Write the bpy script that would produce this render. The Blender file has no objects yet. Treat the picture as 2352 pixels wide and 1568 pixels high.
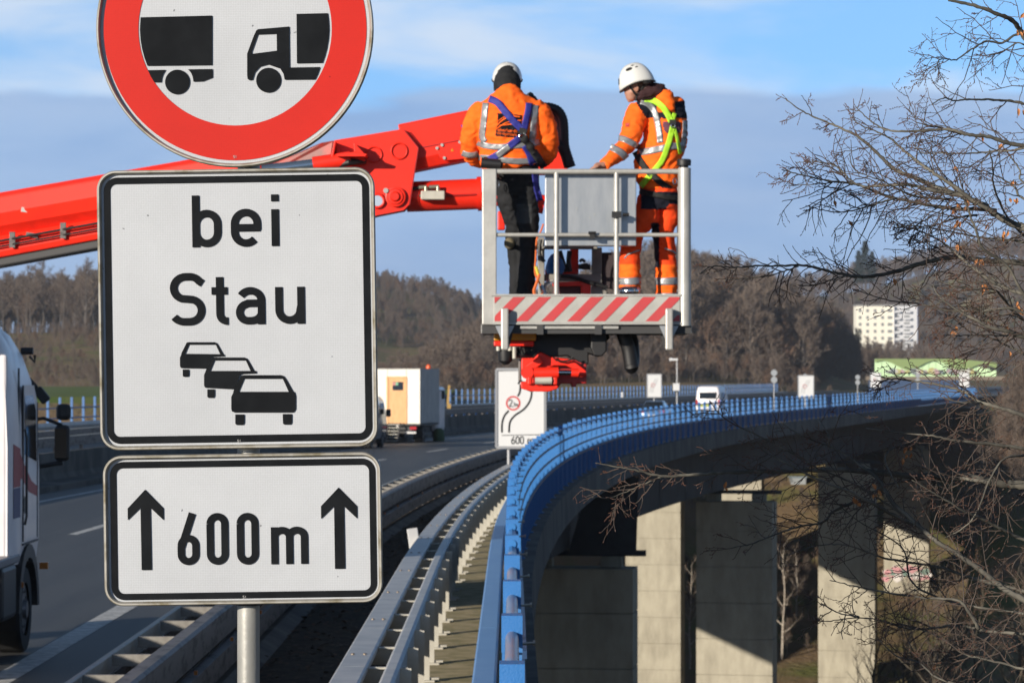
import bpy, bmesh, math, random
from mathutils import Vector, Matrix, noise
from mathutils.bvhtree import BVHTree
import numpy as np
random.seed(7); np.random.seed(7)
sc = bpy.context.scene
COL = sc.collection
PI = math.pi
R = math.radians

# ------------------------------------------------------------------ camera
F = 7500.0                      # focal length in units of a 2352 px wide picture
EYE = Vector((0, 0, 3.2))
PITCH = math.atan(81 / F)
cam_d = bpy.data.cameras.new('camera'); cam = bpy.data.objects.new('camera', cam_d)
COL.objects.link(cam); sc.camera = cam
cam.location = EYE; cam.rotation_euler = (PI / 2 + PITCH, 0, 0)
cam_d.sensor_width = 23.5; cam_d.lens = F / 2352 * 23.5
cam_d.clip_start = 0.2; cam_d.clip_end = 12000
cam_d.dof.use_dof = True; cam_d.dof.focus_distance = 10.0; cam_d.dof.aperture_fstop = 10.5

# ------------------------------------------------------------------ world + sun
SUN_EL, SUN_A = 13.3, 40.0       # sun behind the camera, 42 degrees round to the left
w = bpy.data.worlds.new('World'); sc.world = w; w.use_nodes = True
nt = w.node_tree; N = nt.nodes; L = nt.links
for n in list(N): N.remove(n)
out = N.new('ShaderNodeOutputWorld'); bg = N.new('ShaderNodeBackground')
sky = N.new('ShaderNodeTexSky'); sky.sky_type = 'NISHITA'; sky.sun_disc = False
sky.sun_elevation = R(SUN_EL); sky.sun_rotation = R(180 + SUN_A)
sky.altitude = 300; sky.air_density = 1.0; sky.dust_density = 0.3; sky.ozone_density = 2.5
SKY_STRENGTH = 0.115
bg.inputs['Strength'].default_value = SKY_STRENGTH
tc = N.new('ShaderNodeTexCoord')
# the clear sky a little above the horizon haze, everywhere alike
add = N.new('ShaderNodeVectorMath'); add.operation = 'ADD'; add.inputs[1].default_value = (0, 0, 0.22)
nor = N.new('ShaderNodeVectorMath'); nor.operation = 'NORMALIZE'
L.new(tc.outputs['Generated'], add.inputs[0]); L.new(add.outputs[0], nor.inputs[0]); L.new(nor.outputs[0], sky.inputs['Vector'])
sep = N.new('ShaderNodeSeparateXYZ'); L.new(tc.outputs['Generated'], sep.inputs[0])
def wmath(op, a, b=None, c=None):
    n = N.new('ShaderNodeMath'); n.operation = op
    for i, v in enumerate((a, b, c)):
        if v is None: continue
        if isinstance(v, (int, float)): n.inputs[i].default_value = v
        else: L.new(v, n.inputs[i])
    return n.outputs[0]
def wnoise(scale, vec, detail=5, rough=0.55, dist=0.0):
    m = N.new('ShaderNodeMapping'); m.inputs['Scale'].default_value = scale
    m.inputs['Rotation'].default_value = vec
    L.new(tc.outputs['Generated'], m.inputs[0])
    n = N.new('ShaderNodeTexNoise'); n.inputs['Scale'].default_value = 1; n.inputs['Detail'].default_value = detail
    n.inputs['Roughness'].default_value = rough; n.inputs['Distortion'].default_value = dist
    L.new(m.outputs[0], n.inputs['Vector']); return n.outputs['Fac']
def wmap(v, a, b, c=0.0, d=1.0, smooth=True):
    n = N.new('ShaderNodeMapRange'); n.interpolation_type = 'SMOOTHSTEP' if smooth else 'LINEAR'
    L.new(v, n.inputs[0])
    for i, x in enumerate((a, b, c, d)): n.inputs[i + 1].default_value = x
    return n.outputs[0]
def wmix(fac, a, b):
    n = N.new('ShaderNodeMix'); n.data_type = 'RGBA'
    L.new(fac, n.inputs[0])
    for i, v in ((6, a), (7, b)):
        if isinstance(v, tuple): n.inputs[i].default_value = (*v, 1)
        else: L.new(v, n.inputs[i])
    return n.outputs[2]
k = 0.70 / SKY_STRENGTH
hs = N.new('ShaderNodeHueSaturation'); hs.inputs['Saturation'].default_value = 1.12; hs.inputs['Value'].default_value = 1.0
L.new(sky.outputs[0], hs.inputs['Color'])
z = sep.outputs[2]
vm = N.new('ShaderNodeVectorMath'); vm.operation = 'SCALE'; L.new(hs.outputs[0], vm.inputs[0]); L.new(wmap(z, 0.12, 0.5, 1.5, 0.5), vm.inputs['Scale'])
base = vm.outputs[0]
n1 = wnoise((6, 6, 22), (0.0, 0.22, 0), 5, 0.5, 0.5)       # broad wisps
n2 = wnoise((16, 16, 60), (0, 0.3, 0), 4, 0.5, 0.4)
cir = wmap(wmath('ADD', wmath('MULTIPLY', n1, 0.75), wmath('MULTIPLY', n2, 0.25)), 0.42, 0.60)
# thin cloud thickens towards the horizon
cir = wmath('MULTIPLY', cir, wmap(z, 0.10, 0.40, 1.0, 0.12))
c1 = wmix(wmath('MULTIPLY', cir, 0.85), base, (0.70 * k, 0.80 * k, 0.94 * k))
n3 = wnoise((10, 10, 30), (0.3, 0, 0.4), 4, 0.5, 0.3)
n4 = wnoise((12, 12, 62), (0.1, 0.05, 0.2), 4, 0.5, 0.2)
edge = wmath('ADD', z, wmath('MULTIPLY', wmath('SUBTRACT', n3, 0.5), -0.022))
edge = wmath('ADD', edge, wmath('MULTIPLY', wmath('SUBTRACT', n4, 0.5), -0.007))
band = wmap(edge, 0.0872, 0.0828, 0.0, 1.0)
tone = wmap(wmath('ADD', wmath('MULTIPLY', n4, 0.5), wmath('MULTIPLY', n3, 0.5)), 0.38, 0.62)
bcol = wmix(tone, (0.275 * k, 0.435 * k, 0.73 * k), (0.37 * k, 0.525 * k, 0.79 * k))
c2 = wmix(wmath('MULTIPLY', band, 0.9), c1, bcol)
L.new(c2, bg.inputs[0]); L.new(bg.outputs[0], out.inputs[0])

sun_d = bpy.data.lights.new('sun', 'SUN'); sun = bpy.data.objects.new('sun', sun_d); COL.objects.link(sun)
sun_d.energy = 5.0; sun_d.angle = R(0.5); sun_d.color = (1.0, 0.90, 0.76)
SD = Vector((-math.sin(R(SUN_A)) * math.cos(R(SUN_EL)), -math.cos(R(SUN_A)) * math.cos(R(SUN_EL)), math.sin(R(SUN_EL))))
sun.rotation_euler = SD.to_track_quat('Z', 'Y').to_euler()
sun.location = (-30, -30, 40)
vs = sc.view_settings
vs.view_transform = 'Standard'; vs.look = 'None'; vs.gamma = 1; vs.use_curve_mapping = False; vs.exposure = 0.55
sc.cycles.volume_bounces = 0; sc.cycles.max_bounces = 6; sc.cycles.diffuse_bounces = 3
sc.cycles.use_denoising = True

# ------------------------------------------------------------------ helpers
_r = Vector((1, 0, 0)); _f = Vector((0, math.cos(PITCH), math.sin(PITCH))); _u = Vector((0, -math.sin(PITCH), math.cos(PITCH)))
def P(x, y, d):
    "where a thing seen at (x, y) of the 2352 px picture stands when it is d metres away"
    v = _f + _r * ((x - 1176) / F) + _u * ((784 - y) / F)
    return EYE + v * (d / v.y)
def lin(c):
    return tuple(((v / 255) / 12.92 if v / 255 <= 0.04045 else ((v / 255 + 0.055) / 1.055) ** 2.4) for v in c)
ORG = {}
MATS = {}
KEEP = {'concrete', 'hivis_orange', 'hivis_red_orange', 'boom_red', 'walkway_concrete', 'ground_litter', 'meadow_grass', 'bark_brown', 'bark_grey', 'twig_brown', 'twig_rust', 'birch_bark', 'lime_webbing', 'plywood', 'dead_leaf_orange'}
KS = 0.69
def mat(name, col, rough=0.6, metal=0.0, col2=None, scale=4.0, bump=0.0, bscale=None, spec=0.5, streak=None, mixlo=0.4, mixhi=0.6, coat=0.0, trans=0.0):
    if name in MATS: return MATS[name]
    if name not in KEEP:
        col = tuple(v * KS for v in col)
        if col2 is not None: col2 = tuple(v * KS for v in col2)
    m = bpy.data.materials.new(name); m.use_nodes = True
    n = m.node_tree.nodes; l = m.node_tree.links; b = n['Principled BSDF']
    b.inputs['Base Color'].default_value = (*col, 1); b.inputs['Roughness'].default_value = rough
    b.inputs['Metallic'].default_value = metal; b.inputs['Specular IOR Level'].default_value = spec
    b.inputs['Coat Weight'].default_value = coat; b.inputs['Transmission Weight'].default_value = trans
    t = n.new('ShaderNodeTexCoord')
    if col2 is not None:
        mp = n.new('ShaderNodeMapping'); mp.inputs['Scale'].default_value = streak or (1, 1, 1)
        l.new(t.outputs['Object'], mp.inputs[0])
        nn = n.new('ShaderNodeTexNoise'); nn.inputs['Scale'].default_value = scale; nn.inputs['Detail'].default_value = 6; nn.inputs['Roughness'].default_value = 0.62
        l.new(mp.outputs[0], nn.inputs['Vector'])
        mr = n.new('ShaderNodeMapRange'); mr.inputs[1].default_value = mixlo; mr.inputs[2].default_value = mixhi
        l.new(nn.outputs['Fac'], mr.inputs[0])
        mx = n.new('ShaderNodeMix'); mx.data_type = 'RGBA'
        mx.inputs[6].default_value = (*col, 1); mx.inputs[7].default_value = (*col2, 1)
        l.new(mr.outputs[0], mx.inputs[0]); l.new(mx.outputs[2], b.inputs['Base Color'])
    if bump:
        bn = n.new('ShaderNodeTexNoise'); bn.inputs['Scale'].default_value = bscale or scale * 4; bn.inputs['Detail'].default_value = 4
        l.new(t.outputs['Object'], bn.inputs['Vector'])
        bp = n.new('ShaderNodeBump'); bp.inputs['Strength'].default_value = 1.0; bp.inputs['Distance'].default_value = bump
        l.new(bn.outputs['Fac'], bp.inputs['Height']); l.new(bp.outputs[0], b.inputs['Normal'])
    MATS[name] = m
    return m
def tag(o, label=None, cat=None, group=None, kind=None):
    if label: o['label'] = label
    if cat: o['category'] = cat
    if group: o['group'] = group
    if kind: o['kind'] = kind
    return o
def empty(name, loc, label=None, cat=None, group=None):
    o = bpy.data.objects.new(name, None); COL.objects.link(o); o.location = loc
    o.empty_display_size = 0.2
    ORG[o.name] = Vector(loc)
    return tag(o, label, cat, group)
def org(o): return ORG.get(o.name, Vector((0, 0, 0))) if o else Vector((0, 0, 0))
class MB:
    def __init__(s): s.v = []; s.f = []; s.m = []
    def add(s, vs, fs, mi=0):
        b = len(s.v); s.v += [tuple(v) for v in vs]; s.f += [tuple(b + i for i in f) for f in fs]; s.m += [mi] * len(fs)
        return s
    def box(s, c, size, rz=0.0, mi=0, M=None, taper=None):
        x, y, zz = size[0] / 2, size[1] / 2, size[2] / 2
        vs = [Vector((sx * x, sy * y, sz * zz)) for sz in (-1, 1) for sx, sy in ((-1, -1), (1, -1), (1, 1), (-1, 1))]
        if taper:
            vs = [Vector((v.x * (taper[0] if v.z > 0 else 1), v.y * (taper[1] if v.z > 0 else 1), v.z)) for v in vs]
        m = M or Matrix.Rotation(rz, 4, 'Z')
        vs = [m @ v + Vector(c) for v in vs]
        return s.add(vs, [(3, 2, 1, 0), (4, 5, 6, 7), (0, 1, 5, 4), (1, 2, 6, 5), (2, 3, 7, 6), (3, 0, 4, 7)], mi)
    def bar(s, a, b, wd, ht, mi=0, up=Vector((0, 0, 1))):
        "straight bar from a to b, wd across, ht in the up direction"
        a = Vector(a); b = Vector(b); t = (b - a).normalized(); sd = t.cross(up)
        if sd.length < 1e-5: sd = t.cross(Vector((0, 1, 0)))
        sd.normalize(); u = sd.cross(t).normalized()
        vs = [p + sd * sx * wd / 2 + u * su * ht / 2 for p in (a, b) for sx, su in ((-1, -1), (1, -1), (1, 1), (-1, 1))]
        return s.add(vs, [(0, 1, 2, 3), (7, 6, 5, 4), (0, 4, 5, 1), (1, 5, 6, 2), (2, 6, 7, 3), (3, 7, 4, 0)], mi)
    def tube(s, pts, r, n=10, mi=0, cap=True, closed=False):
        pts = [Vector(p) for p in pts]; k = len(pts)
        rs = r if isinstance(r, (list, tuple)) else [r] * k
        vs = []; ref = None
        for i, p in enumerate(pts):
            if closed: t = pts[(i + 1) % k] - pts[i - 1]
            else: t = pts[min(i + 1, k - 1)] - pts[max(i - 1, 0)]
            t.normalize()
            if ref is None:
                ref = Vector((0, 0, 1)) if abs(t.z) < 0.9 else Vector((1, 0, 0))
            a = t.cross(ref)
            if a.length < 1e-4: a = t.cross(Vector((1, 0, 0.1)))
            a.normalize(); b = a.cross(t).normalized(); ref = b
            for j in range(n):
                an = 2 * PI * j / n
                vs.append(p + (a * math.cos(an) + b * math.sin(an)) * rs[i])
        fs = []
        for i in range(k if closed else k - 1):
            i2 = (i + 1) % k
            for j in range(n):
                fs.append((i * n + j, i * n + (j + 1) % n, i2 * n + (j + 1) % n, i2 * n + j))
        if cap and not closed: fs += [tuple(range(n))[::-1], tuple((k - 1) * n + j for j in range(n))]
        return s.add(vs, fs, mi)
    def sweep(s, path, prof, mi=0, cap=True):
        "path: list of (pos, right) ; prof: closed list of (across, up)"
        n = len(prof); vs = []
        for p, rt in path:
            for a, b in prof: vs.append(Vector(p) + Vector(rt) * a + Vector((0, 0, b)))
        fs = []
        for i in range(len(path) - 1):
            for j in range(n):
                fs.append((i * n + j, i * n + (j + 1) % n, (i + 1) * n + (j + 1) % n, (i + 1) * n + j))
        if cap: fs += [tuple(range(n))[::-1], tuple((len(path) - 1) * n + j for j in range(n))]
        return s.add(vs, fs, mi)
    def poly(s, pts3, thick, mi=0, dirv=Vector((0, 1, 0)), bevel=0.0):
        "flat outline (list of points) given thickness along dirv"
        n = len(pts3); a = [Vector(p) for p in pts3]; b = [p + Vector(dirv) * thick for p in a]
        fs = [tuple(range(n)), tuple(range(2 * n - 1, n - 1, -1))] + [(i, i + n, (i + 1) % n + n, (i + 1) % n) for i in range(n)]
        return s.add(a + b, fs, mi)
    def disc(s, c, r, thick, axis=Vector((0, 1, 0)), n=24, mi=0, r2=None):
        axis = Vector(axis).normalized(); c = Vector(c)
        return s.tube([c, c + axis * thick], [r, r2 if r2 is not None else r], n, mi)
    def lathe(s, c, prof, n=24, mi=0, axis='Z'):
        "prof: list of (r, h)"
        vs = []
        for r_, h in prof:
            for j in range(n):
                a = 2 * PI * j / n; q = Vector((r_ * math.cos(a), r_ * math.sin(a), h))
                if axis == 'X': q = Vector((q.z, q.x, q.y))
                if axis == 'Y': q = Vector((q.x, q.z, q.y))
                vs.append(Vector(c) + q)
        fs = [(i * n + j, i * n + (j + 1) % n, (i + 1) * n + (j + 1) % n, (i + 1) * n + j) for i in range(len(prof) - 1) for j in range(n)]
        fs += [tuple(range(n))[::-1], tuple((len(prof) - 1) * n + j for j in range(n))]
        return s.add(vs, fs, mi)
    def mesh(s, name, mats, origin=Vector((0, 0, 0)), smooth=False, fix=True, auto=None):
        me = bpy.data.meshes.new(name)
        o = Vector(origin)
        me.from_pydata([(v[0] - o.x, v[1] - o.y, v[2] - o.z) for v in s.v], [], s.f)
        for m in (mats if isinstance(mats, (list, tuple)) else [mats]): me.materials.append(m)
        if any(s.m): me.polygons.foreach_set('material_index', s.m)
        if fix:
            bm = bmesh.new(); bm.from_mesh(me); bmesh.ops.recalc_face_normals(bm, faces=bm.faces); bm.to_mesh(me); bm.free()
        if smooth: me.polygons.foreach_set('use_smooth', [True] * len(me.polygons))
        if smooth and auto is not False:
            try: me.set_sharp_from_angle(angle=R(auto or 40))
            except Exception: pass
        me.update(); return me
    def build(s, name, mats, parent=None, smooth=False, fix=True, bevel=0.0, auto=None):
        o = bpy.data.objects.new(name, s.mesh(name, mats, org(parent), smooth, fix, auto)); COL.objects.link(o)
        if parent:
            o.parent = parent
        ORG[o.name] = org(parent)
        if bevel:
            md = o.modifiers.new('bevel', 'BEVEL'); md.width = bevel; md.segments = 2; md.limit_method = 'ANGLE'; md.angle_limit = R(40)
        return o
def inst(name, me, loc, rz=0.0, parent=None, rot=None, scale=None):
    o = bpy.data.objects.new(name, me); COL.objects.link(o)
    o.location = Vector(loc) - org(parent); o.rotation_euler = rot or (0, 0, rz)
    if scale: o.scale = scale if isinstance(scale, (tuple, list)) else (scale,) * 3
    if parent: o.parent = parent
    ORG[o.name] = Vector(loc)
    return o
def struct(name, mb, m, **kw):
    o = mb.build(name, m, **kw); o['kind'] = 'structure'; return o
def sm(x, a, b):
    t = max(0.0, min(1.0, (x - a) / (b - a))); return t * t * (3 - 2 * t)

# the motorway: straight for 40 m, then bending right (radius 850 m), then straight again
def curve(d):
    if d < 40: return 0.0, 0.0
    if d < 210: return (d - 40) ** 2 / 1700, (d - 40) / 850
    return 17.0 + (d - 210) * 0.2, 0.2
def bank(u, d): return max(0.0, -15 - u) * 0.032 * sm(d, 50, 150)
def RD(d, u, zz=0.0):
    c, s = curve(d); a = math.atan(s)
    return Vector((c + u * math.cos(a), d - u * math.sin(a), zz + bank(u, d)))
def RT(d):
    a = math.atan(curve(d)[1]); return Vector((math.cos(a), -math.sin(a), 0))
def HD(d): return -math.atan(curve(d)[1])
def rpath(d0, d1, u, zz, step=4.0):
    n = max(1, int(round((d1 - d0) / step)))
    return [(RD(d0 + (d1 - d0) * i / n, u, zz), RT(d0 + (d1 - d0) * i / n)) for i in range(n + 1)]
def rstrip(mb, d0, d1, u0, u1, zz, step=4.0, mi=0, us=1):
    n = max(1, int(round((d1 - d0) / step)))
    vs = []; fs = []
    for i in range(n + 1):
        d = d0 + (d1 - d0) * i / n
        for j in range(us + 1): vs.append(RD(d, u0 + (u1 - u0) * j / us, zz))
    for i in range(n):
        for j in range(us):
            a = i * (us + 1) + j; fs.append((a, a + 1, a + us + 2, a + us + 1))
    return mb.add(vs, fs, mi)
# ------------------------------------------------------------------ terrain
VP = [(-200, -.7), (40, -.9), (60, -3), (90, -13), (140, -24), (214, -33), (290, -30), (367, -21), (415, -8), (434, -1.6), (470, -.9), (6000, -.9)]
def lerpp(tab, x):
    for (a, va), (b, vb) in zip(tab, tab[1:]):
        if x < b: return va + (vb - va) * max(0, min(1, (x - a) / (b - a)))
    return tab[-1][1]
def H(X, Y):
    c = curve(max(Y, 0))[0]; u = X - c
    v = lerpp(VP, Y)
    # right bank
    if u > 5.5:
        rb = lerpp([(-200, -1.2), (20, -1.5), (60, -5), (120, -11), (180, -14), (240, -15), (285, -6.5), (330, -2.5), (380, -.5), (420, 1.5), (480, 2.5), (600, 2), (6000, 2)], Y) + (u - 9) * 0.22
        t = sm(u, 5.5, 9.5); v = v * (1 - t) + min(rb, 6 + 0.01 * Y) * t
    # left field beyond the valley
    if u < -36:
        t = sm(-u, 36, 55) * sm(Y, 210, 290); v = v * (1 - t) + 0.8 * t
    nz = noise.noise(Vector((X / 45, Y / 45, 0))) * 1.2
    v += nz * (1 - math.exp(-abs(u + 12) / 40)) * sm(Y, 60, 150)
    # hills
    v += 13 * sm(Y, 560, 800) * sm(-X, 35, 75)
    v += 13.0 * math.exp(-((X - 33) / 32) ** 2 - ((Y - 720) / 80) ** 2)
    v += 34 * math.exp(-((X + 38) / 50) ** 2 - ((Y - 1250) / 190) ** 2)
    ry = 45 + 17 * sm(X, 150, 330) + 4 * math.sin(X / 34)
    v += ry * sm(Y, 1490, 1770) * sm(X, 25, 120)
    v += 5 * sm(Y, 800, 1300) * sm(X, 60, 200)
    return v
xs = sorted(set([-900, -650, -500, -400, -320, -260, -220, -190] + list(range(-170, 260, 5)) + list(range(260, 520, 20)) + [560, 650, 800, 1000, 1300]))
ys = sorted(set([-300, -150, -60] + list(range(-20, 640, 9)) + list(range(640, 1000, 20)) + list(range(1000, 1900, 30)) + [2000, 2200, 2600, 3200, 4500]))
mb = MB(); nx = len(xs)
mb.v = [(x, y, H(x, y)) for y in ys for x in xs]
mb.f = [(j * nx + i, j * nx + i + 1, (j + 1) * nx + i + 1, (j + 1) * nx + i) for j in range(len(ys) - 1) for i in range(nx - 1)]
mb.m = [0] * len(mb.f)
g = mat('ground_litter', (0.175, 0.122, 0.070), 1.0, col2=(0.115, 0.120, 0.040), scale=0.09, bump=0.25, bscale=1.2, spec=0.1, mixlo=0.45, mixhi=0.62)
struct('ground', mb, g, smooth=True, fix=False, auto=False)
# green field beyond the far railing
mb = MB(); n = 14
for i in range(n + 1):
    for j in range(9):
        x = -120 + i * 8; y = 250 + j * 38
        mb.v.append((x, y, H(x, y) + 0.35))
mb.f = [(j * 1 + i * 9, i * 9 + j + 1, (i + 1) * 9 + j + 1, (i + 1) * 9 + j) for i in range(n) for j in range(8)]; mb.m = [0] * len(mb.f)
struct('meadow', mb, mat('meadow_grass', (0.07, 0.115, 0.022), 1.0, col2=(0.10, 0.12, 0.035), scale=0.3, bump=0.05, bscale=6, spec=0.1), smooth=True, auto=False)

# ------------------------------------------------------------------ bridges
CONC = mat('concrete', (0.345, 0.32, 0.255), 0.9, col2=(0.235, 0.215, 0.17), scale=1.2, streak=(1, 1, 0.35), bump=0.012, bscale=9, spec=0.2, mixlo=0.38, mixhi=0.72)
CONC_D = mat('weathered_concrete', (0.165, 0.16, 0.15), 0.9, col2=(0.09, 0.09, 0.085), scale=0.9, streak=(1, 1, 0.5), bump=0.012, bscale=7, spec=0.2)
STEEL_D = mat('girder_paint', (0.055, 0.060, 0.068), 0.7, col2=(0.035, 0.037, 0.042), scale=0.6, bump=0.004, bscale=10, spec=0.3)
ASPH = mat('asphalt', (0.070, 0.071, 0.070), 0.62, col2=(0.046, 0.048, 0.050), scale=0.45, streak=(2.2, 0.10, 1), bump=0.008, bscale=60, spec=0.5, mixlo=0.42, mixhi=0.58)
WHITE = mat('road_paint', (0.72, 0.72, 0.70), 0.7, col2=(0.42, 0.42, 0.41), scale=6, bump=0.002, bscale=60)
D0, D1 = 6.0, 436.0
def bridge(name, label, ur, ul, gu0, gu1, zcap):
    b = empty(name, RD(60, (ur + ul) / 2, -30), label, 'bridge')
    mb = MB(); p = rpath(D0, D1, (ur + ul) / 2, 0)
    h = (ur - ul) / 2; g0 = gu1 - (ur + ul) / 2; g1 = gu0 - (ur + ul) / 2
    mb.sweep(p, [(-h, -.02), (-h, -.42), (g1 + .2, -.95), (g0 - .2, -.95), (h, -.42), (h, -.02)])
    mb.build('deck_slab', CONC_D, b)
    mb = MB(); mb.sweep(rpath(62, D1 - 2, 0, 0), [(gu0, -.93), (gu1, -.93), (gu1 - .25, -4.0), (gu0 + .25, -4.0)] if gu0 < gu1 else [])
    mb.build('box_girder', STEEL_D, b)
    # edge caps (cornices) along both sides
    for uu, s in ((ur, 1), (ul, -1)):
        mb = MB(); mb.sweep(rpath(D0, D1, uu, 0), [(-.9 * s, -.018), (-.9 * s, .16), (-.06 * s, .20), (.26 * s, .20), (.28 * s, -.62), (.02 * s, -.66), (.015 * s, -.018)])
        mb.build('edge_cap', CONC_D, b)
    # transverse ribs of the girder
    rib = MB(); rib.box((0, 0, -2.45), (.035, .12, 2.9)); rm = rib.mesh('rib', STEEL_D)
    d = 66
    while d < D1 - 4:
        inst('rib', rm, RD(d, gu1 - .1, -bank(gu1, d)), HD(d), b); d += 12.3
    return b
BR = bridge('motorway_bridge', 'curved viaduct on the right whose blue railing and tall concrete piers are in view', 0.0, -15.2, -11.2, -2.9, 0.2)
BL = bridge('motorway_bridge', 'parallel viaduct carrying the opposite carriageway beyond the median barrier', -16.0, -26.6, -25.2, -19.5, 0.2)
def pier(b, d, uc, wd, dp, ztop, label=None):
    pr = empty('pier', RD(d, uc, -45)); pr.parent = b
    pr.location = RD(d, uc, 0) - org(b); pr.location.z = -org(b).z
    ORG[pr.name] = Vector((RD(d, uc).x, RD(d, uc).y, 0))
    if label: pr['label'] = label
    hz = ztop; k = 0; base = RD(d, uc)
    zb = H(base.x, base.y) - 4
    while hz > zb:
        lift = 2.35 if k else 1.9
        mb = MB(); c = Vector((base.x, base.y, hz - lift / 2))
        mb.box(c, (wd, dp, lift - .05), HD(d)); mb.box(c - Vector((0, 0, lift / 2)), (wd - .16, dp - .16, .08), HD(d))
        o = mb.build('concrete_lift', CONC, pr)
        hz -= lift; k += 1
    # bearings and plinth on top
    rt = RT(d)
    for s in (-1, 1):
        mb = MB(); mb.box(Vector((base.x, base.y, ztop + .24)) + rt * s * (wd / 2 - 1.0), (.9, .9, .46), HD(d)); mb.build('bearing', CONC, pr)
    mb = MB(); mb.box(Vector((base.x, base.y, ztop + .6)), (wd + .9, .5, .24), HD(d))
    mb.build('cross_beam', STEEL_D, pr)
    return pr
for d in (66, 140, 214, 289, 367):
    uc = -3.1 if d < 300 else -4.0
    pier(BR, d, uc, 5.0, 2.6, -4.95)
    p2 = pier(BL, d + 1.5, -20.6 if d < 300 else -23.0, 5.0, 2.6, -4.7)
# abutments
for nm, b, u0, u1 in (('abutment', BR, -15, .1), ('abutment', BL, -28.9, -16)):
    for d, dd in ((28, 56), (446, 26)):
        mb = MB(); mb.sweep(rpath(d - dd / 2, d + dd / 2, (u0 + u1) / 2, 0), [(-(u1 - u0) / 2, -14), ((u1 - u0) / 2, -14), ((u1 - u0) / 2 - .02, -.97), (-(u1 - u0) / 2 + .02, -.97)])
        mb.build(nm, CONC_D, b)
# bracket hanging under the deck in front of the nearest free pier
mb = MB()
q = [RD(136.8, -2.2, -.95 ), RD(136.8, 1.0 - 1.2, -.95), RD(136.8, -.3, -3.95), RD(136.8, -.3, -4.25), RD(136.8, -3.2, -4.25)]
mb.poly(q, .3); mb.build('bracket', STEEL_D, BR)

# graffiti on the farthest pier (abstract pink and white patches)
gb = BR
import itertools
gm = MB()
rg = random.Random(3)
fr = RD(367, -4.0); rt = RT(367); bk = Vector((-rt.y, rt.x, 0)) * -1
if bk.y > 0: bk = -bk
pinks = [mat('graffiti_pink', (0.62, 0.30, 0.33), .8), mat('graffiti_white', (0.7, 0.66, 0.64), .8), mat('graffiti_green', (.16, .26, .22), .8)]
for i in range(46):
    a = -2.4 + 4.8 * rg.random(); zz = -19.7 + 1.7 * (.15 + .85 * rg.random()) * (1 - .3 * abs(a) / 2.4)
    r = .16 + .22 * rg.random(); c = fr + rt * a + bk * (1.305 + .003 * (i % 9)); c.z = zz
    pts = [c + rt * r * 1.5 * math.cos(t + i) + Vector((0, 0, r * math.sin(t + i) * (1 + .3 * math.sin(3 * t)))) for t in [2 * PI * j / 9 for j in range(9)]]
    gm.add(pts, [tuple(range(9))], (0, 0, 1, 1, 0, 2)[i % 6])
go = gm.build('graffiti', pinks, gb)

# ------------------------------------------------------------------ roads
mb = MB(); rstrip(mb, -30, 1500, -14.75, -3.62, 0.0, 5, us=3)
rd = struct('road', mb, ASPH, fix=False)
mb = MB(); rstrip(mb, -30, 1500, -25.8, -16.9, 0.0, 5, us=3)
struct('opposite_road', mb, ASPH, fix=False)
mb = MB()
rstrip(mb, -20, 600, -13.30, -13.12, .004, 4); rstrip(mb, -20, 600, -5.55, -5.25, .004, 4)
mb.build('edge_line', WHITE, rd, fix=False)
lm = None; d = 12.0
while d < 420:
    mb = MB(); rstrip(mb, d, d + 6, -9.42, -9.22, .004, 3); mb.build('lane_dash', WHITE, rd, fix=False); d += 18
SOIL = mat('verge_soil', (0.040, 0.032, 0.024), 1.0, col2=(0.075, 0.06, 0.045), scale=5, bump=0.03, bscale=26, spec=0.15)
mb = MB(); rstrip(mb, -10, 430, -3.6, -.9, .02, 4, us=2)
struct('verge', mb, SOIL, fix=False)
WALKM = mat('walkway_concrete', (0.38, 0.31, 0.19), 0.9, col2=(0.24, 0.21, 0.11), scale=4, bump=0.006, bscale=30, spec=.2)
mb = MB(); rstrip(mb, -10, 430, -.98, -.05, .206, 4); struct('service_walkway', mb, WALKM, fix=False)
# litter and leaves on the verge
lf = MB(); rg = random.Random(5)
for i in range(5200):
    d = 20 + 70 * rg.random() ** 1.4; u = -3.0 + 2.0 * rg.random(); c = RD(d, u, .028 + .02 * rg.random()); a = rg.random() * 6.3; s = .02 + .035 * rg.random()
    v1 = Vector((math.cos(a), math.sin(a), rg.uniform(-.4, .4))) * s; v2 = Vector((-math.sin(a), math.cos(a), rg.uniform(-.4, .4))) * s * .6
    lf.add([c - v1, c + v2, c + v1, c - v2], [(0, 1, 2, 3)])
o = lf.build('fallen_leaves', mat('dead_leaf', (0.10, 0.055, 0.028), .9, col2=(0.05, .03, .02), scale=3), fix=False)
tag(o, 'fallen brown leaves on the dark strip between the two guardrails', 'leaves', kind='stuff')

# ------------------------------------------------------------------ guardrails and railings
GALV = mat('galvanised_steel', (0.56, 0.56, 0.55), 0.5, 0.25, col2=(0.44, 0.45, 0.455), scale=3, bump=.001, bscale=30)
GALV_L = mat('pale_galvanised_steel', (0.60, 0.58, 0.51), 0.6, 0.25, col2=(0.50, 0.48, 0.42), scale=5, bump=.001, bscale=30)
GALV_R = mat('dull_galvanised_steel', (0.36, 0.345, 0.31), 0.6, 0.3, col2=(0.22, 0.20, 0.18), scale=4, bump=.001, bscale=30)
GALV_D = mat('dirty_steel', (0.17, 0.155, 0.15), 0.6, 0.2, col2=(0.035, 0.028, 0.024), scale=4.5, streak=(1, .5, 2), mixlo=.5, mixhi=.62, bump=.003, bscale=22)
BOLT = mat('bolt', (0.30, 0.24, 0.18), .5, .7)
BLUE = mat('blue_paint', (0.022, 0.185, 0.54), 0.42, col2=(0.036, 0.215, 0.57), scale=2.5, bump=.0015, bscale=60, spec=.5)
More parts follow.
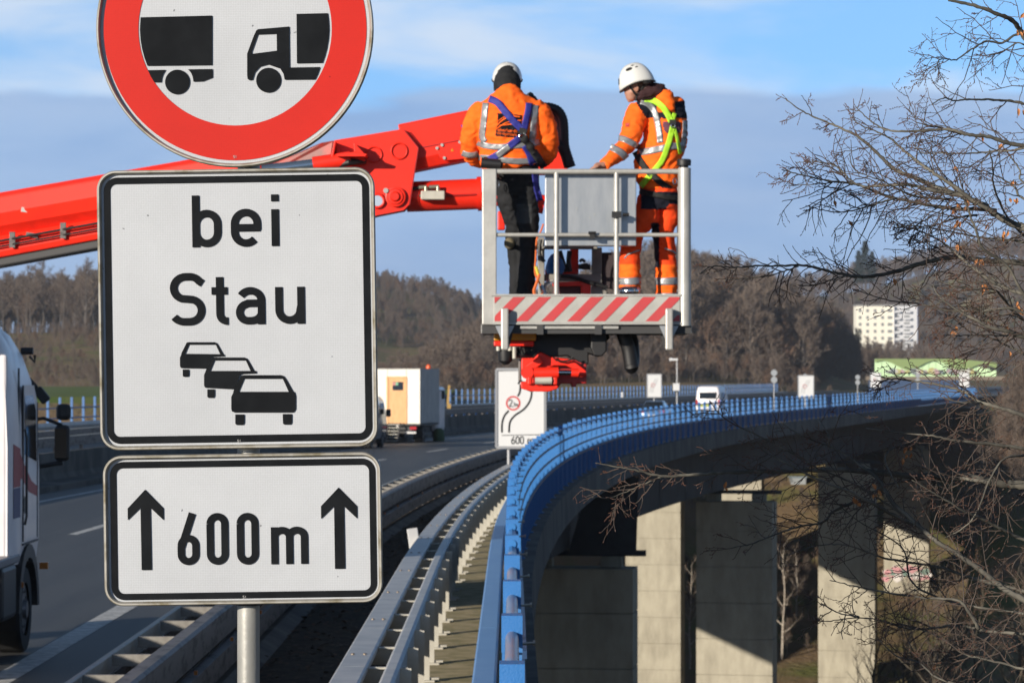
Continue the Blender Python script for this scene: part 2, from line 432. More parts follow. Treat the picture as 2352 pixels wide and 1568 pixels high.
BLUE2 = mat('worn_blue_paint', (0.026, 0.19, 0.54), 0.5, col2=(0.09, 0.22, 0.42), scale=5, bump=.002, bscale=70, mixlo=.52, mixhi=.7)
TUBE = mat('worn_handrail_paint', (0.20, 0.30, 0.46), 0.34, .3, col2=(0.42, 0.30, 0.32), scale=3.2, streak=(3, .6, 1), bump=.001)

# right guardrail: wide beam, rungs, narrow beam, posts
gr = empty('guardrail', RD(40, -1.3, .02), 'light grey steel guardrail with open rungs beside the blue railing and walkway', 'guardrail')
d = 14.0; beams = []
while d < 330:     # every beam length is a plate of its own
    L_ = 4.0
    mb = MB(); mb.sweep(rpath(d, d + L_ - .012, -1.27, 0, 2), [(-.13, .66), (-.115, .89), (-.10, .90), (.10, .90), (.115, .885), (.115, .84), (.10, .84), (.09, .875), (-.09, .875), (-.105, .66)])
    o = mb.build('beam', GALV, gr)
    d += L_
d = 14.0
while d < 330:
    mb = MB(); mb.sweep(rpath(d, d + 3.99, -.96, 0, 2), [(-.055, .70), (-.06, .86), (-.035, .885), (.035, .885), (.06, .86), (.055, .70)])
    mb.build('rear_beam', GALV, gr); d += 4
rung = MB(); rung.box((0, 0, .80), (.34, .012, .15)); rung.box((0, .03, .868), (.34, .07, .012)); rung.add([(-.17, -.008, .86), (.17, -.008, .86), (.17, -.10, .868), ], [(0, 1, 2)])
rm = rung.mesh('rung', GALV_L)
post = MB(); post.box((.0, 0, .46), (.012, .10, .80)); post.box((.045, -.045, .46), (.09, .012, .80)); post.box((.03, .045, .46), (.06, .01, .80)); post.box((.03, 0, .21), (.22, .24, .03)); post.box((.13, 0, .235), (.10, .06, .02))
pm = post.mesh('post', GALV_L)
bt = MB()
for x in (-.05, .05): bt.lathe((x, 0, .90), [(.016, 0), (.016, .008), (.011, .012)], 8)
bm_ = bt.mesh('bolt', BOLT)
d = 14.5; i = 0
while d < 200:
    inst('rung', rm, RD(d, -1.10), HD(d), gr)
    inst('post', pm, RD(d + .12, -.90), HD(d), gr)
    if i % 2 == 0 and d < 90: inst('bolt_pair', bm_, RD(d + .9, -1.27), HD(d), gr)
    d += 1.95; i += 1

# left guardrail: dirty double barrier
gl = empty('guardrail', RD(40, -3.3, .02), 'dirty grey double guardrail with ladder rungs between the road and the verge', 'guardrail')
d = 18.0
while d < 330:
    a, b_ = d, d + 3.99
    mb = MB(); mb.sweep(rpath(a, b_, -3.50, 0, 2), [(-.03, .62), (-.03, .79), (.015, .80), (.03, .79), (.0, .775), (.0, .62)]); mb.build('front_beam', GALV_L, gl)
    mb = MB(); mb.sweep(rpath(a, b_, -3.50, 0, 2), [(-.04, .16), (-.04, .60), (.0, .60), (.0, .16)]); mb.build('light_block_beam', GALV_D, gl)  # added beam closing the gap against sunlight on the lower beam
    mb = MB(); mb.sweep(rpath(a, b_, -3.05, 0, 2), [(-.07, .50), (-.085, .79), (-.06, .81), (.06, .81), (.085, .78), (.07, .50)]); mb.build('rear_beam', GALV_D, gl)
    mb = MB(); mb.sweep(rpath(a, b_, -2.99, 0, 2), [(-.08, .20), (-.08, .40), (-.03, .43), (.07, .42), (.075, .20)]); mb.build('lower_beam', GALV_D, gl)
    mb = MB(); mb.sweep(rpath(a, b_, -2.90, 0, 2), [(-.16, .0), (-.13, .11), (-.02, .12), (.15, .03), (.16, .0)]); mb.build('foot_strip', CONC_D, gl)
    d += 4
rung2 = MB(); rung2.box((0, 0, .745), (.34, .012, .10)); rung2.box((0, .025, .79), (.34, .06, .01)); rm2 = rung2.mesh('rung', GALV_R)
post2 = MB(); post2.box((0, 0, .38), (.10, .07, .78)); pm2 = post2.mesh('post', GALV_D)
ref = MB(); ref.box((0, 0, .46), (.03, .06, .04)); rfm = ref.mesh('reflector', mat('amber_reflector', (.55, .2, .03), .3))
d = 18.6; i = 0
while d < 200:
    inst('rung', rm2, RD(d, -3.3), HD(d), gl); inst('post', pm2, RD(d + .1, -3.22), HD(d), gl)
    if i % 2 == 0 and d < 80: inst('reflector', rfm, RD(d, -2.93), HD(d), gl)
    d += 1.95; i += 1

# blue railing along the deck edge
fr = empty('bridge_railing', RD(30, 0, .2), 'bright blue steel railing curving away along the right edge of the viaduct', 'railing')
pb = MB(); pb.box((0, 0, .975), (.11, .09, 1.55)); pb.box((0, 0, 1.80), (.115, .20, .20)); pb.box((0, 0, .215), (.2, .26, .02))
pmesh = pb.mesh('post', BLUE2)
cap_ = MB(); cap_.disc((0, -.101, 1.83), .036, -.012, n=12); capm = cap_.mesh('post_cap', BLUE)
bolt = MB(); bolt.tube([(.055, -.02, 1.74), (.12, -.02, 1.745)], .008, 6); bolt.disc((.115, -.02, 1.745), .016, .012, Vector((1, 0, 0)), 6); bmsh = bolt.mesh('bolt', mat('bright_bolt', (.6, .55, .45), .3, .8))
d = 14.9; i = 0
while d < 430:
    p = inst('post', pmesh, RD(d, 0), HD(d), fr)
    if 25 < d < 60:
        c = inst('post_cap', capm, RD(d, 0), HD(d), p); c.location = (0, 0, 0); c.rotation_euler = (0, 0, 0)
    if d < 75:
        c = inst('bolt', bmsh, RD(d, 0), HD(d), p); c.location = (0, 0, 0); c.rotation_euler = (0, 0, 0)
    d += 3.0; i += 1
mb = MB(); pts = [RD(14.0 + i * 1.5, 0, 1.78) for i in range(9)]; mb.tube(pts, .036, 14); mb.build('handrail_tube', TUBE, fr, smooth=True)
mb = MB(); mb.tube([RD(26.0 + i * 3, 0, 1.78) for i in range(135)], .036, 8); mb.build('handrail_tube', BLUE, fr, smooth=True)
NAVY_SHADE = mat('dark_blue_shade_paint', (.012, .055, .15), .5)  # own tone of rails and joint posts, shade colour of the lower panels
for zz in (1.50, 1.20, .92):
    mb = MB(); mb.sweep(rpath(20, 430, .075, zz, 4), [(-.016, -.024), (-.016, .024), (.016, .024), (.016, -.024)]); mb.build('cross_rail', NAVY_SHADE, fr)
# slim upright bars between the posts (outer side)
bar = MB(); bar.box((.075, 0, .98), (.018, .035, 1.38)); bme = bar.mesh('upright_bar', BLUE)
d = 30.9; cnt = 0; st = MB()
while d < 430:
    for k in range(1, 5):
        dd = d + 3.0 * k / 5
        if cnt < 290: inst('upright_bar', bme, RD(dd, 0), HD(dd), fr)
        else:
            st.box(RD(dd, .075, .98), (.012, .05, 1.36), HD(dd))
        cnt += 1
    d += 3.0
tag(st.build('far_upright_bars', BLUE, fr), kind='stuff')
d = 18.0
while d < 430:
    mb = MB(); mb.sweep(rpath(d, min(d + 2.97, 430), -.075, 0, 1.5), [(-.006, .27), (-.006, .84), (.006, .84), (.006, .27)]); mb.build('shade_panel', NAVY_SHADE, fr); d += 3  # lower railing's shade put into added dark blue panels
# dark joint post, and the lower blue beam on the walkway side
for dj in (96, 189):
    mb = MB(); mb.box(RD(dj, -.02, 1.12), (.10, .16, 1.72), HD(dj)); mb.build('joint_post', NAVY_SHADE, fr)
d = 10.0
while d < 330:
    mb = MB(); mb.sweep(rpath(d, d + 5.985, -.20, 1.02, 3), [(-.085, -.26), (-.085, .02), (-.07, .035), (.07, .035), (.085, .02), (.085, -.26)]); mb.build('lower_beam', mat('worn_sky_sheen_blue', (.13, .29, .56), .4, col2=(.10, .25, .53), scale=3, spec=.6), fr); d += 6  # sky reflection on the worn beam put into a paler blue

# opposite blue railing, with its own guardrail
fo = empty('bridge_railing', RD(150, -26.4, .2), 'distant blue railing beyond the opposite carriageway, seen across the median wall', 'railing')
pb = MB(); pb.box((0, 0, 1.05), (.11, .08, 1.75)); BLUE_O = mat('opposite_blue', (.022, .13, .38), .5, col2=(.03, .16, .42)); pmesh2 = pb.mesh('post', BLUE_O)  # darker blue than the near railing
d = 100.0; st = MB(); k = 0
while d < 434:
    inst('post', pmesh2, RD(d, -26.4), HD(d), fo); d += 2.0
for zz in (1.45, 1.0, .6):
    mb = MB(); mb.sweep(rpath(96, 434, -26.4, zz, 5), [(-.02, -.03), (-.02, .03), (.02, .03), (.02, -.03)]); mb.build('cross_rail', BLUE_O, fo)
go_ = empty('guardrail', RD(150, -25.2, 0), 'grey guardrail on blue posts in front of the distant blue railing', 'guardrail')
for zz, ht in ((.78, .30), (.42, .22)):
    mb = MB(); mb.sweep(rpath(90, 434, -25.2, zz, 5), [(-.04, -ht / 2), (-.08, 0), (-.04, ht / 2), (.04, ht / 2), (.07, 0), (.04, -ht / 2)]); mb.build('beam', GALV, go_)
pb = MB(); pb.box((0, 0, .4), (.14, .1, .8)); pmesh3 = pb.mesh('post', BLUE)
d = 100.0
while d < 434: inst('post', pmesh3, RD(d, -25.35), HD(d), go_); d += 4.0
# white guide posts on the opposite guardrail
gp = MB(); gp.lathe((0, 0, 0), [(.05, 0), (.16, .05), (.18, .16), (.10, .27), (.18, .38), (.16, .5), (.05, .55)], 10); gpm = gp.mesh('guide_marker', mat('white_plastic', (.8, .8, .8), .5), smooth=True)
for i_, (d, lb) in enumerate(((172, 'white round guide marker on the far guardrail beside the box truck'), (207, 'white round guide marker on the far guardrail just below the basket hose'), (300, 'white round guide marker on the far guardrail behind the white van'))):
    tag(inst('guide_marker', gpm, RD(d, -25.2, .9), 0), lb, 'marker', 'guide markers on the far guardrail')

# median concrete wall and the low rail behind it
mw = empty('median_wall', RD(100, -15.4, 0), 'grey concrete median wall along the left edge of the carriageway', 'wall')
d = 20.0
while d < 434:
    mb = MB(); mb.sweep(rpath(d, d + 5.97, -15.3, 0, 3), [(-.28, .0), (-.22, .12), (-.10, .36), (-.08, .98), (.08, .98), (.10, .36), (.22, .12), (.28, .0)]); mb.build('wall_element', CONC_D, mw); d += 6
ml = empty('guardrail', RD(100, -17.6, 0), 'low steel rail on dark posts just behind the median wall', 'guardrail')
for uu, zz in ((-17.2, 1.05), (-18.4, 1.15)):
    mb = MB(); mb.sweep(rpath(40, 434, uu, zz, 5), [(-.06, -.15), (-.06, .15), (.06, .15), (.06, -.15)]); mb.build('beam', GALV_D, ml)
    mb = MB(); mb.sweep(rpath(40, 434, uu, zz + .16, 5), [(-.07, -.01), (-.07, .01), (.07, .01), (.07, -.01)]); mb.build('beam_cover', GALV_L, ml)
pb = MB(); pb.box((0, 0, .5), (.1, .1, 1.0)); pmesh4 = pb.mesh('post', GALV_D); d = 60
while d < 300: inst('post', pmesh4, RD(d, -17.2), HD(d), ml); d += 4
# small white delineator plate in the verge
dl = empty('delineator', RD(47, -1.95, 0), 'small tilted white plate on a post between the two guardrails', 'delineator')
c = P(950, 1238, 47); mb = MB(); mb.box(c, (.16, .02, .32), rz=-.3, M=Matrix.Rotation(R(-8), 4, 'Y') @ Matrix.Rotation(.35, 4, 'Z')); mb.build('plate', mat('white_plastic', (.8, .8, .8)), dl, bevel=.01)
mb = MB(); mb.tube([(c.x + .03, c.y + .02, .0), (c.x, c.y + .02, c.z)], .02, 8); mb.build('pole', GALV_D, dl)
# ------------------------------------------------------------------ the three road signs in front
SDIST = 8.85; PXM = F / SDIST      # distance of the sign stack, pixels per metre there
TH = R(0.85)                       # the plates hang slightly twisted on their post
YS = SDIST
def reflective(name, col, hexa=0.12):
    m = bpy.data.materials.new(name); m.use_nodes = True; n = m.node_tree.nodes; l = m.node_tree.links; b = n['Principled BSDF']
    b.inputs['Roughness'].default_value = 0.38; b.inputs['Specular IOR Level'].default_value = 0.25
    t = n.new('ShaderNodeTexCoord'); v = n.new('ShaderNodeTexVoronoi'); v.inputs['Scale'].default_value = 215; v.inputs['Randomness'].default_value = 0.15
    l.new(t.outputs['Object'], v.inputs['Vector'])
    mr = n.new('ShaderNodeMapRange'); mr.inputs[1].default_value = 0.25; mr.inputs[2].default_value = 0.6; l.new(v.outputs['Distance'], mr.inputs[0])
    nz = n.new('ShaderNodeTexNoise'); nz.inputs['Scale'].default_value = 2.4; nz.inputs['Detail'].default_value = 8; nz.inputs['Roughness'].default_value = .7; l.new(t.outputs['Object'], nz.inputs['Vector'])
    mx = n.new('ShaderNodeMix'); mx.data_type = 'RGBA'; mx.inputs[6].default_value = (*[c * (1 - hexa) for c in col], 1); mx.inputs[7].default_value = (*[min(1, c * (1 + hexa)) for c in col], 1)
    l.new(mr.outputs[0], mx.inputs[0])
    m2 = n.new('ShaderNodeMapRange'); m2.inputs[1].default_value = .35; m2.inputs[2].default_value = .75; m2.inputs[3].default_value = 1.0; m2.inputs[4].default_value = .87; l.new(nz.outputs['Fac'], m2.inputs[0])
    # little specks of dirt
    sp = n.new('ShaderNodeTexNoise'); sp.inputs['Scale'].default_value = 34; sp.inputs['Detail'].default_value = 2; l.new(t.outputs['Object'], sp.inputs['Vector'])
    m3 = n.new('ShaderNodeMapRange'); m3.inputs[1].default_value = .735; m3.inputs[2].default_value = .76; m3.inputs[3].default_value = 1.0; m3.inputs[4].default_value = .35; l.new(sp.outputs['Fac'], m3.inputs[0])
    mu = n.new('ShaderNodeMath'); mu.operation = 'MULTIPLY'; l.new(m2.outputs[0], mu.inputs[0]); l.new(m3.outputs[0], mu.inputs[1])
    vm = n.new('ShaderNodeVectorMath'); vm.operation = 'SCALE'; l.new(mx.outputs[2], vm.inputs[0]); l.new(mu.outputs[0], vm.inputs['Scale'])
    l.new(vm.outputs[0], b.inputs['Base Color'])
    return m
S_WHITE = reflective('reflective_white', (0.405, 0.425, 0.455), .10)
S_RED = reflective('reflective_red', (0.43, 0.015, 0.008), .10)
S_BLACK = mat('sign_black', (0.008, 0.0095, 0.012), 0.6, col2=(0.012, 0.014, 0.017), scale=9, spec=.06)
RIM = mat('aluminium_rim', (0.50, 0.48, 0.43), 0.5, 0.35, col2=(0.27, 0.235, 0.155), scale=14, streak=(1, 1, 1), bump=.0006, bscale=60, mixlo=.47, mixhi=.66)
BACKM = mat('sign_back', (0.05, 0.05, 0.05), 0.6)
def A1(x, y): return ((300 + x * .59957) / 1.74150, (y * .59957) / 1.74150)
def A2(x, y): return ((300 + x * .76545) / 1.74150, (640 + y * .76545) / 1.74150)
def A3(x, y): return ((300 + x * .64486) / 1.74150, (1720 + y * .64486) / 1.74150)
def W(p, dy=0.0):
    q = P(p[0], p[1], YS); return Vector((q.x, YS - dy, q.z))
def rrect(x0, y0, x1, y1, r, c, n=8):
    "rounded rectangle in picture units turned by TH about c"
    pts = []
    for cx, cy, a0 in ((x1 - r, y0 + r, -90), (x1 - r, y1 - r, 0), (x0 + r, y1 - r, 90), (x0 + r, y0 + r, 180)):
        for i in range(n + 1):
            a = R(a0 + 90 * i / n); pts.append((cx + r * math.cos(a), cy + r * math.sin(a)))
    return [rotp(p, c) for p in pts]
def rotp(p, c, t=None):
    t = TH if t is None else t
    x, y = p[0] - c[0], p[1] - c[1]
    return (c[0] + x * math.cos(t) + y * math.sin(t), c[1] - x * math.sin(t) + y * math.cos(t))
def circ(c, r, n=72, a0=0, a1=360):
    return [(c[0] + r * math.cos(R(a0 + (a1 - a0) * i / n)), c[1] + r * math.sin(R(a0 + (a1 - a0) * i / n))) for i in range(n + (0 if a1 - a0 == 360 else 1))]
def plate(mb, outer, front, back, mi=0):
    n = len(outer); a = [W(p, front) for p in outer]; b = [W(p, back) for p in outer]
    mb.add(a + b, [tuple(range(n)), tuple(range(2 * n - 1, n - 1, -1))] + [(i, i + n, (i + 1) % n + n, (i + 1) % n) for i in range(n)], mi)
def ring(mb, outer, inner, front, back=None, mi=0):
    n = len(outer); a = [W(p, front) for p in outer]; b = [W(p, front) for p in inner]
    fs = [(i, (i + 1) % n, (i + 1) % n + n, i + n) for i in range(n)]
    mb.add(a + b, fs, mi)
    if back is not None:
        c = [W(p, back) for p in outer]; e = [W(p, back) for p in inner]
        mb.add(a + c, [(i, i + n, (i + 1) % n + n, (i + 1) % n) for i in range(n)], mi)
        mb.add(b + e, [(i, (i + 1) % n, (i + 1) % n + n, i + n) for i in range(n)], mi)
        mb.add(c + e, [(i, i + n, (i + 1) % n + n, (i + 1) % n) for i in range(n)], mi)
def folded_rim(mb, prof_outline, wd=9.0):
    "folded aluminium edge: rounded section swept round the outline (fn(inset) -> points)"
    secs = [(0.0, -.016), (0.0, .012), (wd * .25, .0165), (wd * .55, .0165), (wd * .8, .012), (wd, .0005)]
    rings = [[W(p, f) for p in prof_outline(i)] for i, f in secs]
    n = len(rings[0]); vs = [v for r_ in rings for v in r_]
    fs = [(k * n + i, k * n + (i + 1) % n, (k + 1) * n + (i + 1) % n, (k + 1) * n + i) for k in range(len(secs) - 1) for i in range(n)]
    mb.add(vs, fs)
class Ink:
    "flat print: filled outlines and strokes, each a hair (0.3 mm) above the one below"
    def __init__(s, c, dy=.0032): s.mb = MB(); s.c = c; s.k = 0; s.dy = dy
    def lift(s): s.k += 1; return s.dy + .00005 * (s.k % 12)
    def fill(s, pts, mi=0):
        f = s.lift(); s.mb.add([W(p, f) for p in pts], [tuple(range(len(pts)))], mi)
    def stroke(s, pts, w_, mi=0):
        "polyline of constant width w_ with flat ends"
        pts = [p for i, p in enumerate(pts) if i == 0 or math.hypot(p[0] - pts[i - 1][0], p[1] - pts[i - 1][1]) > .05]
        n = len(pts); f = s.lift(); Lp = []; Rp = []
        for i in range(n):
            if i == 0: t = Vector((pts[1][0] - pts[0][0], pts[1][1] - pts[0][1]))
            elif i == n - 1: t = Vector((pts[-1][0] - pts[-2][0], pts[-1][1] - pts[-2][1]))
            else:
                a = Vector((pts[i][0] - pts[i - 1][0], pts[i][1] - pts[i - 1][1])).normalized(); b = Vector((pts[i + 1][0] - pts[i][0], pts[i + 1][1] - pts[i][1])).normalized(); t = a + b
            t.normalize(); nn = Vector((-t.y, t.x)); kf = 1.0
            if 0 < i < n - 1: kf = 1 / max(.5, abs(nn.dot(Vector((-a.y, a.x)))))
            Lp.append((pts[i][0] + nn.x * w_ / 2 * kf, pts[i][1] + nn.y * w_ / 2 * kf)); Rp.append((pts[i][0] - nn.x * w_ / 2 * kf, pts[i][1] - nn.y * w_ / 2 * kf))
        vs = [W(p, f) for p in Lp] + [W(p, f) for p in Rp]
        s.mb.add(vs, [(i, i + 1, i + 1 + n, i + n) for i in range(n - 1)], mi)
def arc(cx, cy, rx, ry, a0, a1, n=14):
    return [(cx + rx * math.cos(R(a0 + (a1 - a0) * i / n)), cy + ry * math.sin(R(a0 + (a1 - a0) * i / n))) for i in range(n + 1)]
# --- glyphs (DIN style), box: x from 0 right, y from 0 (baseline) DOWN positive; w_ stroke
def g_b(x, bl, w, xh, asc, s):
    h = s / 2; r = (w - s) / 2
    return [[(x + h, bl - asc), (x + h, bl)],
            [(x + s * .6, bl - xh + h)] + arc(x + w - h - r, bl - xh + h + r, r, r, -90, 0) + arc(x + w - h - r, bl - h - r, r, r, 0, 90) + [(x + s * .6, bl - h)]] if False else \
           [[(x + h, bl - asc), (x + h, bl)],
            arc(x + h + r, bl - xh + h + r, r, r, 180, 360) + arc(x + h + r, bl - h - r, r, r, 0, 180) + [(x + h, bl - xh / 2)]]
def g_e(x, bl, w, xh, s):
    h = s / 2; r = (w - s) / 2; cx = x + w / 2
    up = arc(cx, bl - xh + h + r, r, r, 180, 360); 
    lo = arc(cx, bl - h - r, r, r, 180, 42)
    return [[(x + w - h, bl - xh * .44)] + up[::-1] + lo, [(x + h, bl - xh * .50), (x + w - h * .2, bl - xh * .50)]]
def g_u(x, bl, w, xh, s):
    h = s / 2; r = (w - s) / 2 * .96
    return [[(x + h, bl - xh), (x + h, bl - h - r)] + arc(x + h + r, bl - h - r, r, r, 180, 0)[1:] + [(x + w - h, bl - xh / 2)], [(x + w - h, bl - xh), (x + w - h, bl)]]
def g_a(x, bl, w, xh, s):
    h = s / 2; r = (w - s) / 2; rb = xh * .28 - h * .55
    top = arc(x + w - h - r, bl - xh + h + r * .9, r, r * .9, -150, 0)
    bowl = [(x + w - h, bl - xh * .565), (x + h + rb, bl - xh * .565)] + arc(x + h + rb, bl - h - rb, rb, rb + .0, -90, -270)[1:] + arc(x + w - h - r * .95, bl - h - r * .75, r * .95, r * .75, 90, 0)
    return [top + [(x + w - h, bl)], bowl]
def g_t(x, bl, w, xh, asc, s, st):
    h = s / 2; r = s * .95
    return [[(st, bl - asc), (st, bl - h - r)] + arc(st + r, bl - h - r, r, r, 180, 90) + [(x + w, bl - h)], [(x, bl - xh + s * .40), (x + w - 1, bl - xh + s * .40)]]
def g_S(x, bl, w, H_, s):
    h = s / 2; r = (H_ - s) / 4; cx = x + w / 2; ww = (w - s) / 2; k = ww * .80
    up = [(x + w - s * .40, bl - H_ + h + r * .62)] + arc(cx + k * .25, bl - H_ + h + r, k * .95, r, -38, -90, 6) + arc(cx - k * .12, bl - H_ + h + r, k * 1.02, r, -90, -250, 14)
    lo = arc(cx + k * .20, bl - h - r, k * 1.0, r, -75, 90, 14) + arc(cx - k * .25, bl - h - r, k * 1.05, r, 90, 146, 8)
    return [up + lo]
def g_0(x, bl, w, H_, s):
    h = s / 2; r = (w - s) / 2
    return [arc(x + w / 2, bl - H_ + h + r, r, r, 180, 360) + arc(x + w / 2, bl - h - r, r, r, 0, 180) + [(x + h, bl - H_ + h + r - .01)]]
def g_6(x, bl, w, H_, s):
    h = s / 2; r = (w - s) / 2
    return [arc(x + w / 2, bl - H_ * .585 + h + r, r, r, 180, 360) + arc(x + w / 2, bl - h - r, r, r, 0, 180) + [(x + h, bl - H_ * .585 + h + r - .01)],
            [(x + h + .5, bl - H_ * .585 + h + r * 1.25), (x + w * .70, bl - H_)]]
def g_m(x, bl, w, xh, s):
    h = s / 2; r = (w - s) / 4
    o = [[(x + h, bl - xh), (x + h, bl)]]
    for k in (0, 1):
        cx = x + h + r + 2 * r * k
        o.append(arc(cx, bl - xh + h + r * .8, r, r * .85, 195, 360) + [(cx + r, bl)])
    return o
def text_part(name, glyphs, s, c, parent, material=S_BLACK, dy=.0032, rot=None, extra=None):
    for i, g in enumerate(glyphs):
        ik = Ink(c, dy)
        for st in g: ik.stroke([rotp(p, c, rot) for p in st], s)
        ik.mb.build('letter', material, parent, fix=False)

# ---- round sign: no overtaking for lorries layout with lorry and trailer
RC = (540, 66.6); RR = 318
e1 = empty('road_sign', W(RC), 'round red ringed sign with a black lorry and trailer, topmost of the three', 'road sign')
def rout(i): return circ(RC, RR - i, 96)
mb = MB(); plate(mb, circ(RC, RR - 1, 96), 0.0, -.004); mb.build('plate', [S_WHITE], e1)
mb = MB(); plate(mb, circ(RC, RR - 1.5, 96), -.0045, -.014); mb.build('plate_back', [BACKM], e1)
mb = MB(); folded_rim(mb, rout, 9); mb.build('rim', RIM, e1, smooth=True)
mb = MB(); ring(mb, circ(RC, 302, 96), circ(RC, 222, 96), .0018); mb.build('red_ring', S_RED, e1, fix=False)
def ink(name, polys, c, parent, material=S_BLACK, rot=0.0, k0=0):
    ik = Ink(c); ik.k = k0
    for p in polys: ik.fill([rotp(q, c, rot) for q in p])
    return ik.mb.build(name, material, parent, fix=False)
ci = A1(1060, 200)
def clip(pts):
    "keep print inside the white circle"
    o = []
    for x, y in pts:
        dx, dy = x - RC[0], y - RC[1]; r_ = math.hypot(dx, dy)
        if r_ > 218.5: dx, dy = dx * 218.5 / r_, dy * 218.5 / r_
        o.append((RC[0] + dx, RC[1] + dy))
    return o
def edge_pts(x, y0, y1, n=10): return [(x, y0 + (y1 - y0) * i / n) for i in range(n + 1)]
tr = clip([A1(916, 106), A1(916, 437)] + [A1(x, 445) for x in (475,)] + [A1(x, y) for x, y in ((455, 390), (440, 330), (430, 270), (427, 200), (430, 117))])
ink('trailer_box', [tr], RC, e1)
ink('trailer_frame', [[A1(488, 470), A1(607, 468), A1(590, 495), A1(581, 520), A1(577, 551), A1(530, 551), A1(505, 510)]], RC, e1)
ink('trailer_frame', [[A1(755, 464), A1(919, 462), A1(919, 520), A1(855, 545), A1(791, 547), A1(786, 515), A1(775, 488)]], RC, e1)
ink('trailer_wheel', [circ(A1(684, 549), 28.4, 40)], RC, e1)
ink('lorry_wheel', [circ(A1(1292, 537), 28.6, 40)], RC, e1)
ink('lorry_load', [[A1(1478, 95), A1(1687, 90), A1(1693, 140), A1(1696, 200), A1(1692, 260), A1(1682, 320), A1(1668, 375), A1(1652, 422), A1(1481, 425)]], RC, e1)
cab = [[A1(1222, 197), A1(1430, 179), A1(1432, 225), A1(1215, 233), A1(1195, 238), A1(1210, 205)],
       [A1(1195, 236), A1(1222, 231), A1(1180, 350), A1(1184, 362), A1(1149, 360)],
       [A1(1346, 219), A1(1430, 219), A1(1433, 452), A1(1349, 452)],
       [A1(1149, 358), A1(1186, 361), A1(1349, 340), A1(1349, 452), A1(1290, 432), A1(1235, 447), A1(1200, 485), A1(1186, 535), A1(1165, 538), A1(1152, 528), A1(1149, 500)],
       [A1(1290, 432), A1(1349, 445), A1(1433, 452), A1(1636, 449), A1(1620, 495), A1(1602, 532), A1(1399, 534), A1(1392, 495), A1(1370, 460), A1(1335, 438)]]
ink('lorry_cab', cab, RC, e1, k0=5)

# ---- 'bei Stau'
C2 = ((225 + 866) / 2 + .0, (390 + 1028) / 2)
e2 = empty('road_sign', W(C2), "square white sign reading bei Stau above three queued cars, middle of the stack", 'road sign')
Q2 = (227.5, 388.5, 864.5, 1029.5)
def out2(i): return rrect(Q2[0] + i, Q2[1] + i, Q2[2] - i, Q2[3] - i, 44 - i, C2)
mb = MB(); plate(mb, out2(1), 0.0, -.004); mb.build('plate', S_WHITE, e2)
mb = MB(); plate(mb, out2(1.5), -.0045, -.014); mb.build('plate_back', BACKM, e2)
mb = MB(); folded_rim(mb, out2, 9.5); mb.build('rim', RIM, e2, smooth=True)
mb = MB(); ring(mb, rrect(Q2[0] + 15, Q2[1] + 15.5, Q2[2] - 13, Q2[3] - 14.5, 31, C2), rrect(Q2[0] + 30, Q2[1] + 31, Q2[2] - 29, Q2[3] - 31, 15, C2), .0018); mb.build('border', S_BLACK, e2, fix=False)
def inv(p, c): return rotp(p, c, -TH)
def T2(x, y): return inv(A2(x, y), C2)
s = 17.4
bx, by = T2(614, 457); ex, ey = T2(816, 455); ix, iy = T2(1028, 450)
text_part('b', [g_b(bx, by, 67.3, 86, 119, s), g_e(ex, ey, 69.5, 87.5, s)], s, C2, e2)
text_part('i', [[[(ix + s / 2, iy), (ix + s / 2, iy - 84.5)], [(ix + s / 2, iy - 102.5), (ix + s / 2, iy - 118.5)]]], s, C2, e2)
Sx, Sy = T2(492, 866); tx, ty = T2(716, 862); ax, ay = T2(842, 860); ux, uy = T2(1048, 857)
text_part('S', [g_S(Sx, Sy, 85, 120.5, s), g_t(tx, ty, 38, 85, 110, s, T2(754, 700)[0] + 1.2), g_a(ax, ay, 67.5, 86, s), g_u(ux, uy, 68, 85, s)], s, C2, e2)
def carp(k, name):
    "one queued car; k maps icon units (from the nearest car) to the picture"
    def q(pts): return [k(*p) for p in pts]
    return name, q
def car_icon(fn, right=True, clipx=None):
    # outline coordinates of the nearest car in region units
    roof = [(882, 1123), (1078, 1123), (1092, 1128), (1100, 1142), (872, 1142), (862, 1136), (868, 1126)]
    lp = [(868, 1126), (886, 1140), (856, 1212), (826, 1212), (833, 1196)]
    rp = [(1092, 1128), (1103, 1142), (1146, 1218), (1118, 1212), (1086, 1142)]
    body = [(830, 1210), (1148, 1210), (1154, 1230), (1154, 1300), (1146, 1315), (1138, 1318), (834, 1318), (820, 1312), (817, 1298), (817, 1236)]
    w1 = [(838, 1328), (886, 1328), (886, 1372), (880, 1383), (844, 1383), (838, 1376)]
    w2 = [(1086, 1326), (1134, 1326), (1134, 1372), (1128, 1381), (1092, 1381), (1087, 1374)]
    return roof, lp, rp, body, w1, w2
def place_icon(sx, ox, oy, name, keep):
    roof, lp, rp, body, w1, w2 = car_icon(None)
    def m_(p): return A2(ox + (p[0] - 817) * sx, oy + (p[1] - 1123) * sx)
    pol = []
    for nm, pg in (('roof', roof), ('lp', lp), ('rp', rp), ('body', body), ('w1', w1), ('w2', w2)):
        if nm in keep: pol.append([m_(p) for p in pg])
    return ink(name, pol, C2, e2)
place_icon(1.0, 817, 1123, 'car_symbol', ('roof', 'lp', 'rp', 'body', 'w1', 'w2'))
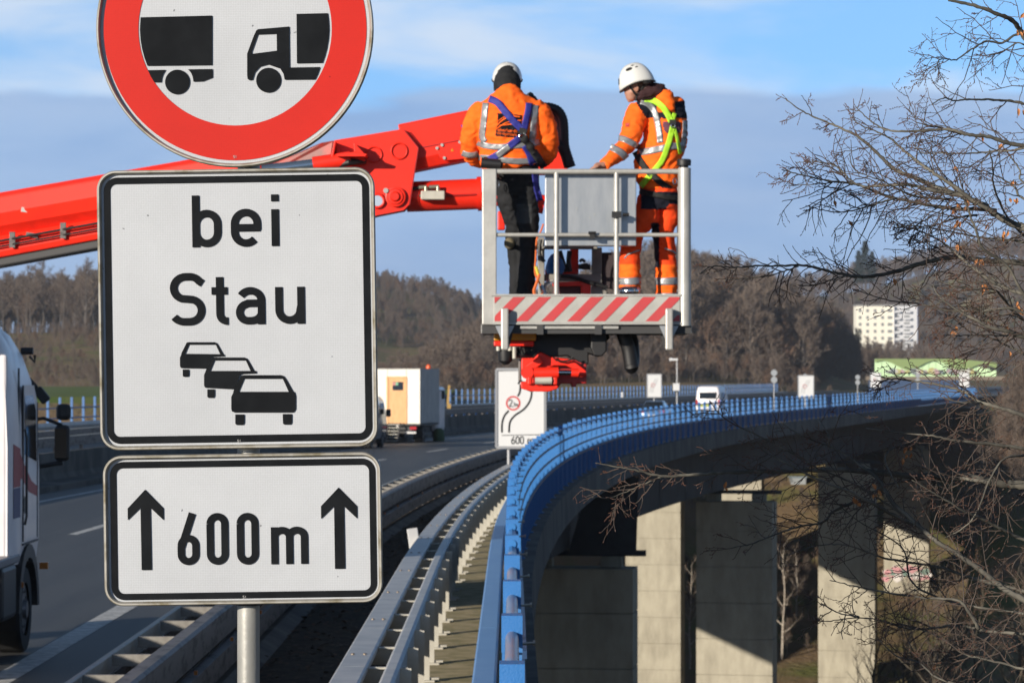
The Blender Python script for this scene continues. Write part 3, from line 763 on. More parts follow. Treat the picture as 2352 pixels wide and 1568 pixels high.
# the two cars behind are cut off by the one in front
def cutcar(sx, ox, oy, cut):
    roof, lp, rp, body, w1, w2 = car_icon(None)
    def m_(p): return (ox + (p[0] - 817) * sx, oy + (p[1] - 1123) * sx)
    b = [m_(p) for p in body]; pol = [[A2(*m_(p)) for p in roof], [A2(*m_(p)) for p in lp], [A2(*m_(p)) for p in rp]]
    x0 = min(p[0] for p in b); y0 = min(p[1] for p in b); y1 = max(p[1] for p in b)
    pol.append([A2(*p) for p in [(x0 + 9, y0)] + cut + [(x0 + 8, y1), (x0 + 2, y1 - 5), (x0, y1 - 14), (x0, y0 + 20)]])
    pol.append([A2(*m_(p)) for p in w1])
    return ink('car_symbol', pol, C2, e2)
cutcar(.81, 675, 1031, [(948, 1101), (950, 1114), (876, 1117), (862, 1124), (836, 1197)])
cutcar(.695, 549, 951, [(780, 1014), (784, 1025), (722, 1028), (712, 1036), (690, 1089)])

# ---- arrows and 600 m
C3 = (558.5, 1213.5)
e3 = empty('road_sign', W(C3), 'oblong white sign reading 600 m between two upward arrows, lowest of the stack', 'road sign')
Q3 = (239.5, 1041.5, 877.5, 1386.5)
def out3(i): return rrect(Q3[0] + i, Q3[1] + i, Q3[2] - i, Q3[3] - i, 44 - i, C3)
mb = MB(); plate(mb, out3(1), 0.0, -.004); mb.build('plate', S_WHITE, e3)
mb = MB(); plate(mb, out3(1.5), -.0045, -.014); mb.build('plate_back', BACKM, e3)
mb = MB(); folded_rim(mb, out3, 9.5); mb.build('rim', RIM, e3, smooth=True)
mb = MB(); ring(mb, rrect(Q3[0] + 15, Q3[1] + 14.5, Q3[2] - 13, Q3[3] - 13, 31, C3), rrect(Q3[0] + 30, Q3[1] + 29.5, Q3[2] - 28, Q3[3] - 28, 15, C3), .0018); mb.build('border', S_BLACK, e3, fix=False)
def T3(x, y): return inv(A3(x, y), C3)
ink('arrow', [[A3(436, 367), A3(550, 483), A3(551, 557), A3(469, 480), A3(407, 480), A3(328, 557), A3(327, 484)], [A3(407, 478), A3(469, 478), A3(477, 865), A3(414, 866)]], C3, e3)
ink('arrow', [[A3(1635, 354), A3(1750, 470), A3(1751, 547), A3(1669, 470), A3(1607, 470), A3(1527, 549), A3(1526, 470)], [A3(1607, 468), A3(1669, 468), A3(1676, 857), A3(1613, 858)]], C3, e3)
s3 = 16.6
for gx, gy, fn in ((638, 836, g_6), (819, 834, g_0), (1006, 833, g_0)):
    x, y = T3(gx, gy); text_part('digit', [fn(x, y, 50.2, 119, s3)], s3, C3, e3)
x, y = T3(1218, 830); text_part('m', [g_m(x, y, 85, 85, s3)], s3, C3, e3)
# stickers '51' at the lower edge of each plate
def fig(x, y, parent, c, sc_=1.0):
    ik = Ink(c, .0042)
    a = 5.5 * sc_
    ik.stroke([(x + 3.2 * sc_, y - a), (x, y - a), (x, y - a * .55), (x + 2.2 * sc_, y - a * .55), (x + 3.2 * sc_, y - a * .3), (x + 2.4 * sc_, y), (x, y)], .9)
    ik.stroke([(x + 5 * sc_, y - a * .8), (x + 6 * sc_, y - a), (x + 6 * sc_, y)], .9)
    ik.mb.build('batch_mark', mat('pale_print', (.4, .4, .4), .6), parent, fix=False)
fig(A3(1009, 74)[0], A3(1009, 74)[1], e2, C2); fig(A3(1043, 1040)[0], A3(1043, 1040)[1], e3, C3); fig(A1(1058, 1056)[0], A1(1058, 1056)[1], e1, RC)

# post with clamps
pst = empty('sign_post', P(567, 1500, YS + .065), 'round galvanised steel post holding the three signs', 'post')
PX = P(567, 1200, YS).x
mb = MB(); mb.tube([(PX, YS + .058, -.9), (PX, YS + .058, 4.1)], .0305, 28); mb.build('pole', mat('galvanised_post', (0.50, 0.50, 0.47), .45, .25, col2=(.36, .36, .34), scale=7, streak=(1, 1, .4), bump=.0008, bscale=60), pst, smooth=True)
mb = MB(); mb.tube([(PX, YS + .058, W((0, 1393)).z), (PX, YS + .058, W((0, 1360)).z)], .0325, 28); mb.build('clamp', BACKM, pst, smooth=True)
for yy in (1100, 940, 480, 250, 30):
    mb = MB(); zc = W((0, yy)).z; mb.box((PX, YS + .03, zc), (.10, .02, .03)); mb.tube([(PX - .0, YS + .058, zc - .015), (PX, YS + .058, zc + .015)], .034, 20); mb.build('clamp', BACKM, pst)

# ------------------------------------------------------------------ far sign boards
SW = mat('sheet_white', (.74, .75, .76), .4); SFR = mat('board_frame', (.35, .36, .38), .5, .4)
def board(x0, y0, x1, y1, d, label, ground_z, detail=0, back=False, group=None):
    a = P(x0, y0, d); b = P(x1, y1, d); cx = (a.x + b.x) / 2
    e = empty('road_sign', (cx, d, ground_z), label, 'road sign', group)
    wd, ht = b.x - a.x, a.z - b.z; cz = (a.z + b.z) / 2; rz = -.06
    M_ = Matrix.Rotation(rz, 4, 'Z')
    def loc(u, v, t=0.0): return M_ @ Vector((u * wd / 2, t, v * ht / 2)) + Vector((cx, d, cz))
    mb = MB(); mb.add([loc(-1, -1), loc(1, -1), loc(1, 1), loc(-1, 1), loc(-1, -1, .05), loc(1, -1, .05), loc(1, 1, .05), loc(-1, 1, .05)], [(0, 1, 2, 3), (7, 6, 5, 4), (0, 4, 5, 1), (1, 5, 6, 2), (2, 6, 7, 3), (3, 7, 4, 0)])
    mb.build('board', SFR if back else SW, e)
    fr_ = MB(); k = .03
    for p, q in (((-1, -1), (1, -1)), ((1, -1), (1, 1)), ((1, 1), (-1, 1)), ((-1, 1), (-1, -1))): fr_.bar(loc(*p), loc(*q), .07, .05, up=Vector((0, 1, 0)))
    fr_.build('frame', SFR, e)
    for s_ in ((-.5, .5) if detail else (0,)):
        t_ = MB(); p = loc(s_, .9, .09); t_.tube([(p.x, p.y, p.z), (p.x, p.y, ground_z)], .045, 8); t_.build('pole', SFR, e)
    if detail:
        ik = MB()
        def st(pts, w_, mi=0, tt=-.006):
            n = len(pts)
            for i in range(n - 1):
                p, q = Vector(pts[i]), Vector(pts[i + 1]); t = (q - p).normalized(); nn = Vector((-t.y, t.x))
                e_ = t * w_ * .18
                cs = [p - e_ + nn * w_ / 2, q + e_ + nn * w_ / 2, q + e_ - nn * w_ / 2, p - e_ - nn * w_ / 2]
                ik.add([loc((c_.x - (x0 + x1) / 2) / ((x1 - x0) / 2), -(c_.y - (y0 + y1) / 2) / ((y1 - y0) / 2), tt - .0004 * (i % 5)) for c_ in cs], [(0, 1, 2, 3)], mi)
        def a7(x, y): return ((1400 + x * .54214) / 1.7415, (1350 + y * .54214) / 1.7415)
        def sm_path(pts, n=6):
            o = []
            for i in range(len(pts) - 1):
                p0 = pts[max(i - 1, 0)]; p1 = pts[i]; p2 = pts[i + 1]; p3 = pts[min(i + 2, len(pts) - 1)]
                for j in range(n):
                    t = j / n; o.append(tuple(.5 * ((2 * p1[k]) + (-p0[k] + p2[k]) * t + (2 * p0[k] - 5 * p1[k] + 4 * p2[k] - p3[k]) * t * t + (-p0[k] + 3 * p1[k] - 3 * p2[k] + p3[k]) * t ** 3) for k in (0, 1)))
            return o + [pts[-1]]
        st(sm_path([a7(*p) for p in ((1121, 697), (1122, 630), (1140, 575), (1170, 540))]), 4.2)
        st(sm_path([a7(*p) for p in ((1173, 697), (1180, 625), (1215, 575), (1280, 530), (1320, 480), (1338, 430), (1342, 360), (1342, 320))]), 4.2)
        st(sm_path([a7(*p) for p in ((1238, 430), (1253, 400), (1258, 345))]), 4.2)
        for X_ in (1342, 1258):
            st([a7(X_ - 16, 340), a7(X_, 310), a7(X_ + 16, 340)], 4.0)
        st([a7(1120, 720), a7(1420, 714)], 1.6)
        st([a7(1080, 246), a7(1436, 240)], 1.4); st([a7(1084, 815), a7(1440, 806)], 1.4); st([a7(1080, 246), a7(1086, 815)], 1.4); st([a7(1434, 240), a7(1438, 806)], 1.4)
        cc = a7(1204, 483)
        st([(cc[0] + 15 * math.cos(t * PI / 12), cc[1] + 15 * math.sin(t * PI / 12)) for t in range(25)], 3.6, 1)
        def digit(ch, x, y, h, w_, lw):
            G = {'2': [[(0, .22), (.15, .04), (.5, 0), (.9, .1), (.95, .35), (0, 1), (1, 1)]], '1': [[(.1, .25), (.6, 0), (.6, 1)]], '6': [[(.75, 0), (.1, .55), (.1, .85), (.4, 1), (.8, .95), (.95, .72), (.8, .48), (.4, .46), (.1, .6)]],
                 '0': [[(.5, 0), (.1, .15), (.05, .5), (.1, .85), (.5, 1), (.9, .85), (.95, .5), (.9, .15), (.5, 0)]], 'm': [[(0, .35), (0, 1)], [(0, .5), (.25, .36), (.5, .5), (.5, 1)], [(.5, .5), (.75, .36), (1, .5), (1, 1)]]}
            for g_ in G[ch]: st([(x + px * w_, y + py * h) for px, py in g_], lw, 0, -.007)
        digit('2', cc[0] - 9, cc[1] - 8, 15, 7, 2.0); digit('1', cc[0] + 1, cc[1] - 1, 8, 3.5, 1.4); digit('m', cc[0] + 6, cc[1] - 1, 8, 5, 1.3)
        st([(cc[0] + .2, cc[1] + 6), (cc[0] - .6, cc[1] + 9)], 1.2)
        for i, ch in enumerate('600'):
            q = a7(1190 + i * 33, 728); digit(ch, q[0], q[1], 17, 8, 2.3)
        q = a7(1312, 728); digit('m', q[0], q[1], 17, 12, 2.2)
        ik.build('symbols', [S_BLACK, mat('symbol_red', (.62, .03, .03), .5)], e, fix=False)
        e.children[-1]['kind'] = 'stuff'
    elif not back:
        ik = MB()
        def q(u, v): return loc(u, v, -.012)
        for pts in ([(-.55, -.6), (-.5, -.2), (-.1, .15), (.2, .6)], [(-.25, -.6), (-.2, -.25), (.2, .1), (.5, .6)]):
            for p1, p2 in zip(pts, pts[1:]): ik.bar(q(*p1), q(*p2), .035, .004, up=Vector((0, 1, 0)))
        ik.build('lane_lines', mat('faded_grey_print', (.42, .43, .45), .5), e)
        ik = MB(); c_ = loc(-.15, .05, -.012)
        ik.tube([c_ + Vector((.13 * math.cos(t), 0, .13 * math.sin(t))) for t in [k_ * PI / 9 for k_ in range(18)]], .016, 4, closed=True); ik.build('red_ring', mat('symbol_red', (.62, .03, .03), .5), e)
    return e
board(1140, 848, 1252, 1027, 86, 'large white lane diversion board reading 600 m beside the blue railing', .2, 1)
board(1486, 859, 1519, 912, 240, 'small white diversion board directly left of the white van', .0)
board(1833, 862, 1869, 914, 240, 'white diversion board above the railing in the middle of the long curve', .2)
board(1999, 856, 2023, 889, 345, 'small white diversion board to the left below the green wall', .2)
board(2203, 856, 2226, 889, 402, 'white diversion board at the far end of the blue railing', .2)
def backsign(x, y0, y1, d, label, n=2, wd=None):
    e = empty('road_sign', (P(x, 890, d).x, d, .6), label, 'road sign')
    a = P(x, y0, d); b = P(x, y1, d); h = (a.z - b.z) / n; r_ = h * .46
    for i in range(n):
        mb = MB(); c = Vector((a.x, d, a.z - h * (i + .5)))
        mb.disc(c, r_, .03, Vector((0, 1, 0)), 20); mb.build('disc', mat('grey_sign_back', (.42, .45, .48), .5, .3), e)
    mb = MB(); mb.tube([(a.x, d + .06, a.z), (a.x, d + .06, .3)], .045, 8); mb.build('pole', SFR, e)
backsign(1778, 848, 880, 262, 'pair of round grey sign backs stacked on one pole beyond the median')
backsign(1849, 858, 880, 300, 'round grey sign backs just right of the middle diversion board')
backsign(1970, 860, 884, 330, 'round grey sign backs left of the green wall')
backsign(2108, 856, 880, 372, 'round grey sign backs in front of the green wall')
# camera mast with white box
cm = empty('camera_mast', (P(1553, 880, 215).x, 215, 0), 'thin pole with a traffic camera on top and a white cabinet at its foot', 'mast')
a = P(1555, 822, 215); mb = MB(); mb.tube([(a.x, 215, a.z), (a.x, 215, .3)], .05, 8); mb.build('pole', SFR, cm)
mb = MB(); mb.box((a.x - .2, 215, a.z - .1), (.5, .3, .14)); mb.disc((a.x - .5, 215, a.z - .1), .11, .22, Vector((1, 0, 0)), 10); mb.build('camera_housing', SW, cm, bevel=.02)
b = P(1553, 889, 215); mb = MB(); mb.box((b.x, 214.8, b.z), (.42, .3, .46)); mb.box((b.x, 214.8, b.z + .25), (.48, .36, .04)); mb.build('cabinet', SW, cm, bevel=.02)
# short yellow marker post beside the truck
q = P(1030, 893, 172); mb = MB(); mb.box((q.x, q.y, q.z - .3), (.12, .04, 1.0), M=Matrix.Rotation(R(4), 4, 'Y')); mb.box((q.x + .03, q.y, q.z - .9), (.2, .2, .25)); tag(mb.build('marker_post', mat('yellow_wood', (.45, .28, .08), .7)), 'thin yellow wooden post standing beyond the box truck', 'post')
# ------------------------------------------------------------------ vehicles
VWHITE = mat('vehicle_white', (1.0, .96, .97), .35, col2=(.90, .86, .88), scale=2, coat=.1)
TYRE = mat('tyre', (.02, .02, .021), .8); RIMM = mat('wheel_rim', (.22, .22, .23), .4, .6); DARK = mat('dark_plastic', (.018, .019, .021), .5)
GLASS = mat('dark_glass', (.012, .016, .020), .08, spec=.8, coat=.5); RLIGHT = mat('tail_light', (.5, .02, .03), .25); CHASS = mat('chassis', (.03, .03, .032), .6)
VRED = mat('livery_red', (.42, .012, .016), .5); VBLUE = mat('livery_blue', (.02, .03, .16), .5)
def wheel(parent, x, y, r, wd, side, loc, rz):
    "x across, y along, in the vehicle's own axes"
    M_ = Matrix.Rotation(rz, 4, 'Z')
    mb = MB(); prof = [(r * .62, -wd / 2), (r * .96, -wd / 2), (r, -wd * .38), (r, wd * .38), (r * .96, wd / 2), (r * .62, wd / 2)]
    n = 28; vs = []
    for rr_, h in prof:
        for j in range(n):
            a = 2 * PI * j / n; vs.append(M_ @ Vector((x + h, y + rr_ * math.cos(a), r + rr_ * math.sin(a))) + loc)
    fs = [(i * n + j, i * n + (j + 1) % n, (i + 1) * n + (j + 1) % n, (i + 1) * n + j) for i in range(5) for j in range(n)]
    w_ = empty('wheel', loc); w_.parent = parent; w_.location = (0, 0, 0)
    mb.add(vs, fs); mb.build('tyre', TYRE, w_)
    mb = MB(); ax = M_ @ Vector((1, 0, 0)); c = M_ @ Vector((x, y, r)) + loc
    mb.tube([c - ax * wd * .42, c - ax * wd * .1 , c + ax * wd * .1, c + ax * wd * .42], [r * .6, r * .5, r * .5, r * .6], 24)
    mb.tube([c + ax * side * wd * .2, c + ax * side * wd * .56], [r * .26, r * .2], 16)
    for k in range(10):
        a = 2 * PI * k / 10; q = M_ @ Vector((0, math.cos(a) * r * .42, math.sin(a) * r * .42)); mb.tube([c + q, c + q + ax * side * wd * .46], r * .035, 6)
    mb.build('rim', RIMM, w_)
class Veh:
    def __init__(s, loc, rz): s.loc = Vector(loc); s.M = Matrix.Rotation(rz, 4, 'Z'); s.rz = rz
    def __call__(s, x, y, z_): return s.M @ Vector((x, y, z_)) + s.loc
    def box(s, mb, c, size, mi=0): mb.box(s(*c), size, s.rz, mi)

# big white lorry cab at the left edge of the picture (seen from behind, driving away)
Lx = P(97, 1100, 39.2).x      # right hand flank, front edge
tv = Veh((Lx - 1.25, 37.8, 0), 0.0)
lr = empty('lorry', tv.loc, 'white lorry cab with red and blue flank stripe and black mirrors at the left edge', 'lorry')
secs = []
# cab as stacked rounded rectangles (z, half width, y back, y front, corner)
def cabring(z_, hw, yb, yf, cr, n=5):
    o = []
    for cx, cy, a0 in ((hw - cr, yf - cr, 0), (-hw + cr, yf - cr, 90), (-hw + cr, yb + cr, 180), (hw - cr, yb + cr, 270)):
        for i in range(n + 1):
            a = R(a0 + 90 * i / n); o.append(tv(cx + cr * math.cos(a), cy + cr * math.sin(a), z_))
    return o
prof = [(1.05, 1.22, -.45, 1.30, .18), (1.3, 1.245, -.5, 1.38, .22), (2.1, 1.25, -.5, 1.40, .25), (2.75, 1.235, -.5, 1.30, .3), (3.15, 1.20, -.5, 1.18, .36), (3.45, 1.13, -.48, .98, .42), (3.68, 1.03, -.42, .72, .45), (3.82, .86, -.3, .45, .40), (3.88, .62, -.2, .15, .3)]
rings = [cabring(*p) for p in prof]; n = len(rings[0]); mb = MB()
mb.add([v for r_ in rings for v in r_], [(k * n + i, k * n + (i + 1) % n, (k + 1) * n + (i + 1) % n, (k + 1) * n + i) for k in range(len(rings) - 1) for i in range(n)] + [tuple(range(n))[::-1], tuple((len(rings) - 1) * n + i for i in range(n))])
mb.build('cab', VWHITE, lr, smooth=True)
# side and roof fairing at the rear corner
mb = MB(); pr = [(1.22, -1.12), (1.265, -1.05), (1.27, -.5), (1.22, -.48), (1.18, -1.1)]
zs = [(1.15, 0), (2.4, 0), (3.1, -.03), (3.5, -.10), (3.74, -.24), (3.86, -.42), (3.9, -.7)]
vs = [tv(x + dx, y, z_) for z_, dx in zs for x, y in pr]
mb.add(vs, [(k * 5 + i, k * 5 + (i + 1) % 5, k * 5 + 5 + (i + 1) % 5, k * 5 + 5 + i) for k in range(len(zs) - 1) for i in range(5)] + [(4, 3, 2, 1, 0), tuple(len(vs) - 5 + i for i in range(5))])
mb.build('side_fairing', VWHITE, lr, smooth=True)
mb = MB(); mb.add([tv(x, y, z_) for x, y, z_ in ((-1.2, -1.08, 3.1), (.75, -1.08, 3.1), (.75, -1.08, 3.88), (-1.2, -1.08, 3.88), (-1.2, -.7, 3.1), (.75, -.7, 3.1), (.6, -.4, 3.9), (-1.1, -.4, 3.9))], [(0, 1, 2, 3), (7, 6, 5, 4), (0, 4, 5, 1), (1, 5, 6, 2), (2, 6, 7, 3), (3, 7, 4, 0)]); mb.build('roof_fairing', VWHITE, lr, bevel=.08)
mb = MB(); mb.box(tv(0, -1.08, 2.3), (2.42, .08, 2.3)); mb.build('rear_panel', VWHITE, lr, bevel=.03)
# livery on fairing and door
def flank(mb, pts, x=1.262, mi=0): mb.add([tv(x, y, z_) for y, z_ in pts], [tuple(range(len(pts)))], mi)
mb = MB(); mb.poly([tv(1.274, y, z_) for y, z_ in ((-1.0, 1.95), (-.5, 1.95), (-.5, 2.38), (-1.0, 2.44))], .004, dirv=tv.M @ Vector((-1, 0, 0))); mb.build('red_stripe', VRED, lr)
mb = MB(); mb.poly([tv(1.274, y, z_) for y, z_ in ((-1.0, 1.6), (-.5, 1.6), (-.5, 1.94), (-1.0, 1.94))], .004, dirv=tv.M @ Vector((-1, 0, 0))); mb.build('blue_stripe', VBLUE, lr)
mb = MB(); mb.poly([tv(1.256, y, z_) for y, z_ in ((-.49, 2.38), (-.2, 2.24), (.5, 1.98), (1.0, 1.9), (1.0, 1.78), (.3, 1.86), (-.3, 2.05), (-.49, 1.95))], .003, dirv=tv.M @ Vector((-1, 0, 0))); mb.build('red_stripe', VRED, lr)
dr = MB(); dr.poly([tv(1.253, y, z_) for y, z_ in ((-.15, 1.3), (.95, 1.3), (.95, 2.9), (.7, 3.1), (-.15, 3.1))], .006, dirv=tv.M @ Vector((-1, 0, 0))); door = dr.build('door', VWHITE, lr)
mb = MB(); mb.poly([tv(1.258, y, z_) for y, z_ in ((-.05, 2.3), (.88, 2.2), (.82, 2.8), (.6, 2.98), (-.05, 2.98))], .004, dirv=tv.M @ Vector((-1, 0, 0))); mb.build('side_window', GLASS, door)
mb = MB(); mb.poly([tv(1.262, -.02 + .14 * math.cos(t * PI / 8), 1.72 + .10 * math.sin(t * PI / 8)) for t in range(16)], .004, dirv=tv.M @ Vector((-1, 0, 0))); mb.build('handle', DARK, door)
for yy_, za, zb_ in ((-.16, 1.3, 3.1), (.955, 1.3, 2.9), (-.49, 1.2, 3.3)):
    mb = MB(); mb.box(tv(1.252, yy_, (za + zb_) / 2), (.02, .018, zb_ - za)); mb.build('panel_gap', DARK, lr)
mb = MB(); mb.box(tv(1.255, .4, 1.27), (.02, 1.2, .02)); mb.build('panel_gap', DARK, lr)
mb = MB(); mb.tube([tv(1.29, -.26, 1.5), tv(1.31, -.26, 1.6), tv(1.31, -.26, 2.5), tv(1.29, -.26, 2.6)], .014, 8); mb.build('grab_rail', DARK, lr)
# unseen low flat trailer, added for its shadow on the road and left rail
mb = MB(); tv.box(mb, (0, -9.8, 1.22), (2.5, 13.2, .22)); mb.build('shadow_trailer_bed', CHASS, lr)
mb = MB(); tv.box(mb, (0, -10.0, 1.475), (2.46, 12.4, .28)); mb.build('shadow_drop_side', mat('chassis_grey', (.20, .20, .22), .5), lr)  # height set for the shadow it throws on the rungs
mb = MB(); tv.box(mb, (0, -9.8, .95), (.9, 12.8, .34)); mb.build('trailer_frame', CHASS, lr)  # frame of the same added trailer, out of view
# mirrors and arms
mir = empty('mirror', tv.loc); mir.parent = lr; mir.location = (0, 0, 0)
def m_at(x, y, dd): return P(x, y, dd)
dm = 39.7
mb = MB(); c = m_at(143, 1017, dm); mb.box(c, (.185, .12, .44), rz=.25); mb.build('mirror_housing', DARK, mir, bevel=.05)
mb = MB(); mb.box(c + Vector((-.012, -.063, 0)), (.145, .006, .36), rz=.25); mb.build('mirror_glass', mat('mirror_glass', (.03, .035, .04), .08), mir, bevel=.02)
mb = MB(); c2 = m_at(146, 946, dm); mb.box(c2, (.18, .12, .20), rz=.25); mb.build('wide_mirror', DARK, mir, bevel=.05)
mb = MB(); mb.tube([m_at(72, 965, dm), m_at(100, 960, dm), m_at(140, 975, dm), m_at(150, 990, dm)], .022, 8); mb.tube([m_at(90, 1070, dm), m_at(110, 1067, dm), m_at(145, 1062, dm)], .03, 8); mb.build('mirror_arm', DARK, mir)
mb = MB(); mb.bar(m_at(62, 868, dm), m_at(84, 892, dm), .05, .07); mb.bar(m_at(84, 892, dm), m_at(108, 922, dm), .09, .12); mb.build('kerb_mirror', DARK, lr, bevel=.02)
mb = MB(); mb.tube([m_at(48, 806, 38.7), m_at(76, 806, 38.7)], .045, 10); mb.build('roof_lamp', DARK, lr, smooth=True)
mb = MB(); mb.tube([m_at(68, 818, 38.7), m_at(80, 832, 38.7), m_at(80, 815, 38.7)], .018, 6); mb.build('aerial', DARK, lr)
# lower body: steps, wheel arch, tanks, chassis
mb = MB(); tv.box(mb, (0, -.3, .80), (1.0, 6.0, .28)); tv.box(mb, (0, -3.5, .80), (.9, 3.2, .26)); mb.build('chassis', CHASS, lr)
mb = MB(); archpts = [(.46, 1.22)] + [(.46 * math.cos(R(a)) * 1.35 + 0, .55 + .62 * math.sin(R(a))) for a in range(0, 181, 15)]
arch = [tv(1.27, .25 + .64 * math.cos(R(a)), .5 + .60 * math.sin(R(a))) for a in range(0, 181, 15)]; arch2 = [tv(1.27, .25 + .80 * math.cos(R(a)), .5 + .76 * math.sin(R(a))) for a in range(0, 181, 15)]
n = len(arch); ix = tv.M @ Vector((-.5, 0, 0))
mb.add(arch + arch2 + [p + ix for p in arch] + [p + ix for p in arch2], [(i, i + 1, i + 1 + n, i + n) for i in range(n - 1)] + [(i, i + 1, i + 1 + 2 * n, i + 2 * n) for i in range(n - 1)] + [(i + n, i + 1 + n, i + 1 + 3 * n, i + 3 * n) for i in range(n - 1)]); mb.build('wheel_arch', DARK, lr)
mb = MB(); tv.box(mb, (1.0, -1.1, .78), (.5, 1.0, .62)); mb.build('fuel_tank', DARK, lr, bevel=.06)
mb = MB(); tv.box(mb, (1.02, -1.3, 1.14), (.52, 1.5, .10)); mb.build('side_skirt', mat('chassis_grey', (.20, .20, .22), .5), lr, bevel=.02)
mb = MB(); tv.box(mb, (1.28, -.35, .82), (.02, .05, .06)); mb.build('side_marker', mat('amber_lens', (.6, .2, .03), .3), lr)
mb = MB(); tv.box(mb, (1.30, 1.2, .95), (.10, .05, .08)); mb.build('side_marker', mat('amber_lens', (.6, .2, .03), .3), lr)
wheel(lr, 1.06, .25, .50, .33, 1, tv.loc, tv.rz); wheel(lr, -1.06, .25, .50, .33, -1, tv.loc, tv.rz)
for yy_ in (-12.4, -13.7):
    wheel(lr, .95, yy_, .48, .5, 1, tv.loc, tv.rz); wheel(lr, -.95, yy_, .48, .5, -1, tv.loc, tv.rz)  # wheels of the added trailer
wheel(lr, .95, -3.3, .50, .55, 1, tv.loc, tv.rz); wheel(lr, -.95, -3.3, .50, .55, -1, tv.loc, tv.rz)

# white box truck with wooden door
d = 158; bxp = P(965, 1000, d)
hd = HD(d) - .03
bv = Veh((0, 0, 0), hd); off = bv.M @ Vector((1.2, 0, 0)); bv.loc = Vector((bxp.x - off.x, d - off.y, 0))
bt = empty('box_truck', bv.loc, 'parked white box body truck with a plywood door in its tail and an orange beacon', 'truck')
Z0, Z1 = .93, 3.56; Wd = 2.4; Ln = 5.0
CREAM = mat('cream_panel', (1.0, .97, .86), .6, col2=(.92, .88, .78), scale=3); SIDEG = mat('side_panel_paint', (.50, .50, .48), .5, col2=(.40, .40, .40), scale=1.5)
for k, (x0, x1) in enumerate(((-1.2, -.42), (.52, 1.2))):
    mb = MB(); mb.box(bv((x0 + x1) / 2, .03, (Z0 + Z1) / 2), (x1 - x0 - .02, .06, Z1 - Z0), hd); mb.build('rear_panel', CREAM, bt)
mb = MB(); mb.box(bv(.05, .03, Z1 - .2), (.92, .06, .4), hd); mb.build('rear_panel', CREAM, bt)
WOOD = mat('plywood', (.55, .29, .12), .6, col2=(.62, .35, .16), scale=3, streak=(6, 6, .6))
dd_ = empty('door', bv.loc); dd_.parent = bt; dd_.location = (0, 0, 0)
mb = MB(); mb.box(bv(.05, .02, 2.05), (.84, .05, 2.2), hd); mb.build('door_leaf', WOOD, dd_)
for x in (-.41, .51):
    mb = MB(); mb.box(bv(x, .0, 2.05), (.10, .07, 2.24), hd); mb.build('door_frame', WOOD, dd_)
mb = MB(); mb.box(bv(.05, 0, 3.18), (1.0, .07, .08), hd); mb.build('door_frame', WOOD, dd_)
mb = MB(); mb.box(bv(.1, -.01, 2.75), (.52, .02, .40), hd); mb.build('window', GLASS, dd_)
mb = MB(); mb.box(bv(-.08, -.025, 2.86), (.15, .008, .15), hd); mb.build('sticker', mat('sticker_red', (.6, .25, .22), .6), dd_)
mb = MB(); mb.box(bv(.06, -.025, 2.86), (.12, .008, .15), hd); mb.build('sticker', mat('sticker_green', (.2, .5, .3), .6), dd_)
for k in range(5):
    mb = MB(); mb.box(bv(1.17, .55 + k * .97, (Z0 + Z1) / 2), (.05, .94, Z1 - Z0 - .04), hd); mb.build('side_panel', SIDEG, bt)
mb = MB(); mb.box(bv(-1.17, Ln / 2, (Z0 + Z1) / 2), (.05, Ln - .1, Z1 - Z0), hd); mb.build('side_panel', CREAM, bt)
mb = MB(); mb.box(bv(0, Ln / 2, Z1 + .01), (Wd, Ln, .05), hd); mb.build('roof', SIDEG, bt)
mb = MB(); mb.box(bv(0, Ln / 2, Z0 - .05), (Wd - .05, Ln - .1, .08), hd); mb.build('floor_frame', CHASS, bt)
mb = MB(); mb.box(bv(.3, 2.9, .62), (.9, 5.6, .3), hd); mb.build('chassis', CHASS, bt)
mb = MB(); mb.box(bv(0, 6.1, 1.6), (2.2, 1.8, 2.2), hd); mb.build('cab', VWHITE, bt, bevel=.15)
mb = MB(); c = bv(.95, 3.4, Z1 + .02); mb.lathe(c, [(.12, 0), (.13, .05), (.12, .16), (.07, .22), (.01, .23)], 14); mb.build('beacon', mat('beacon_orange', (.85, .12, .02), .3), bt, smooth=True)
mb = MB(); mb.box(bv(.86, -.02, .72), (.32, .06, .14), hd); mb.build('tail_light', RLIGHT, bt)
mb = MB(); mb.box(bv(.75, -.02, .50), (.5, .05, .10), hd); mb.build('number_plate', mat('plate_white', (.7, .7, .7), .4), bt)
for x in (-.85, .85):
    wheel(bt, x, 1.6, .42, .45, 1 if x > 0 else -1, bv.loc, hd); wheel(bt, x, 5.9, .42, .28, 1 if x > 0 else -1, bv.loc, hd)
mb = MB(); mb.box(bv(1.3, 5.4, 2.3), (.14, .12, .42), hd); mb.tube([bv(1.1, 5.6, 2.5), bv(1.3, 5.45, 2.5)], .02, 6); mb.build('mirror', DARK, bt, bevel=.03)
# entry steps
st = empty('entry_steps', bv(-.1, -.6, 0), 'grey metal entry steps standing below the plywood door', 'steps')
for k in range(6):
    mb = MB(); mb.box(bv(-.02, -.25 - .13 * (5 - k), .12 + .155 * k), (.52, .16, .03), hd); mb.build('step', GALV_L, st)
for x in (-.3, .26):
    mb = MB(); mb.bar(bv(x, -.95, .0), bv(x, -.2, .95), .03, .10); mb.build('side_rail', GALV_D, st)
# green bag / cone beside truck
cn = MB(); c = P(1008, 1008, 163); c.z = 0; cn.lathe(c, [(.28, 0), (.30, .2), (.26, .5), (.16, .62), (.05, .64)], 12)
tag(cn.build('refuse_sack', mat('green_sack', (.03, .09, .03), .7), smooth=True), 'dark green sack standing on the road right of the box truck', 'sack')

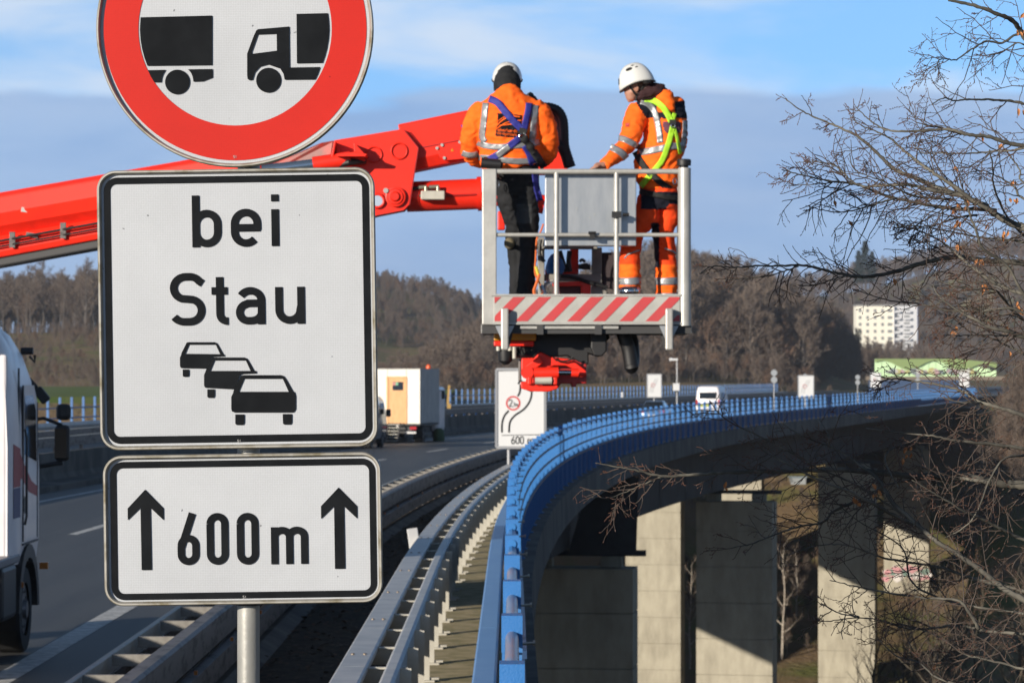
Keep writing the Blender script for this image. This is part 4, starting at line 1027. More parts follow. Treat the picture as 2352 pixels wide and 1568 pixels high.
# dark blue van, mostly hidden by the signs
vv = Veh((P(838, 1010, 150).x, 150, 0), HD(150))
vn = empty('van', vv.loc, 'dark blue grey van beside the box truck, mostly hidden behind the square sign', 'van')
def bodyloft(v, prof, mats, name, parent, hw=None, smooth=True, cr=.12):
    "prof: list of (z, halfwidth, yrear, yfront)"
    mb = MB(); rs = []
    for z_, h, yb, yf in prof:
        o = []
        for cx, cy, a0 in ((h - cr, yf - cr, 0), (-h + cr, yf - cr, 90), (-h + cr, yb + cr, 180), (h - cr, yb + cr, 270)):
            for i in range(4): a = R(a0 + 30 * i); o.append(v(cx + cr * math.cos(a), cy + cr * math.sin(a), z_))
        rs.append(o)
    n = len(rs[0])
    mb.add([p for r_ in rs for p in r_], [(k * n + i, k * n + (i + 1) % n, (k + 1) * n + (i + 1) % n, (k + 1) * n + i) for k in range(len(rs) - 1) for i in range(n)] + [tuple(range(n))[::-1], tuple((len(rs) - 1) * n + i for i in range(n))])
    return mb.build(name, mats, parent, smooth=smooth)
bodyloft(vv, [(.4, .95, -4.6, 0.2), (.9, 1.0, -4.7, .25), (1.5, .98, -4.6, .2), (2.1, .88, -4.3, .05), (2.3, .75, -3.9, -.2)], mat('van_paint', (.05, .07, .11), .3, coat=.4), 'body', vn)
mb = MB(); mb.box(vv(.2, .24, 1.75), (1.2, .03, .5), vv.rz); mb.build('windscreen', GLASS, vn)
mb = MB(); mb.box(vv(1.0, -1.2, 1.75), (.03, 1.0, .5), vv.rz); mb.build('side_window', GLASS, vn)
mb = MB(); mb.box(vv(1.18, -.5, 1.55), (.22, .16, .34), vv.rz); mb.build('mirror', DARK, vn, bevel=.05)
for x in (-.85, .85):
    for y in (-3.9, -.8): wheel(vn, x, y, .35, .25, 1 if x > 0 else -1, vv.loc, vv.rz)

# white minibus on the bridge
wv = Veh((P(1626, 950, 258).x, 258, 0), HD(258))
mbus = empty('van', wv.loc, 'white high roofed van driving away on the curved bridge, dark rear window', 'van')
bodyloft(wv, [(.35, .95, 0, 5.2), (.7, .99, -.05, 5.3), (1.3, .98, -.03, 5.2), (2.1, .90, .05, 4.2), (2.38, .80, .15, 3.8), (2.46, .6, .4, 3.5)], VWHITE, 'body', mbus, cr=.2)
mb = MB(); mb.box(wv(0, -.0, 1.72), (1.35, .05, .50), wv.rz); mb.build('rear_window', GLASS, mbus)
mb = MB(); mb.box(wv(0, -.06, .45), (1.9, .08, .22), wv.rz); mb.build('bumper', DARK, mbus)
for x in (-.88, .88):
    mb = MB(); mb.box(wv(x, -.05, 1.2), (.14, .06, .36), wv.rz); mb.build('tail_light', RLIGHT, mbus)
    for y in (.9, 4.2): wheel(mbus, x * .95, y, .36, .24, 1 if x > 0 else -1, wv.loc, wv.rz)
mb = MB(); mb.box(wv(-.3, -.07, .95), (1.1, .03, .22), wv.rz); mb.build('warning_panel', mat('hivis_yellow_green', (.45, .5, .03), .6), mbus)
mb = MB(); mb.box(wv(1.0, 1.8, 1.7), (.02, 1.3, .5), wv.rz); mb.build('side_window', GLASS, mbus)
# blue grey car ahead of the camera side
cv = Veh((P(1497, 950, 224).x, 224, 0), HD(224))
car = empty('car', cv.loc, 'blue grey car with a red tail lamp, half hidden by the blue railing', 'car')
PAINT = mat('car_paint', (.10, .15, .24), .25, .3, coat=.6)
bodyloft(cv, [(.25, .85, 0, 4.3), (.5, .90, -.05, 4.4), (.85, .89, 0, 4.35), (.98, .84, .1, 4.0)], PAINT, 'body', car, cr=.2)
bodyloft(cv, [(.97, .78, .25, 3.2), (1.35, .66, .7, 2.4), (1.48, .55, .9, 2.1)], GLASS, 'greenhouse', car, cr=.15)
bodyloft(cv, [(1.46, .62, .75, 2.3), (1.53, .56, .85, 2.15), (1.55, .4, 1.0, 2.0)], PAINT, 'roof', car, cr=.15)
for x in (-.72, .72):
    mb = MB(); mb.box(cv(x, -.02, .82), (.30, .06, .16), cv.rz); mb.build('tail_light', RLIGHT, car)
    for y in (.8, 3.5): wheel(car, x * 1.1, y, .31, .2, 1 if x > 0 else -1, cv.loc, cv.rz)
mb = MB(); mb.box(cv(0, -.06, .55), (.5, .03, .12), cv.rz); mb.build('number_plate', mat('plate_white', (.7, .7, .7), .4), car)

# ------------------------------------------------------------------ green wall, block of flats
gw = empty('noise_wall', (P(2150, 861, 600).x, 600, 0), 'long pale green wall with a dark green wavy band beyond the end of the bridge', 'wall')
ga = mat('pale_green_panel', (.68, .95, .56), .8); gb_ = mat('olive_green_panel', (.28, .38, .15), .8)
x0, x1 = P(2008, 0, 600).x, P(2290, 0, 600).x; zt = P(0, 824, 600).z; zb = P(0, 862, 600).z; n = 18
for i in range(n):
    a, b = x0 + (x1 - x0) * i / n, x0 + (x1 - x0) * (i + 1) / n
    sk = 1.0 if i < n - 6 else 1.0 - .055 * (i - n + 7)
    mb = MB(); mb.box(((a + b) / 2, 600 + i * .1, (zt * sk + zb - .2) / 2), (b - a - .03, .3, zt * sk - zb + .2)); mb.build('panel', ga, gw)
def wave(x):
    t = (x - x0) / (x1 - x0); return .42 + .30 * math.cos(t * 2 * PI * 2.35 + 2.2) * (1 if t < .9 else .6)
mb = MB(); N_ = 60; vs = []; fs = []
for i in range(N_ + 1):
    x = x0 + (x1 - x0) * i / N_; y = 599.6 + (x - x0) / (x1 - x0) * 1.6 - .1; top = zt * (1.0 if i < N_ * .67 else 1.0 - .33 * (i / N_ - .66))
    vs += [(x, y - .08, top + .02), (x, y - .08, top - (zt - zb) * wave(x) * .9)]
mb.add(vs, [(2 * i, 2 * i + 1, 2 * i + 3, 2 * i + 2) for i in range(N_)]); mb.build('wavy_band', gb_, gw, fix=False)
rg = random.Random(9)
gc = [mat('mural_pink', (.5, .34, .36), .8), mat('mural_grey', (.22, .26, .27), .8), mat('mural_yellow', (.5, .46, .2), .8), mat('mural_white', (.6, .6, .56), .8)]
mb = MB()
for i in range(34):
    x = x0 + 1.5 + (x1 - x0 - 6) * rg.random(); y = 599.3 + (x - x0) / (x1 - x0) * 1.6 - .06 - .004 * (i % 7); s_ = .3 + .4 * rg.random()
    pts = [(x + s_ * math.cos(t), y, zb + .5 + .5 * rg.random() + s_ * .8 * math.sin(t)) for t in [2 * PI * j / 8 for j in range(8)]]
    mb.add(pts, [tuple(range(8))], rg.randrange(4))
o = mb.build('mural', gc, gw, fix=False); o['kind'] = 'stuff'
mb = MB(); mb.box(((x0 + x1) / 2, 600.9, zb - .5), (x1 - x0 + 3, .8, .7)); mb.build('plinth', mat('plinth_concrete', (.22, .18, .14), .9), gw)
mb = MB(); mb.box(((x0 + x1) / 2 - 3, 600.9, zb - 3.3), (x1 - x0 - 4, .7, 4.9)); mb.build('blue_base', mat('blue_screen', (.035, .075, .17), .7), gw)
# block of flats
AD = 1500; ax0, ax1 = P(1966, 0, AD).x, P(2106, 0, AD).x; ztop = P(0, 703, AD).z; zbot = P(0, 850, AD).z
ap = empty('apartment_block', ((ax0 + ax1) / 2, AD, zbot), 'cream and white prefabricated block of flats with balconies on the far hillside', 'building')
CRM = mat('cream_render', (.98, .94, .80), .8); WHT = mat('white_render', (.74, .75, .78), .8); WIN = mat('far_window', (.26, .27, .27), .3); BLUG = mat('blue_gable', (.10, .16, .34), .8)
mx = P(2052, 0, AD).x
mb = MB(); mb.box(((ax0 + mx) / 2, AD + 6, (ztop + zbot) / 2), (mx - ax0, 12, ztop - zbot)); mb.build('cream_wing', CRM, ap)
mb = MB(); mb.box(((ax1 + mx) / 2 + .02, AD + 6.5, (ztop + zbot) / 2 + .2), (ax1 - mx, 12, ztop - zbot)); mb.build('white_wing', WHT, ap)
mb = MB(); mb.box((ax1 + .2, AD + 6.5, (ztop + zbot) / 2), (.3, 11.8, ztop - zbot - 1)); mb.build('gable', BLUG, ap)
mb = MB(); mb.box(((ax0 + ax1) / 2, AD + 6.3, ztop + .5), (ax1 - ax0 + .4, 12.8, .5)); mb.build('roof', mat('roof_grey', (.3, .3, .3), .8), ap)
fl = 9; fh = (ztop - zbot) / (fl + .3)
for f_ in range(fl):
    zc = ztop - fh * (f_ + .65)
    for k in range(5):
        mb = MB(); mb.box((ax0 + (mx - ax0) * (k + .5) / 5.0, AD - .03, zc), (1.3 if k < 4 else 2.2, .1, 1.35)); mb.build('window', WIN, ap)
    for xc, ww in ((mx + 1.6, 2.4), (mx + 6.0, 3.2)):
        mb = MB(); mb.box((xc, AD - .62, zc - .95), (ww, 1.2, .14)); mb.box((xc, AD - 1.2, zc - .45), (ww, .08, 1.0)); mb.build('balcony', WHT, ap)
        mb = MB(); mb.box((xc, AD + .42, zc + .1), (ww - .6, .1, 1.7)); mb.build('window', WIN, ap)
mb = MB(); mb.box((mx - 0, AD - .4, (ztop + zbot) / 2), (.4, 1.6, ztop - zbot)); mb.build('wall_fin', WHT, ap)
# little pale house behind the piers, down on the far slope
hp = P(1832, 1106, 408)
hs_ = empty('shed', (hp.x, hp.y, hp.z - 1.2), 'small pale shed glimpsed under the bridge between two piers', 'shed')
mb = MB(); mb.box((hp.x, hp.y, hp.z), (1.9, 2.0, 1.1)); mb.build('wall', mat('shed_wall', (.33, .36, .38), .7), hs_)
mb = MB(); mb.box((hp.x, hp.y, hp.z + .62), (2.2, 2.3, .16)); mb.build('roof', mat('shed_roof', (.22, .28, .33), .7), hs_)
# ------------------------------------------------------------------ the access platform: basket, boom
BD = 26.0
def B(x, y, dd=0.0): return P(x, y, BD + dd)
ALU = mat('basket_aluminium', (.60, .59, .55), .42, .35, col2=(.50, .49, .46), scale=5, bump=.0008, bscale=40)
ALU2 = mat('sheet_aluminium', (.42, .45, .48), .38, .55, col2=(.52, .54, .56), scale=4, streak=(3, 3, .8), mixlo=.35, mixhi=.65)
RED = mat('boom_red', (.68, .022, .009), .42, col2=(.46, .016, .009), scale=3.2, mixlo=.5, mixhi=.75, coat=.0, bump=.0003, bscale=50, spec=.3)
REDD = mat('boom_red_dull', (.50, .03, .02), .5, col2=(.22, .05, .04), scale=6)
BLK = mat('black_rubber', (.007, .007, .0085), .55); YEL = mat('yellow_paint', (.75, .33, .01), .4)  # black deepened to hold the basket's shade on the slewing gear
bk = empty('work_platform', B(1347, 755, .5), 'aluminium work basket with red and white striped kickboard holding two workers', 'work platform')
DEP = 1.0
pxm = F / BD
# corner posts
def upright(name, x, y0, y1, w_, dp, dd, m=ALU, bevel=.008):
    a = B(x, y0, dd); b = B(x, y1, dd); mb = MB(); mb.box((a.x, a.y, (a.z + b.z) / 2), (w_, dp, abs(a.z - b.z))); return mb.build(name, m, bk, bevel=bevel)
upright('corner_post', 1124, 388, 746, .115, .06, .0)
mb = MB(); mb.tube([B(1572, 386), B(1572, 748)], .052, 24); mb.build('corner_post', ALU, bk, smooth=True)
for x in (1118, 1578):
    a = B(x, 388); b = B(x, 748); mb = MB(); mb.tube([(a.x, BD + DEP, a.z), (a.x, BD + DEP, b.z)], .03, 12); mb.build('rear_post', ALU, bk, smooth=True)
def hbar(name, x0, x1, y, r, dd=0.0, m=ALU):
    mb = MB(); mb.tube([B(x0, y, dd), B(x1, y, dd)], r, 14); return mb.build(name, m, bk, smooth=True)
hbar('top_rail', 1138, 1560, 394, .021); hbar('mid_rail', 1138, 1560, 539.5, .0165)
for x in (1278, 1416):
    mb = MB(); mb.tube([B(x, 396), B(x, 680)], .0205, 14); mb.build('rail_upright', ALU, bk, smooth=True)
zt = B(0, 394).z; zm = B(0, 539).z; zb_ = B(0, 742).z
for x in (1120, 1576):
    X = B(x, 0).x
    for z_ in (zt, zm):
        mb = MB(); mb.tube([(X, BD + .05, z_), (X, BD + DEP, z_)], .02, 12); mb.build('side_rail', ALU, bk, smooth=True)
for z_ in ():
    mb = MB(); mb.tube([(B(1120, 0).x, BD + DEP, z_), (B(1200, 0).x, BD + DEP, z_)], .02, 12); mb.build('rear_rail', ALU, bk, smooth=True)
    mb = MB(); mb.tube([(B(1500, 0).x, BD + DEP, z_), (B(1576, 0).x, BD + DEP, z_)], .02, 12); mb.build('rear_rail', ALU, bk, smooth=True)
# sheet metal control box hanging inside the rail
a = B(1252, 396, .10); b = B(1461, 565, .10)
mb = MB(); mb.box(((a.x + b.x) / 2, BD + .16, (a.z + b.z) / 2), (b.x - a.x, .16, a.z - b.z)); cb = mb.build('control_box', ALU2, bk, bevel=.006)
mb = MB()
for x, y in ((1365, 492), (1325, 480), (1355, 500)): mb.disc(B(x, y, .079), .006, -.004, n=8)
mb.build('rivets', ALU, cb); cb.children[-1]['kind'] = 'stuff'
mb = MB(); c = B(1416, 493, -.03); mb.box(c, (.075, .03, .05)); mb.disc(c + Vector((.05, 0, 0)), .014, .05, Vector((1, 0, 0)), 10); mb.build('clamp', BLK, bk)
mb = MB(); c = B(1360, 541, -.02); mb.box(c, (.04, .05, .05)); mb.tube([c + Vector((-.03, -.02, .02)), c + Vector((.03, -.02, .02))], .012, 8); mb.build('clamp', BLK, bk)
# striped kickboard : base board and diagonal stripes as separate sheets
x0, x1, y0, y1 = 1134, 1562, 678.5, 741
KB_R = mat('kickboard_red', (.62, .055, .06), .45, col2=(.55, .06, .065), scale=6); KB_W = mat('kickboard_white', (.50, .50, .47), .45, col2=(.42, .42, .39), scale=5)
a = B(x0, y0, -.045); b = B(x1, y1, -.045); mb = MB(); mb.box(((a.x + b.x) / 2, BD - .03, (a.z + b.z) / 2), (b.x - a.x, .03, a.z - b.z)); kb = mb.build('kickboard', KB_W, bk, bevel=.003)
def sx(x, y): return B(x, y, -.0485)
per = 59.6; slope = -.93   # horizontal run per unit down
h = y1 - y0 - 5; ya, yb = y0 + 3.5, y1 - 3.5
def clipq(xl, xr):
    # parallelogram: top from xl..xr, bottom shifted left by 54; clipped to the board
    sh = 54.5
    def line(x_top, y): return x_top - sh * (y - ya) / (yb - ya)
    pts = []
    N_ = 12; Lf = []; Rt = []
    for i in range(N_ + 1):
        y = ya + (yb - ya) * i / N_; l_ = max(line(xl, y), x0 + 2); r_ = min(line(xr, y), x1 - 1)
        if r_ - l_ > .5: Lf.append((l_, y)); Rt.append((r_, y))
    return Lf + Rt[::-1]
k = 0
for i in range(-1, 9):
    xr = 1196 + i * 52.3 + 0; 
    # stripe tops measured at 1140-1152(first), 1178-1206, 1237-1267 ...
for xl, xr in ((1122, 1151), (1179, 1207), (1237.5, 1266), (1297.5, 1325), (1357, 1386), (1416.5, 1444), (1477, 1507), (1537, 1566), (1597, 1625)):
    q = clipq(xl, xr)
    if len(q) >= 4:
        mb = MB(); mb.poly([sx(*p) for p in q], .003); mb.build('red_stripe', KB_R, kb)
for yy in (y0 - 1.0, y1 + 2):
    a = B(x0 - 6, yy, -.04); b = B(x1 + 3, yy, -.04); mb = MB(); mb.box(((a.x + b.x) / 2, BD - .03, a.z), (b.x - a.x, .05, .014)); mb.build('kickboard_rail', ALU, bk)
# floor and underframe
fz = B(0, 724).z
mb = MB(); mb.box((B(1347, 0).x, BD + DEP / 2 + .05, fz - .012), (B(1588, 0).x - B(1108, 0).x, DEP, .03)); mb.build('floor', ALU2, bk)
UND = mat('underframe_dark', (.06, .06, .062), .6, .3)
for dd in (0.02, .35, .7, 1.0):
    mb = MB(); mb.box((B(1347, 0).x, BD + dd, B(0, 745).z - .035), (B(1588, 0).x - B(1108, 0).x, .05, .075)); mb.build('cross_member', ALU if dd < .1 else UND, bk) if dd > .1 else mb.build('cross_member', UND, bk)
for x in (1115, 1578):
    mb = MB(); mb.box((B(x, 0).x, BD + .5, B(0, 745).z - .035), (.07, 1.0, .07)); mb.build('side_member', ALU, bk)
# front hooks
for xc, flip in ((1159.5, 1), (1536.5, -1)):
    hk = MB(); a = B(xc, 708, -.08); b = B(xc, 804, -.08)
    hk.box((a.x, BD - .10, (a.z + b.z) / 2), (.060, .07, a.z - b.z))
    o = hk.build('support_leg', ALU, bk, bevel=.012)
    g_ = MB(); g_.poly([B(xc - 22, 748, -.03), B(xc + 22, 748, -.03), B(xc + 4, 784, -.03), B(xc - 6, 784, -.03)], .02); g_.build('gusset', ALU2, bk)
    g_ = MB(); g_.poly([B(xc + 10 - (34 if flip < 0 else 0), 750, .05), B(xc + 22 - (34 if flip < 0 else 0), 750, .05), B(xc + 10 - (14 if flip < 0 else 0), 800, .05), B(xc + 2 - (14 if flip < 0 else 0), 800, .05)], .04); g_.build('gusset', UND, bk)
for x0_, x1_ in ((1233, 1248), (1366, 1382)):
    a = B(x0_, 746, -.03); b = B(x1_, 768, -.03); mb = MB(); mb.box(((a.x + b.x) / 2, BD - .02, (a.z + b.z) / 2), (b.x - a.x, .05, a.z - b.z)); mb.build('lug', UND, bk)
a = B(1195, 752, .02); b = B(1420, 756, .02); mb = MB(); mb.box(((a.x + b.x) / 2, BD - .02, a.z), (b.x - a.x, .02, .02)); mb.build('floor_lip', ALU, bk)
# black knob / lamp on the right post, sleeve on left
mb = MB(); c = B(1571, 384); mb.lathe(c, [(.035, -.01), (.035, .01), (.055, .012), (.058, .05), (.052, .062), (.02, .065)], 20); mb.build('beacon', BLK, bk, smooth=True)
mb = MB(); mb.tube([B(1105, 374, .02), B(1150, 378, .02)], [.042, .04], 16); mb.build('foam_sleeve', BLK, bk, smooth=True)

# ---- yellow and red lamp box, black slewing gear and red joint below the basket
jt = empty('lift_joint', B(1270, 850, .6), 'red folding joint with hydraulic ram and black slewing gear beneath the basket', 'lift joint')
def R6(x, y): return ((1850 + x * .44643) / 1.7415, (900 + y * .44643) / 1.7415)
def J(x, y, dd): q = R6(x, y); return P(q[0], q[1], BD + dd)
def jpoly(name, pts, dd, th, m, bevel=.01):
    mb = MB(); mb.poly([J(x, y, dd) for x, y in pts], th); return mb.build(name, m, jt, bevel=bevel)
jpoly('yellow_cover', [(280, 955), (660, 955), (660, 1035), (280, 1035)], .25, .5, YEL); jpoly('red_cover', [(280, 1036), (640, 1036), (640, 1085), (280, 1085)], .25, .5, RED)
jpoly('slewing_gear', [(520, 970), (1310, 970), (1320, 1015), (1290, 1040), (1290, 1130), (1225, 1180), (1130, 1150), (1130, 1250), (1050, 1230), (940, 1170), (800, 1180), (620, 1190), (520, 1100)], .35, .45, BLK)
jpoly('red_bracket', [(527, 1190), (640, 1185), (700, 1135), (790, 1180), (960, 1200), (1020, 1235), (1110, 1305), (1112, 1355), (1045, 1355), (1030, 1310), (930, 1260), (820, 1260), (640, 1340), (560, 1340), (527, 1300)], .28, .05, RED)
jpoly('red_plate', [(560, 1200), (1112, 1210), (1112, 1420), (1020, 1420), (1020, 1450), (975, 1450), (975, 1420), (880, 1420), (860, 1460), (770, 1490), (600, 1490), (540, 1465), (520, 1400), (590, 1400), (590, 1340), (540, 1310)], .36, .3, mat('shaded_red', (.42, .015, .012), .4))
jpoly('red_arm', [(525, 1300), (545, 1275), (690, 1170), (730, 1230), (590, 1340), (560, 1340)], .22, .05, RED)
jpoly('grey_bracket', [(500, 1200), (528, 1200), (528, 1400), (500, 1400)], .3, .2, GALV_D)
jpoly('red_foot', [(520, 1405), (600, 1400), (690, 1440), (820, 1440), (860, 1430), (855, 1465), (770, 1492), (620, 1490), (525, 1465)], .2, .12, RED)
mb = MB(); mb.tube([J(640, 1325, .18), J(860, 1320, .18)], .045, 16); mb.build('hydraulic_cylinder', RED, jt, smooth=True)
mb = MB(); mb.tube([J(860, 1320, .18), J(980, 1322, .18)], .020, 12); mb.build('piston_rod', mat('chrome', (.7, .7, .7), .15, 1.0), jt, smooth=True)
mb = MB(); mb.tube([J(975, 1322, .18), J(1040, 1325, .18)], .034, 12); mb.build('rod_eye', RED, jt, smooth=True)
mb = MB(); mb.tube([J(650, 1392, .17), J(800, 1390, .17)], .032, 12); mb.build('hydraulic_valve', GALV_L, jt, smooth=True)
for x, y, r in ((580, 1322, .05), (720, 1270, .0), (600, 1395, .03)):
    if r: mb = MB(); mb.disc(J(x, y, .2), r, -.03, n=16); mb.build('pin', RED, jt)
for x in (600, 830):
    jpoly('red_lug', [(x - 18, 1355), (x + 20, 1355), (x + 20, 1430), (x - 18, 1430)], .16, .06, RED)
mb = MB(); c = J(385, 1150, .3); mb.lathe(c - Vector((0, 0, .02)), [(.02, -.07), (.055, -.04), (.062, .02), (.062, .06)], 18); mb.build('work_lamp', BLK, jt, smooth=True)
for x, y0_, y1_ in ((320, 1088, 1125), (425, 1088, 1125), (465, 1090, 1195)):
    mb = MB(); mb.tube([J(x, y0_, .24), J(x, y1_, .24)], .017, 8); mb.build('stud', GALV_L, jt)
rg = random.Random(2)
for i in range(7):
    x = 380 + i * 28; mb = MB(); mb.tube([J(x, 1100, .3), J(x + 20, 1150 + 20 * rg.random(), .27), J(x + 80, 1180, .28), J(x + 130 + 40 * rg.random(), 1120, .3)], .012, 8); mb.build('hydraulic_hose', BLK, jt, smooth=True)
mb = MB(); mb.tube([J(810, 1180, .24), J(840, 1210, .24), J(900, 1222, .24), J(960, 1210, .24), J(990, 1180, .24)], .008, 6); mb.build('hydraulic_hose', BLK, jt, smooth=True)
jpoly('motor', [(1150, 960), (1290, 960), (1290, 1130), (1250, 1175), (1180, 1170), (1150, 1100)], .2, .25, BLK)
def cat(pts, n=6):
    o = []; pts = [Vector(p) for p in pts]
    for i in range(len(pts) - 1):
        p0 = pts[max(i - 1, 0)]; p1 = pts[i]; p2 = pts[i + 1]; p3 = pts[min(i + 2, len(pts) - 1)]
        for j in range(n):
            t = j / n; o.append(.5 * ((2 * p1) + (-p0 + p2) * t + (2 * p0 - 5 * p1 + 4 * p2 - p3) * t * t + (-p0 + 3 * p1 - 3 * p2 + p3) * t ** 3))
    return o + [pts[-1]]
hose = MB(); hose.tube(cat([J(1420, 900, .35), J(1450, 1000, .3), J(1490, 1120, .3), J(1510, 1250, .3), J(1512, 1262, .3), J(1515, 1262, .36), J(1525, 1180, .45), J(1510, 1040, .5), J(1460, 930, .5)], 8), .058, 16)
tag(hose.build('hose_loop', BLK, smooth=True), 'thick black hose hanging in a loop under the basket floor', 'hose')

# ---- machinery seen between the rails, behind the basket
mc = empty('platform_mount', B(1320, 640, 1.15), 'red and grey steel mount with levers seen between the basket rails', 'machine')
def mpoly(name, pts, dd, th, m, bevel=.006):
    mb = MB(); mb.poly([J(x, y, dd) for x, y in pts], th); return mb.build(name, m, mc, bevel=bevel)
GRF = mat('grey_frame', (.34, .33, .30), .55, .2, col2=(.25, .24, .22), scale=5)
mpoly('red_upright', [(965, 215), (1040, 215), (1040, 435), (965, 435)], 1.1, .12, RED)
mpoly('red_sill', [(740, 395), (1040, 400), (1040, 440), (740, 440)], 1.05, .1, RED)
mpoly('grey_beam', [(735, 440), (1250, 440), (1250, 520), (1150, 500), (735, 500)], 1.0, .12, GRF)
mpoly('grey_post', [(1160, 200), (1250, 200), (1250, 520), (1320, 640), (1150, 640), (1160, 500)], 1.02, .1, GRF)
mpoly('grey_post', [(670, 110), (735, 110), (735, 640), (680, 640)], .95, .08, GRF)
mpoly('grey_head', [(665, 190), (1210, 190), (1210, 215), (665, 215)], .9, .1, GRF)
mpoly('red_tray', [(805, 510), (1150, 500), (1150, 620), (1060, 610), (1060, 545), (810, 550)], .92, .1, RED)
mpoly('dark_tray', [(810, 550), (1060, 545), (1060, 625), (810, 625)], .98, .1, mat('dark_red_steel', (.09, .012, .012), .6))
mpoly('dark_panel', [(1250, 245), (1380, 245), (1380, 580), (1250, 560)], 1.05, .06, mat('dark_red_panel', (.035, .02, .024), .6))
mpoly('black_seat', [(1040, 350), (1110, 340), (1148, 355), (1145, 395), (1045, 390)], 1.0, .2, BLK)
mb = MB(); mb.tube(cat([J(750, 630, .5), J(735, 580, .5), (J(745, 530, .5)), J(790, 500, .5), J(815, 500, .5)], 5), .013, 8); mb.build('steel_loop', ALU, mc, smooth=True)
rg = random.Random(12)
for pts, r, m in (([(700, 130), (690, 250), (735, 330)], .014, BLK), ([(1050, 330), (1070, 310), (1100, 330)], .012, BLK), ([(870, 230), (900, 330), (930, 420)], .02, BLK), ([(960, 230), (950, 330), (965, 420)], .02, BLK), ([(880, 455), (1000, 470), (1150, 520), (1300, 560)], .015, BLK)):
    mb = MB(); mb.tube(cat([J(x, y, .9) for x, y in pts], 5), r, 8); mb.build('cable', m, mc, smooth=True)
bag = MB()
bag.lathe(J(830, 350, .75), [(.01, -.08), (.065, -.075), (.08, -.03), (.07, .03), (.04, .07), (.01, .09)], 18)
for i, v in enumerate(bag.v):
    q = Vector(v); nn = noise.noise(q * 9) * .03; bag.v[i] = (v[0] + nn, v[1], v[2] + nn)
tag(bag.build('tool_bag', mat('bag_blue', (.03, .19, .48), .7, col2=(.02, .13, .36), scale=12), smooth=True), 'bright blue bag hanging behind the basket between the workers', 'bag')
# orange and yellow lanyards and a reel on the basket floor
ro = MB(); ro.tube(cat([J(725, -10, .3), J(700, 60, .3), J(665, 130, .3), J(655, 300, .3), J(650, 430, .3), J(690, 520, .3), J(720, 600, .3), J(690, 630, .3)], 5), .008, 6)
ro.tube(cat([J(690, 440, .28), J(660, 530, .28), J(640, 590, .28), J(650, 630, .28)], 4), .014, 6)
tag(ro.build('safety_rope', mat('rope_orange', (.75, .16, .03), .8)), 'orange safety rope running down beside the left worker', 'rope')
yl = MB(); yl.tube([J(655, 370, .3), J(680, 450, .3)], .014, 8); tag(yl.build('rope_grip', mat('rope_yellow', (.7, .6, .05), .6), smooth=True), 'short yellow grip hanging next to the orange rope', 'rope grip')
rl = empty('cable_reel', J(1495, 600, .3), 'small metal cable reel on the basket floor by the right worker', 'reel')
mb = MB(); c = J(1495, 580, .3); mb.lathe(c, [(.07, -.03), (.085, -.03), (.088, -.02), (.088, .0), (.075, .02), (.05, .03), (.02, .032)], 24); mb.build('cover', mat('chrome', (.7, .7, .7), .15, 1.0), rl, smooth=True)
mb = MB(); mb.tube(cat([J(1400, 500, .3), J(1450, 505, .3), J(1480, 530, .3), J(1485, 560, .3)], 5), .010, 8); mb.build('handle', ALU, rl, smooth=True)
kr = MB()
for i in range(5): kr.tube([J(700 + 6 * i, 540 + 18 * i, .25), J(712 + 4 * i, 556 + 16 * i, .25)], .016, 8)
tag(kr.build('carabiner_chain', mat('chrome', (.7, .7, .7), .15, 1.0), smooth=True), 'bright steel snap hooks hanging by the left worker\'s leg', 'snap hook')

# ---- boom
bm1 = empty('telescopic_boom', P(-300, 560, 30), 'long red telescopic boom reaching in from the left behind the signs', 'lift boom')
def R7(x, y): return ((1150 + x * .40391) / 1.7415, (400 + y * .40391) / 1.7415)
def Q(x, y, dd): q = R7(x, y); return P(q[0], q[1], dd)
DB = 27.4
def ppoly(name, pts, th, m, parent=bm1, bevel=.012):
    mb = MB(); mb.poly(pts, th); return mb.build(name, m, parent, bevel=bevel)
# lower boom section running to the left: hexagonal outer tube and inner tube beneath
def secbar(name, a, b, prof, m, parent=bm1, bevel=.015):
    "prof (depth, height) outline swept from a to b"
    a = Vector(a); b = Vector(b); t = (b - a).normalized(); dpt = Vector((0, 1, 0)); dpt = (dpt - t * dpt.dot(t)).normalized(); up = t.cross(dpt)
    if up.z < 0: up = -up
    n = len(prof); vs = [p + dpt * q[0] + up * q[1] for p in (a, b) for q in prof]
    mb = MB(); mb.add(vs, [(i, (i + 1) % n, (i + 1) % n + n, i + n) for i in range(n)] + [tuple(range(n))[::-1], tuple(range(n, 2 * n))]); return mb.build(name, m, parent, bevel=bevel)
A_ = P(-330, 572, 30.5); Bb = P(640, 392, 28.2)
def mid(t): return A_ + (Bb - A_) * t
# upper tube profile: front face is flat above, curved under to shadow
secbar('outer_tube', A_ + Vector((0, 0, .03)), Bb + Vector((0, 0, -.03)), [(-.20, .24), (-.26, .20), (-.28, .05), (-.24, -.06), (-.14, -.14), (.2, -.16), (.26, -.05), (.26, .2), (.2, .24)], RED)
secbar('inner_tube', A_ + Vector((0, 0, -.24)), Bb + Vector((0, 0, -.22)), [(-.10, .12), (-.20, .02), (-.22, -.05), (-.20, -.10), (.2, -.11), (.22, .02), (.1, .12)], RED)
secbar('cable_track', A_ + Vector((0, 0, -.385)), Bb + Vector((0, 0, -.36)), [(-.16, .04), (-.16, -.035), (.16, -.035), (.16, .04)], UND)
mb = MB(); mb.bar(P(110, 444, 29.22), P(103, 478, 29.22), .012, .012); mb.build('weld_seam', BLK, bm1)
for x, y, m in ((63, 483, ALU), (74, 540, GALV_D)):
    mb = MB(); mb.box(P(x, y, 29.2), (.11, .02, .04), M=Matrix.Rotation(R(8), 4, 'Y')); mb.build('label_plate', m, bm1)
